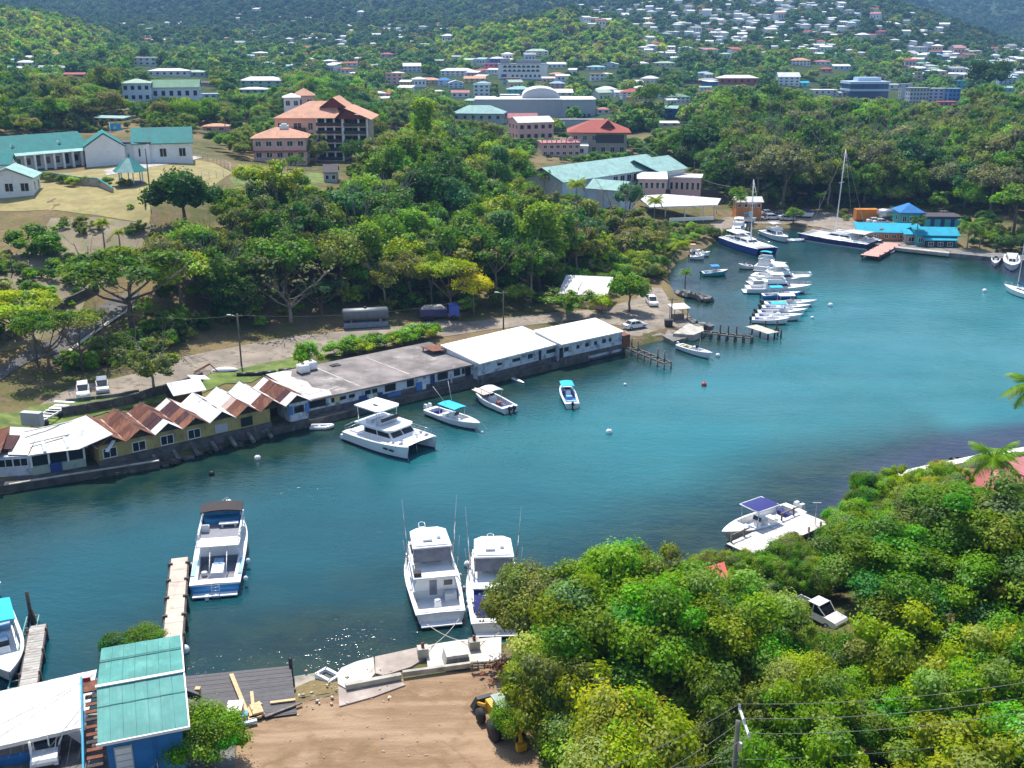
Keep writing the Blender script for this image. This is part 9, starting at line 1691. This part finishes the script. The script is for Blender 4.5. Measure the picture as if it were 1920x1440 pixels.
fill([(320, 610), (440, 612), (640, 600), (760, 590), (1000, 580), (1130, 566), (1230, 505), (1215, 470), (1130, 440), (1080, 395), (1000, 345), (900, 330), (760, 302), (640, 345), (520, 400), (430, 455), (300, 540)], 4.2, (2.0, 3.4), ['dome0', 'dome1', 'dome2', 'rag0', 'rag1'], ['mid', 'vivid', 'mid', 'lime', 'olive'], 'wood', 13, .9, (YARD, LANE), .62, .5)
fill([(1290, 398), (1560, 396), (1640, 390), (1960, 425), (2050, 300), (1960, 222), (1650, 236), (1440, 238), (1230, 292), (1280, 335)], 6.0, (3.2, 5.2), ['dome0', 'dome1', 'dome2', 'rag0'], ['mid', 'dark', 'olive', 'vivid'], 'right', 14, .9, (), .6, .5)
fill([(-40, 252), (230, 242), (360, 256), (440, 300), (520, 306), (600, 312), (720, 300), (700, 205), (540, 172), (440, 190), (230, 205), (150, 175), (-40, 170)], 5.0, (2.2, 3.8), ['dome0', 'dome1', 'dome2', 'rag0'], ['mid', 'dark', 'vivid', 'olive'], 'left', 15, .9, (), .62, .5)
fill([(930, 262), (1060, 262), (1190, 268), (1290, 300), (1280, 325), (1200, 312), (1100, 312), (1000, 300), (930, 290)], 4.0, (1.4, 2.6), ['dome0', 'bush0', 'bush1'], ['mid', 'vivid', 'dark'], 'crest', 17, .9, (), .6, .3)
fill([(1190, 425), (1250, 425), (1330, 442), (1340, 456), (1290, 474), (1262, 500), (1250, 535), (1190, 548)], 3.6, (1.2, 2.6), ['bush0', 'bush1', 'rag1', 'dome0'], ['olive', 'mid', 'vivid', 'dry'], 'shore', 18, .85, (), .6, .2)
fill([(1790, 425), (1940, 432), (1940, 478), (1850, 472), (1800, 458)], 4.0, (1.4, 3.2), ['bush0', 'bush1', 'rag1', 'dome1'], ['mid', 'dark', 'olive'], 'quayside', 19, .9, (), .6, .2)
fill([(20, 480), (100, 475), (190, 560), (60, 650), (-20, 680), (-20, 500)], 6.0, (1.2, 2.6), ['bush0', 'bush1', 'rag1'], ['mid', 'olive', 'vivid', 'dry'], 'lane', 16, .55, (LANE,), .6, .5)
for px, py, w_, tn in ((1440, 1075, 90, 'mid'), (1385, 1085, 80, 'vivid'), (1310, 1105, 90, 'vivid'), (1240, 1115, 80, 'lime')): spot('nearr%d' % (px % 2), px, py, w_, tn, 'low waterside shrub of the near right thicket %s' % {1440: 'beside the white dock', 1385: 'left of the dock bush', 1310: 'third from the dock', 1240: 'fourth from the dock'}[px], .8, lift=.1)
TREES.sort(key=lambda t: -t[0]); NT = 268
LMK = {'thicket': [(1000, 1150, 'beside the navy covered boat'), (985, 1290, 'over the yellow backhoe'), (1020, 1420, 'in the lower left of the near thicket'), (1140, 1070, 'on the waterside brow of the near thicket'), (1290, 1080, 'below the poking palm top'), (1440, 1050, 'just below the white dock'), (1590, 980, 'by the dock lamp post'), (1740, 920, 'below the sea wall'), (1880, 960, 'in front of the parasol'), (1400, 1240, 'above the near power pole'), (1240, 1290, 'left of the near power pole'), (1540, 1230, 'just below the hidden pickup'), (1460, 1120, 'left of the hidden pickup'), (1640, 1130, 'right of the hidden pickup'), (1700, 1250, 'above the near wires'), (1850, 1130, 'at the right edge of the near thicket'), (1520, 1390, 'right of the near power pole'), (1700, 1390, 'under the near wires'), (1880, 1350, 'in the lower right corner')],
 'wood': [(480, 540, 'beside the bare grey tree'), (640, 540, 'behind the fuel tank'), (800, 540, 'behind the blue dump truck'), (960, 540, 'left of the white roofed house'), (1090, 500, 'behind the white roofed house'), (1190, 520, 'near the car park'), (620, 430, 'in the left heart of the central wood'), (760, 420, 'in the middle of the central wood'), (900, 420, 'in the right heart of the central wood'), (1020, 420, 'below the teal hotel'), (720, 330, 'below the pink hotel'), (900, 320, 'on the crown of the central wood'), (480, 430, 'right of the dark mango tree')],
 'right': [(1330, 350, 'right of the open pavilion'), (1450, 370, 'behind the marina kiosk'), (1560, 370, 'behind the tall white mast'), (1660, 370, 'behind the orange container'), (1780, 380, 'behind the turquoise restaurant'), (1890, 380, 'at the right end of the quay'), (1350, 280, 'right of the red roofed villa'), (1500, 280, 'halfway up the right wood'), (1700, 290, 'high in the right wood'), (1880, 260, 'at the upper right edge')]}
def quarter(px, py, zone):
 if zone in LMK: return min(LMK[zone], key=lambda l: (l[0] - px) ** 2 + (l[1] - py) ** 2)[2]
 return {'left': 'on the left hillside behind the school', 'crest': 'on the crest between hotel and arena', 'lane': 'beside the asphalt lane', 'shore': 'at the cove corner below the pavilion', 'quayside': 'on the quay right of the turquoise restaurant', 'verge': 'on the verge between lane and dirt road'}.get(zone, 'in the wood')
NM = {'big': 'spreading_tree', 'near': 'broadleaf_tree', 'nearr': 'ragged_tree', 'dome': 'broadleaf_tree', 'rag': 'ragged_tree', 'flat': 'umbrella_tree', 'col': 'vine_clad_tree', 'cone': 'conifer', 'bare': 'bare_tree', 'bush': 'bush'}
FP = {k: [] for k in ('co', 'scl', 'rot', 'kind', 'tint')}; KEYS = sorted(PROTO)
forestc = bpy.data.collections.new('forest_sources')
for i, k in enumerate(KEYS): so_ = bpy.data.objects.new('source_%03d_%s' % (i, k), PROTO[k][0]); forestc.objects.link(so_)
def inst(kind, x, y, z, sx, sz, tint):
 FP['co'].append((x, y, z)); FP['scl'].append((sx * rnd.uniform(.9, 1.1), sx * rnd.uniform(.9, 1.1), sz)); FP['rot'].append(rnd.uniform(0, 6.28)); FP['kind'].append(KEYS.index(kind)); v = rnd.uniform(.82, 1.18); v *= 1.3 if 480 < y < 1090 else 1.0; FP['tint'].append((tint[0] * v * rnd.uniform(.9, 1.12), tint[1] * v, tint[2] * v, 1.0))
tagged = 0
for (ap, kind, x, y, z, Rr, lz, zs, tint, zone, label) in TREES:
 b = kind.rstrip('0123456789')
 if label is not None or tagged < NT:
  o = empty(NM[b], (x, y, z), rnd.uniform(0, 6.28)); cm, tm = PROTO[kind]; c = link('crown', cm, o); c.location = (0, 0, lz); c.scale = (Rr, Rr, Rr * zs); v = rnd.uniform(.85, 1.15); tt = TINT[tint]; c['tint'] = [tt[0] * v, tt[1] * v, tt[2] * v, 1.0]
  if tm is not None: t_ = link('trunk', tm, o); t_.scale = (Rr, Rr, (lz + Rr * .45) / (.9 if b not in ('flat', 'bare', 'bush', 'col', 'cone') else {'flat': .95, 'bare': 1.15, 'bush': .6, 'col': 1.6, 'cone': 3.0}[b]))
  px, py, _ = proj((x, y, z + lz + Rr * .5)); 
  if label is None: tagged += 1; w_ = '%s%s %s tree %s' % ('' if .42 < (Rr - 3) / 1.8 < .6 else 'large ' if Rr > 4 else 'small ', TW[tint], KW[b], quarter(px, py, zone)); tag(o, w_, 'tree', w_.replace(' tree ', ' trees '))
  else: tag(o, label, 'bush' if b == 'bush' else 'tree', 'broad leaved clumps of the hedge' if 'clump in the hedge' in label else None)
 else: inst(kind, x, y, z + lz, Rr, Rr * zs, TINT[tint])
rg = random.Random(77)
for pxpoly, n, exc in (([(300, 600), (640, 600), (1000, 578), (1230, 505), (1080, 395), (900, 330), (690, 330), (440, 450)], 620, (YARD, LANE)), ([(1290, 398), (1960, 425), (2000, 220), (1560, 240), (1230, 295), (1280, 335)], 800, ()), ([(-40, 250), (360, 252), (700, 262), (700, 205), (230, 205), (-40, 170)], 420, ()), ([(985, 1240), (1300, 1185), (1560, 1080), (1900, 985), (2050, 1100), (2050, 1700), (1000, 1700)], 260, ([(1470, 1110), (1600, 1110), (1600, 1210), (1470, 1210)],)), ([(0, 700), (60, 690), (210, 600), (400, 615), (330, 655), (180, 700)], 70, (LANE,)), ([(20, 640), (-40, 660), (-40, 480), (100, 470), (150, 560)], 60, (LANE,)), ([(60, 470), (100, 410), (280, 430), (320, 470), (200, 540)], 34, ())):
 poly = [tuple(T(*q)[:2]) for q in pxpoly]; xs = [p[0] for p in poly]; ys = [p[1] for p in poly]; k = 0; tries = 0
 while k < n and tries < n * 6:
  tries += 1; x, y = rg.uniform(min(xs), max(xs)), rg.uniform(min(ys), max(ys)); z = gz(x, y); Rr = rg.uniform(.8, 2.0)
  if not inpoly(x, y, poly) or any((x - a) ** 2 + (y - c) ** 2 < (r * .8 + Rr) ** 2 for a, c, r in KEEP) or any(inpoly(*proj((x, y, z))[:2], e) for e in exc) or float(shore_dist(x, y)) < 1: continue
  if blocked(x, y, z + Rr * .6, Rr, Rr * .6): continue
  inst(rg.choice(['bush0', 'bush1', 'rag1']), x, y, z - .1, Rr, Rr * rg.uniform(.7, 1.1), TINT[rg.choice(['mid', 'dark', 'olive', 'vivid', 'dry'])]); k += 1
KE = np.array([(a, b, c) for a, b, c in KEEP]); FARN = 24000; k = 0; made = 0
VR = [v for v in VIS if v[4] > 380]
while made < FARN and k < 90000:
 k += 1; Y = 420 * math.exp(rg.random() * math.log(3300 / 420.0) * .999) if rg.random() < .62 else math.sqrt(rg.uniform(430 ** 2, 2300 ** 2)); X = rg.uniform(-.53, .53) * Y; z = gz(X, Y); px, py, t = proj((X, Y, z + 3))
 if py < -60 or py > 262 or (Y < 480 and py > 190): continue
 sc = (3.6 + 4.6 * rg.random() ** 1.5) * (1 + max(0, (Y - 1400)) / 1700)
 d2 = (KE[:, 0] - X) ** 2 + (KE[:, 1] - Y) ** 2
 if (d2 < (KE[:, 2] * .8 + sc * .6) ** 2).any(): continue
 town = 620 < px < 1330 and 120 < py < 225 or 1500 < px < 1900 and 140 < py < 205
 if town and rg.random() < .45: continue
 if blocked(X, Y, z + sc * .9, sc * .8, sc * .7): continue
 n_ = math.sin(X / 70 + Y / 130) + math.sin(X / 37 - Y / 55 + 1.7)
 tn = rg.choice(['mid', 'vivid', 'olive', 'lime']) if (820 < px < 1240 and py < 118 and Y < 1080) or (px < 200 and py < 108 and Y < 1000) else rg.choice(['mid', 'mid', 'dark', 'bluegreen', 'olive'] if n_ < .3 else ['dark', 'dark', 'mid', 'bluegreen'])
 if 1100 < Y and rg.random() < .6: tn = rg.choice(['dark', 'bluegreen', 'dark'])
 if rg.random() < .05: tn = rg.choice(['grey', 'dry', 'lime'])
 if Y > 1450 and px < 660 or Y > 2050: tn = 'dark'  # cloud shade on the far mountain painted as dark crown tint
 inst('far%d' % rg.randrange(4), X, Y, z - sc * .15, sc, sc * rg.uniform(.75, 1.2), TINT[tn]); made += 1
me = bpy.data.meshes.new('forest'); me.from_pydata(FP['co'], [], [])
for nm, ty, d in (('scl', 'FLOAT_VECTOR', FP['scl']), ('rot', 'FLOAT', FP['rot']), ('kind', 'INT', FP['kind']), ('tint', 'FLOAT_COLOR', FP['tint'])):
 a = me.attributes.new(nm, ty, 'POINT'); a.data.foreach_set({'FLOAT_VECTOR': 'vector', 'FLOAT': 'value', 'INT': 'value', 'FLOAT_COLOR': 'color'}[ty], np.array(d, dtype=np.int32 if ty == 'INT' else np.float32).ravel())
fo = tag(link('forest', me), kind='stuff'); g = bpy.data.node_groups.new('forest_planting', 'GeometryNodeTree'); g.interface.new_socket('Geometry', in_out='INPUT', socket_type='NodeSocketGeometry'); g.interface.new_socket('Geometry', in_out='OUTPUT', socket_type='NodeSocketGeometry')
gi, go = g.nodes.new('NodeGroupInput'), g.nodes.new('NodeGroupOutput'); ip = g.nodes.new('GeometryNodeInstanceOnPoints'); ci = g.nodes.new('GeometryNodeCollectionInfo'); ci.inputs['Collection'].default_value = forestc; ci.inputs['Separate Children'].default_value = True; ci.inputs['Reset Children'].default_value = True
def na(n, t): x = g.nodes.new('GeometryNodeInputNamedAttribute'); x.data_type = t; x.inputs['Name'].default_value = n; return x.outputs['Attribute']
cx = g.nodes.new('ShaderNodeCombineXYZ'); g.links.new(na('rot', 'FLOAT'), cx.inputs[2]); er = g.nodes.new('FunctionNodeEulerToRotation'); g.links.new(cx.outputs[0], er.inputs[0])
g.links.new(gi.outputs[0], ip.inputs['Points']); g.links.new(ci.outputs[0], ip.inputs['Instance']); ip.inputs['Pick Instance'].default_value = True; g.links.new(na('kind', 'INT'), ip.inputs['Instance Index']); g.links.new(er.outputs[0], ip.inputs['Rotation']); g.links.new(na('scl', 'FLOAT_VECTOR'), ip.inputs['Scale']); g.links.new(ip.outputs[0], go.inputs[0])
fo.modifiers.new('planting', 'NODES').node_group = g
print('TREES', len(TREES), 'FOREST', len(FP['co']))
# haze
hz = MB(); hz.box((200, 1990, 198), (6400, 4020, 404)); hm = bpy.data.materials.new('pale_haze'); hm.use_nodes = True; t = hm.node_tree; t.nodes.clear(); o_ = t.nodes.new('ShaderNodeOutputMaterial'); pv = t.nodes.new('ShaderNodeVolumePrincipled')
pv.inputs['Color'].default_value = (.30, .56, 1.0, 1); pv.inputs['Density'].default_value = .00014; pv.inputs['Anisotropy'].default_value = .2; t.links.new(pv.outputs[0], o_.inputs['Volume']); tag(hz.build('haze', hm), kind='stuff')
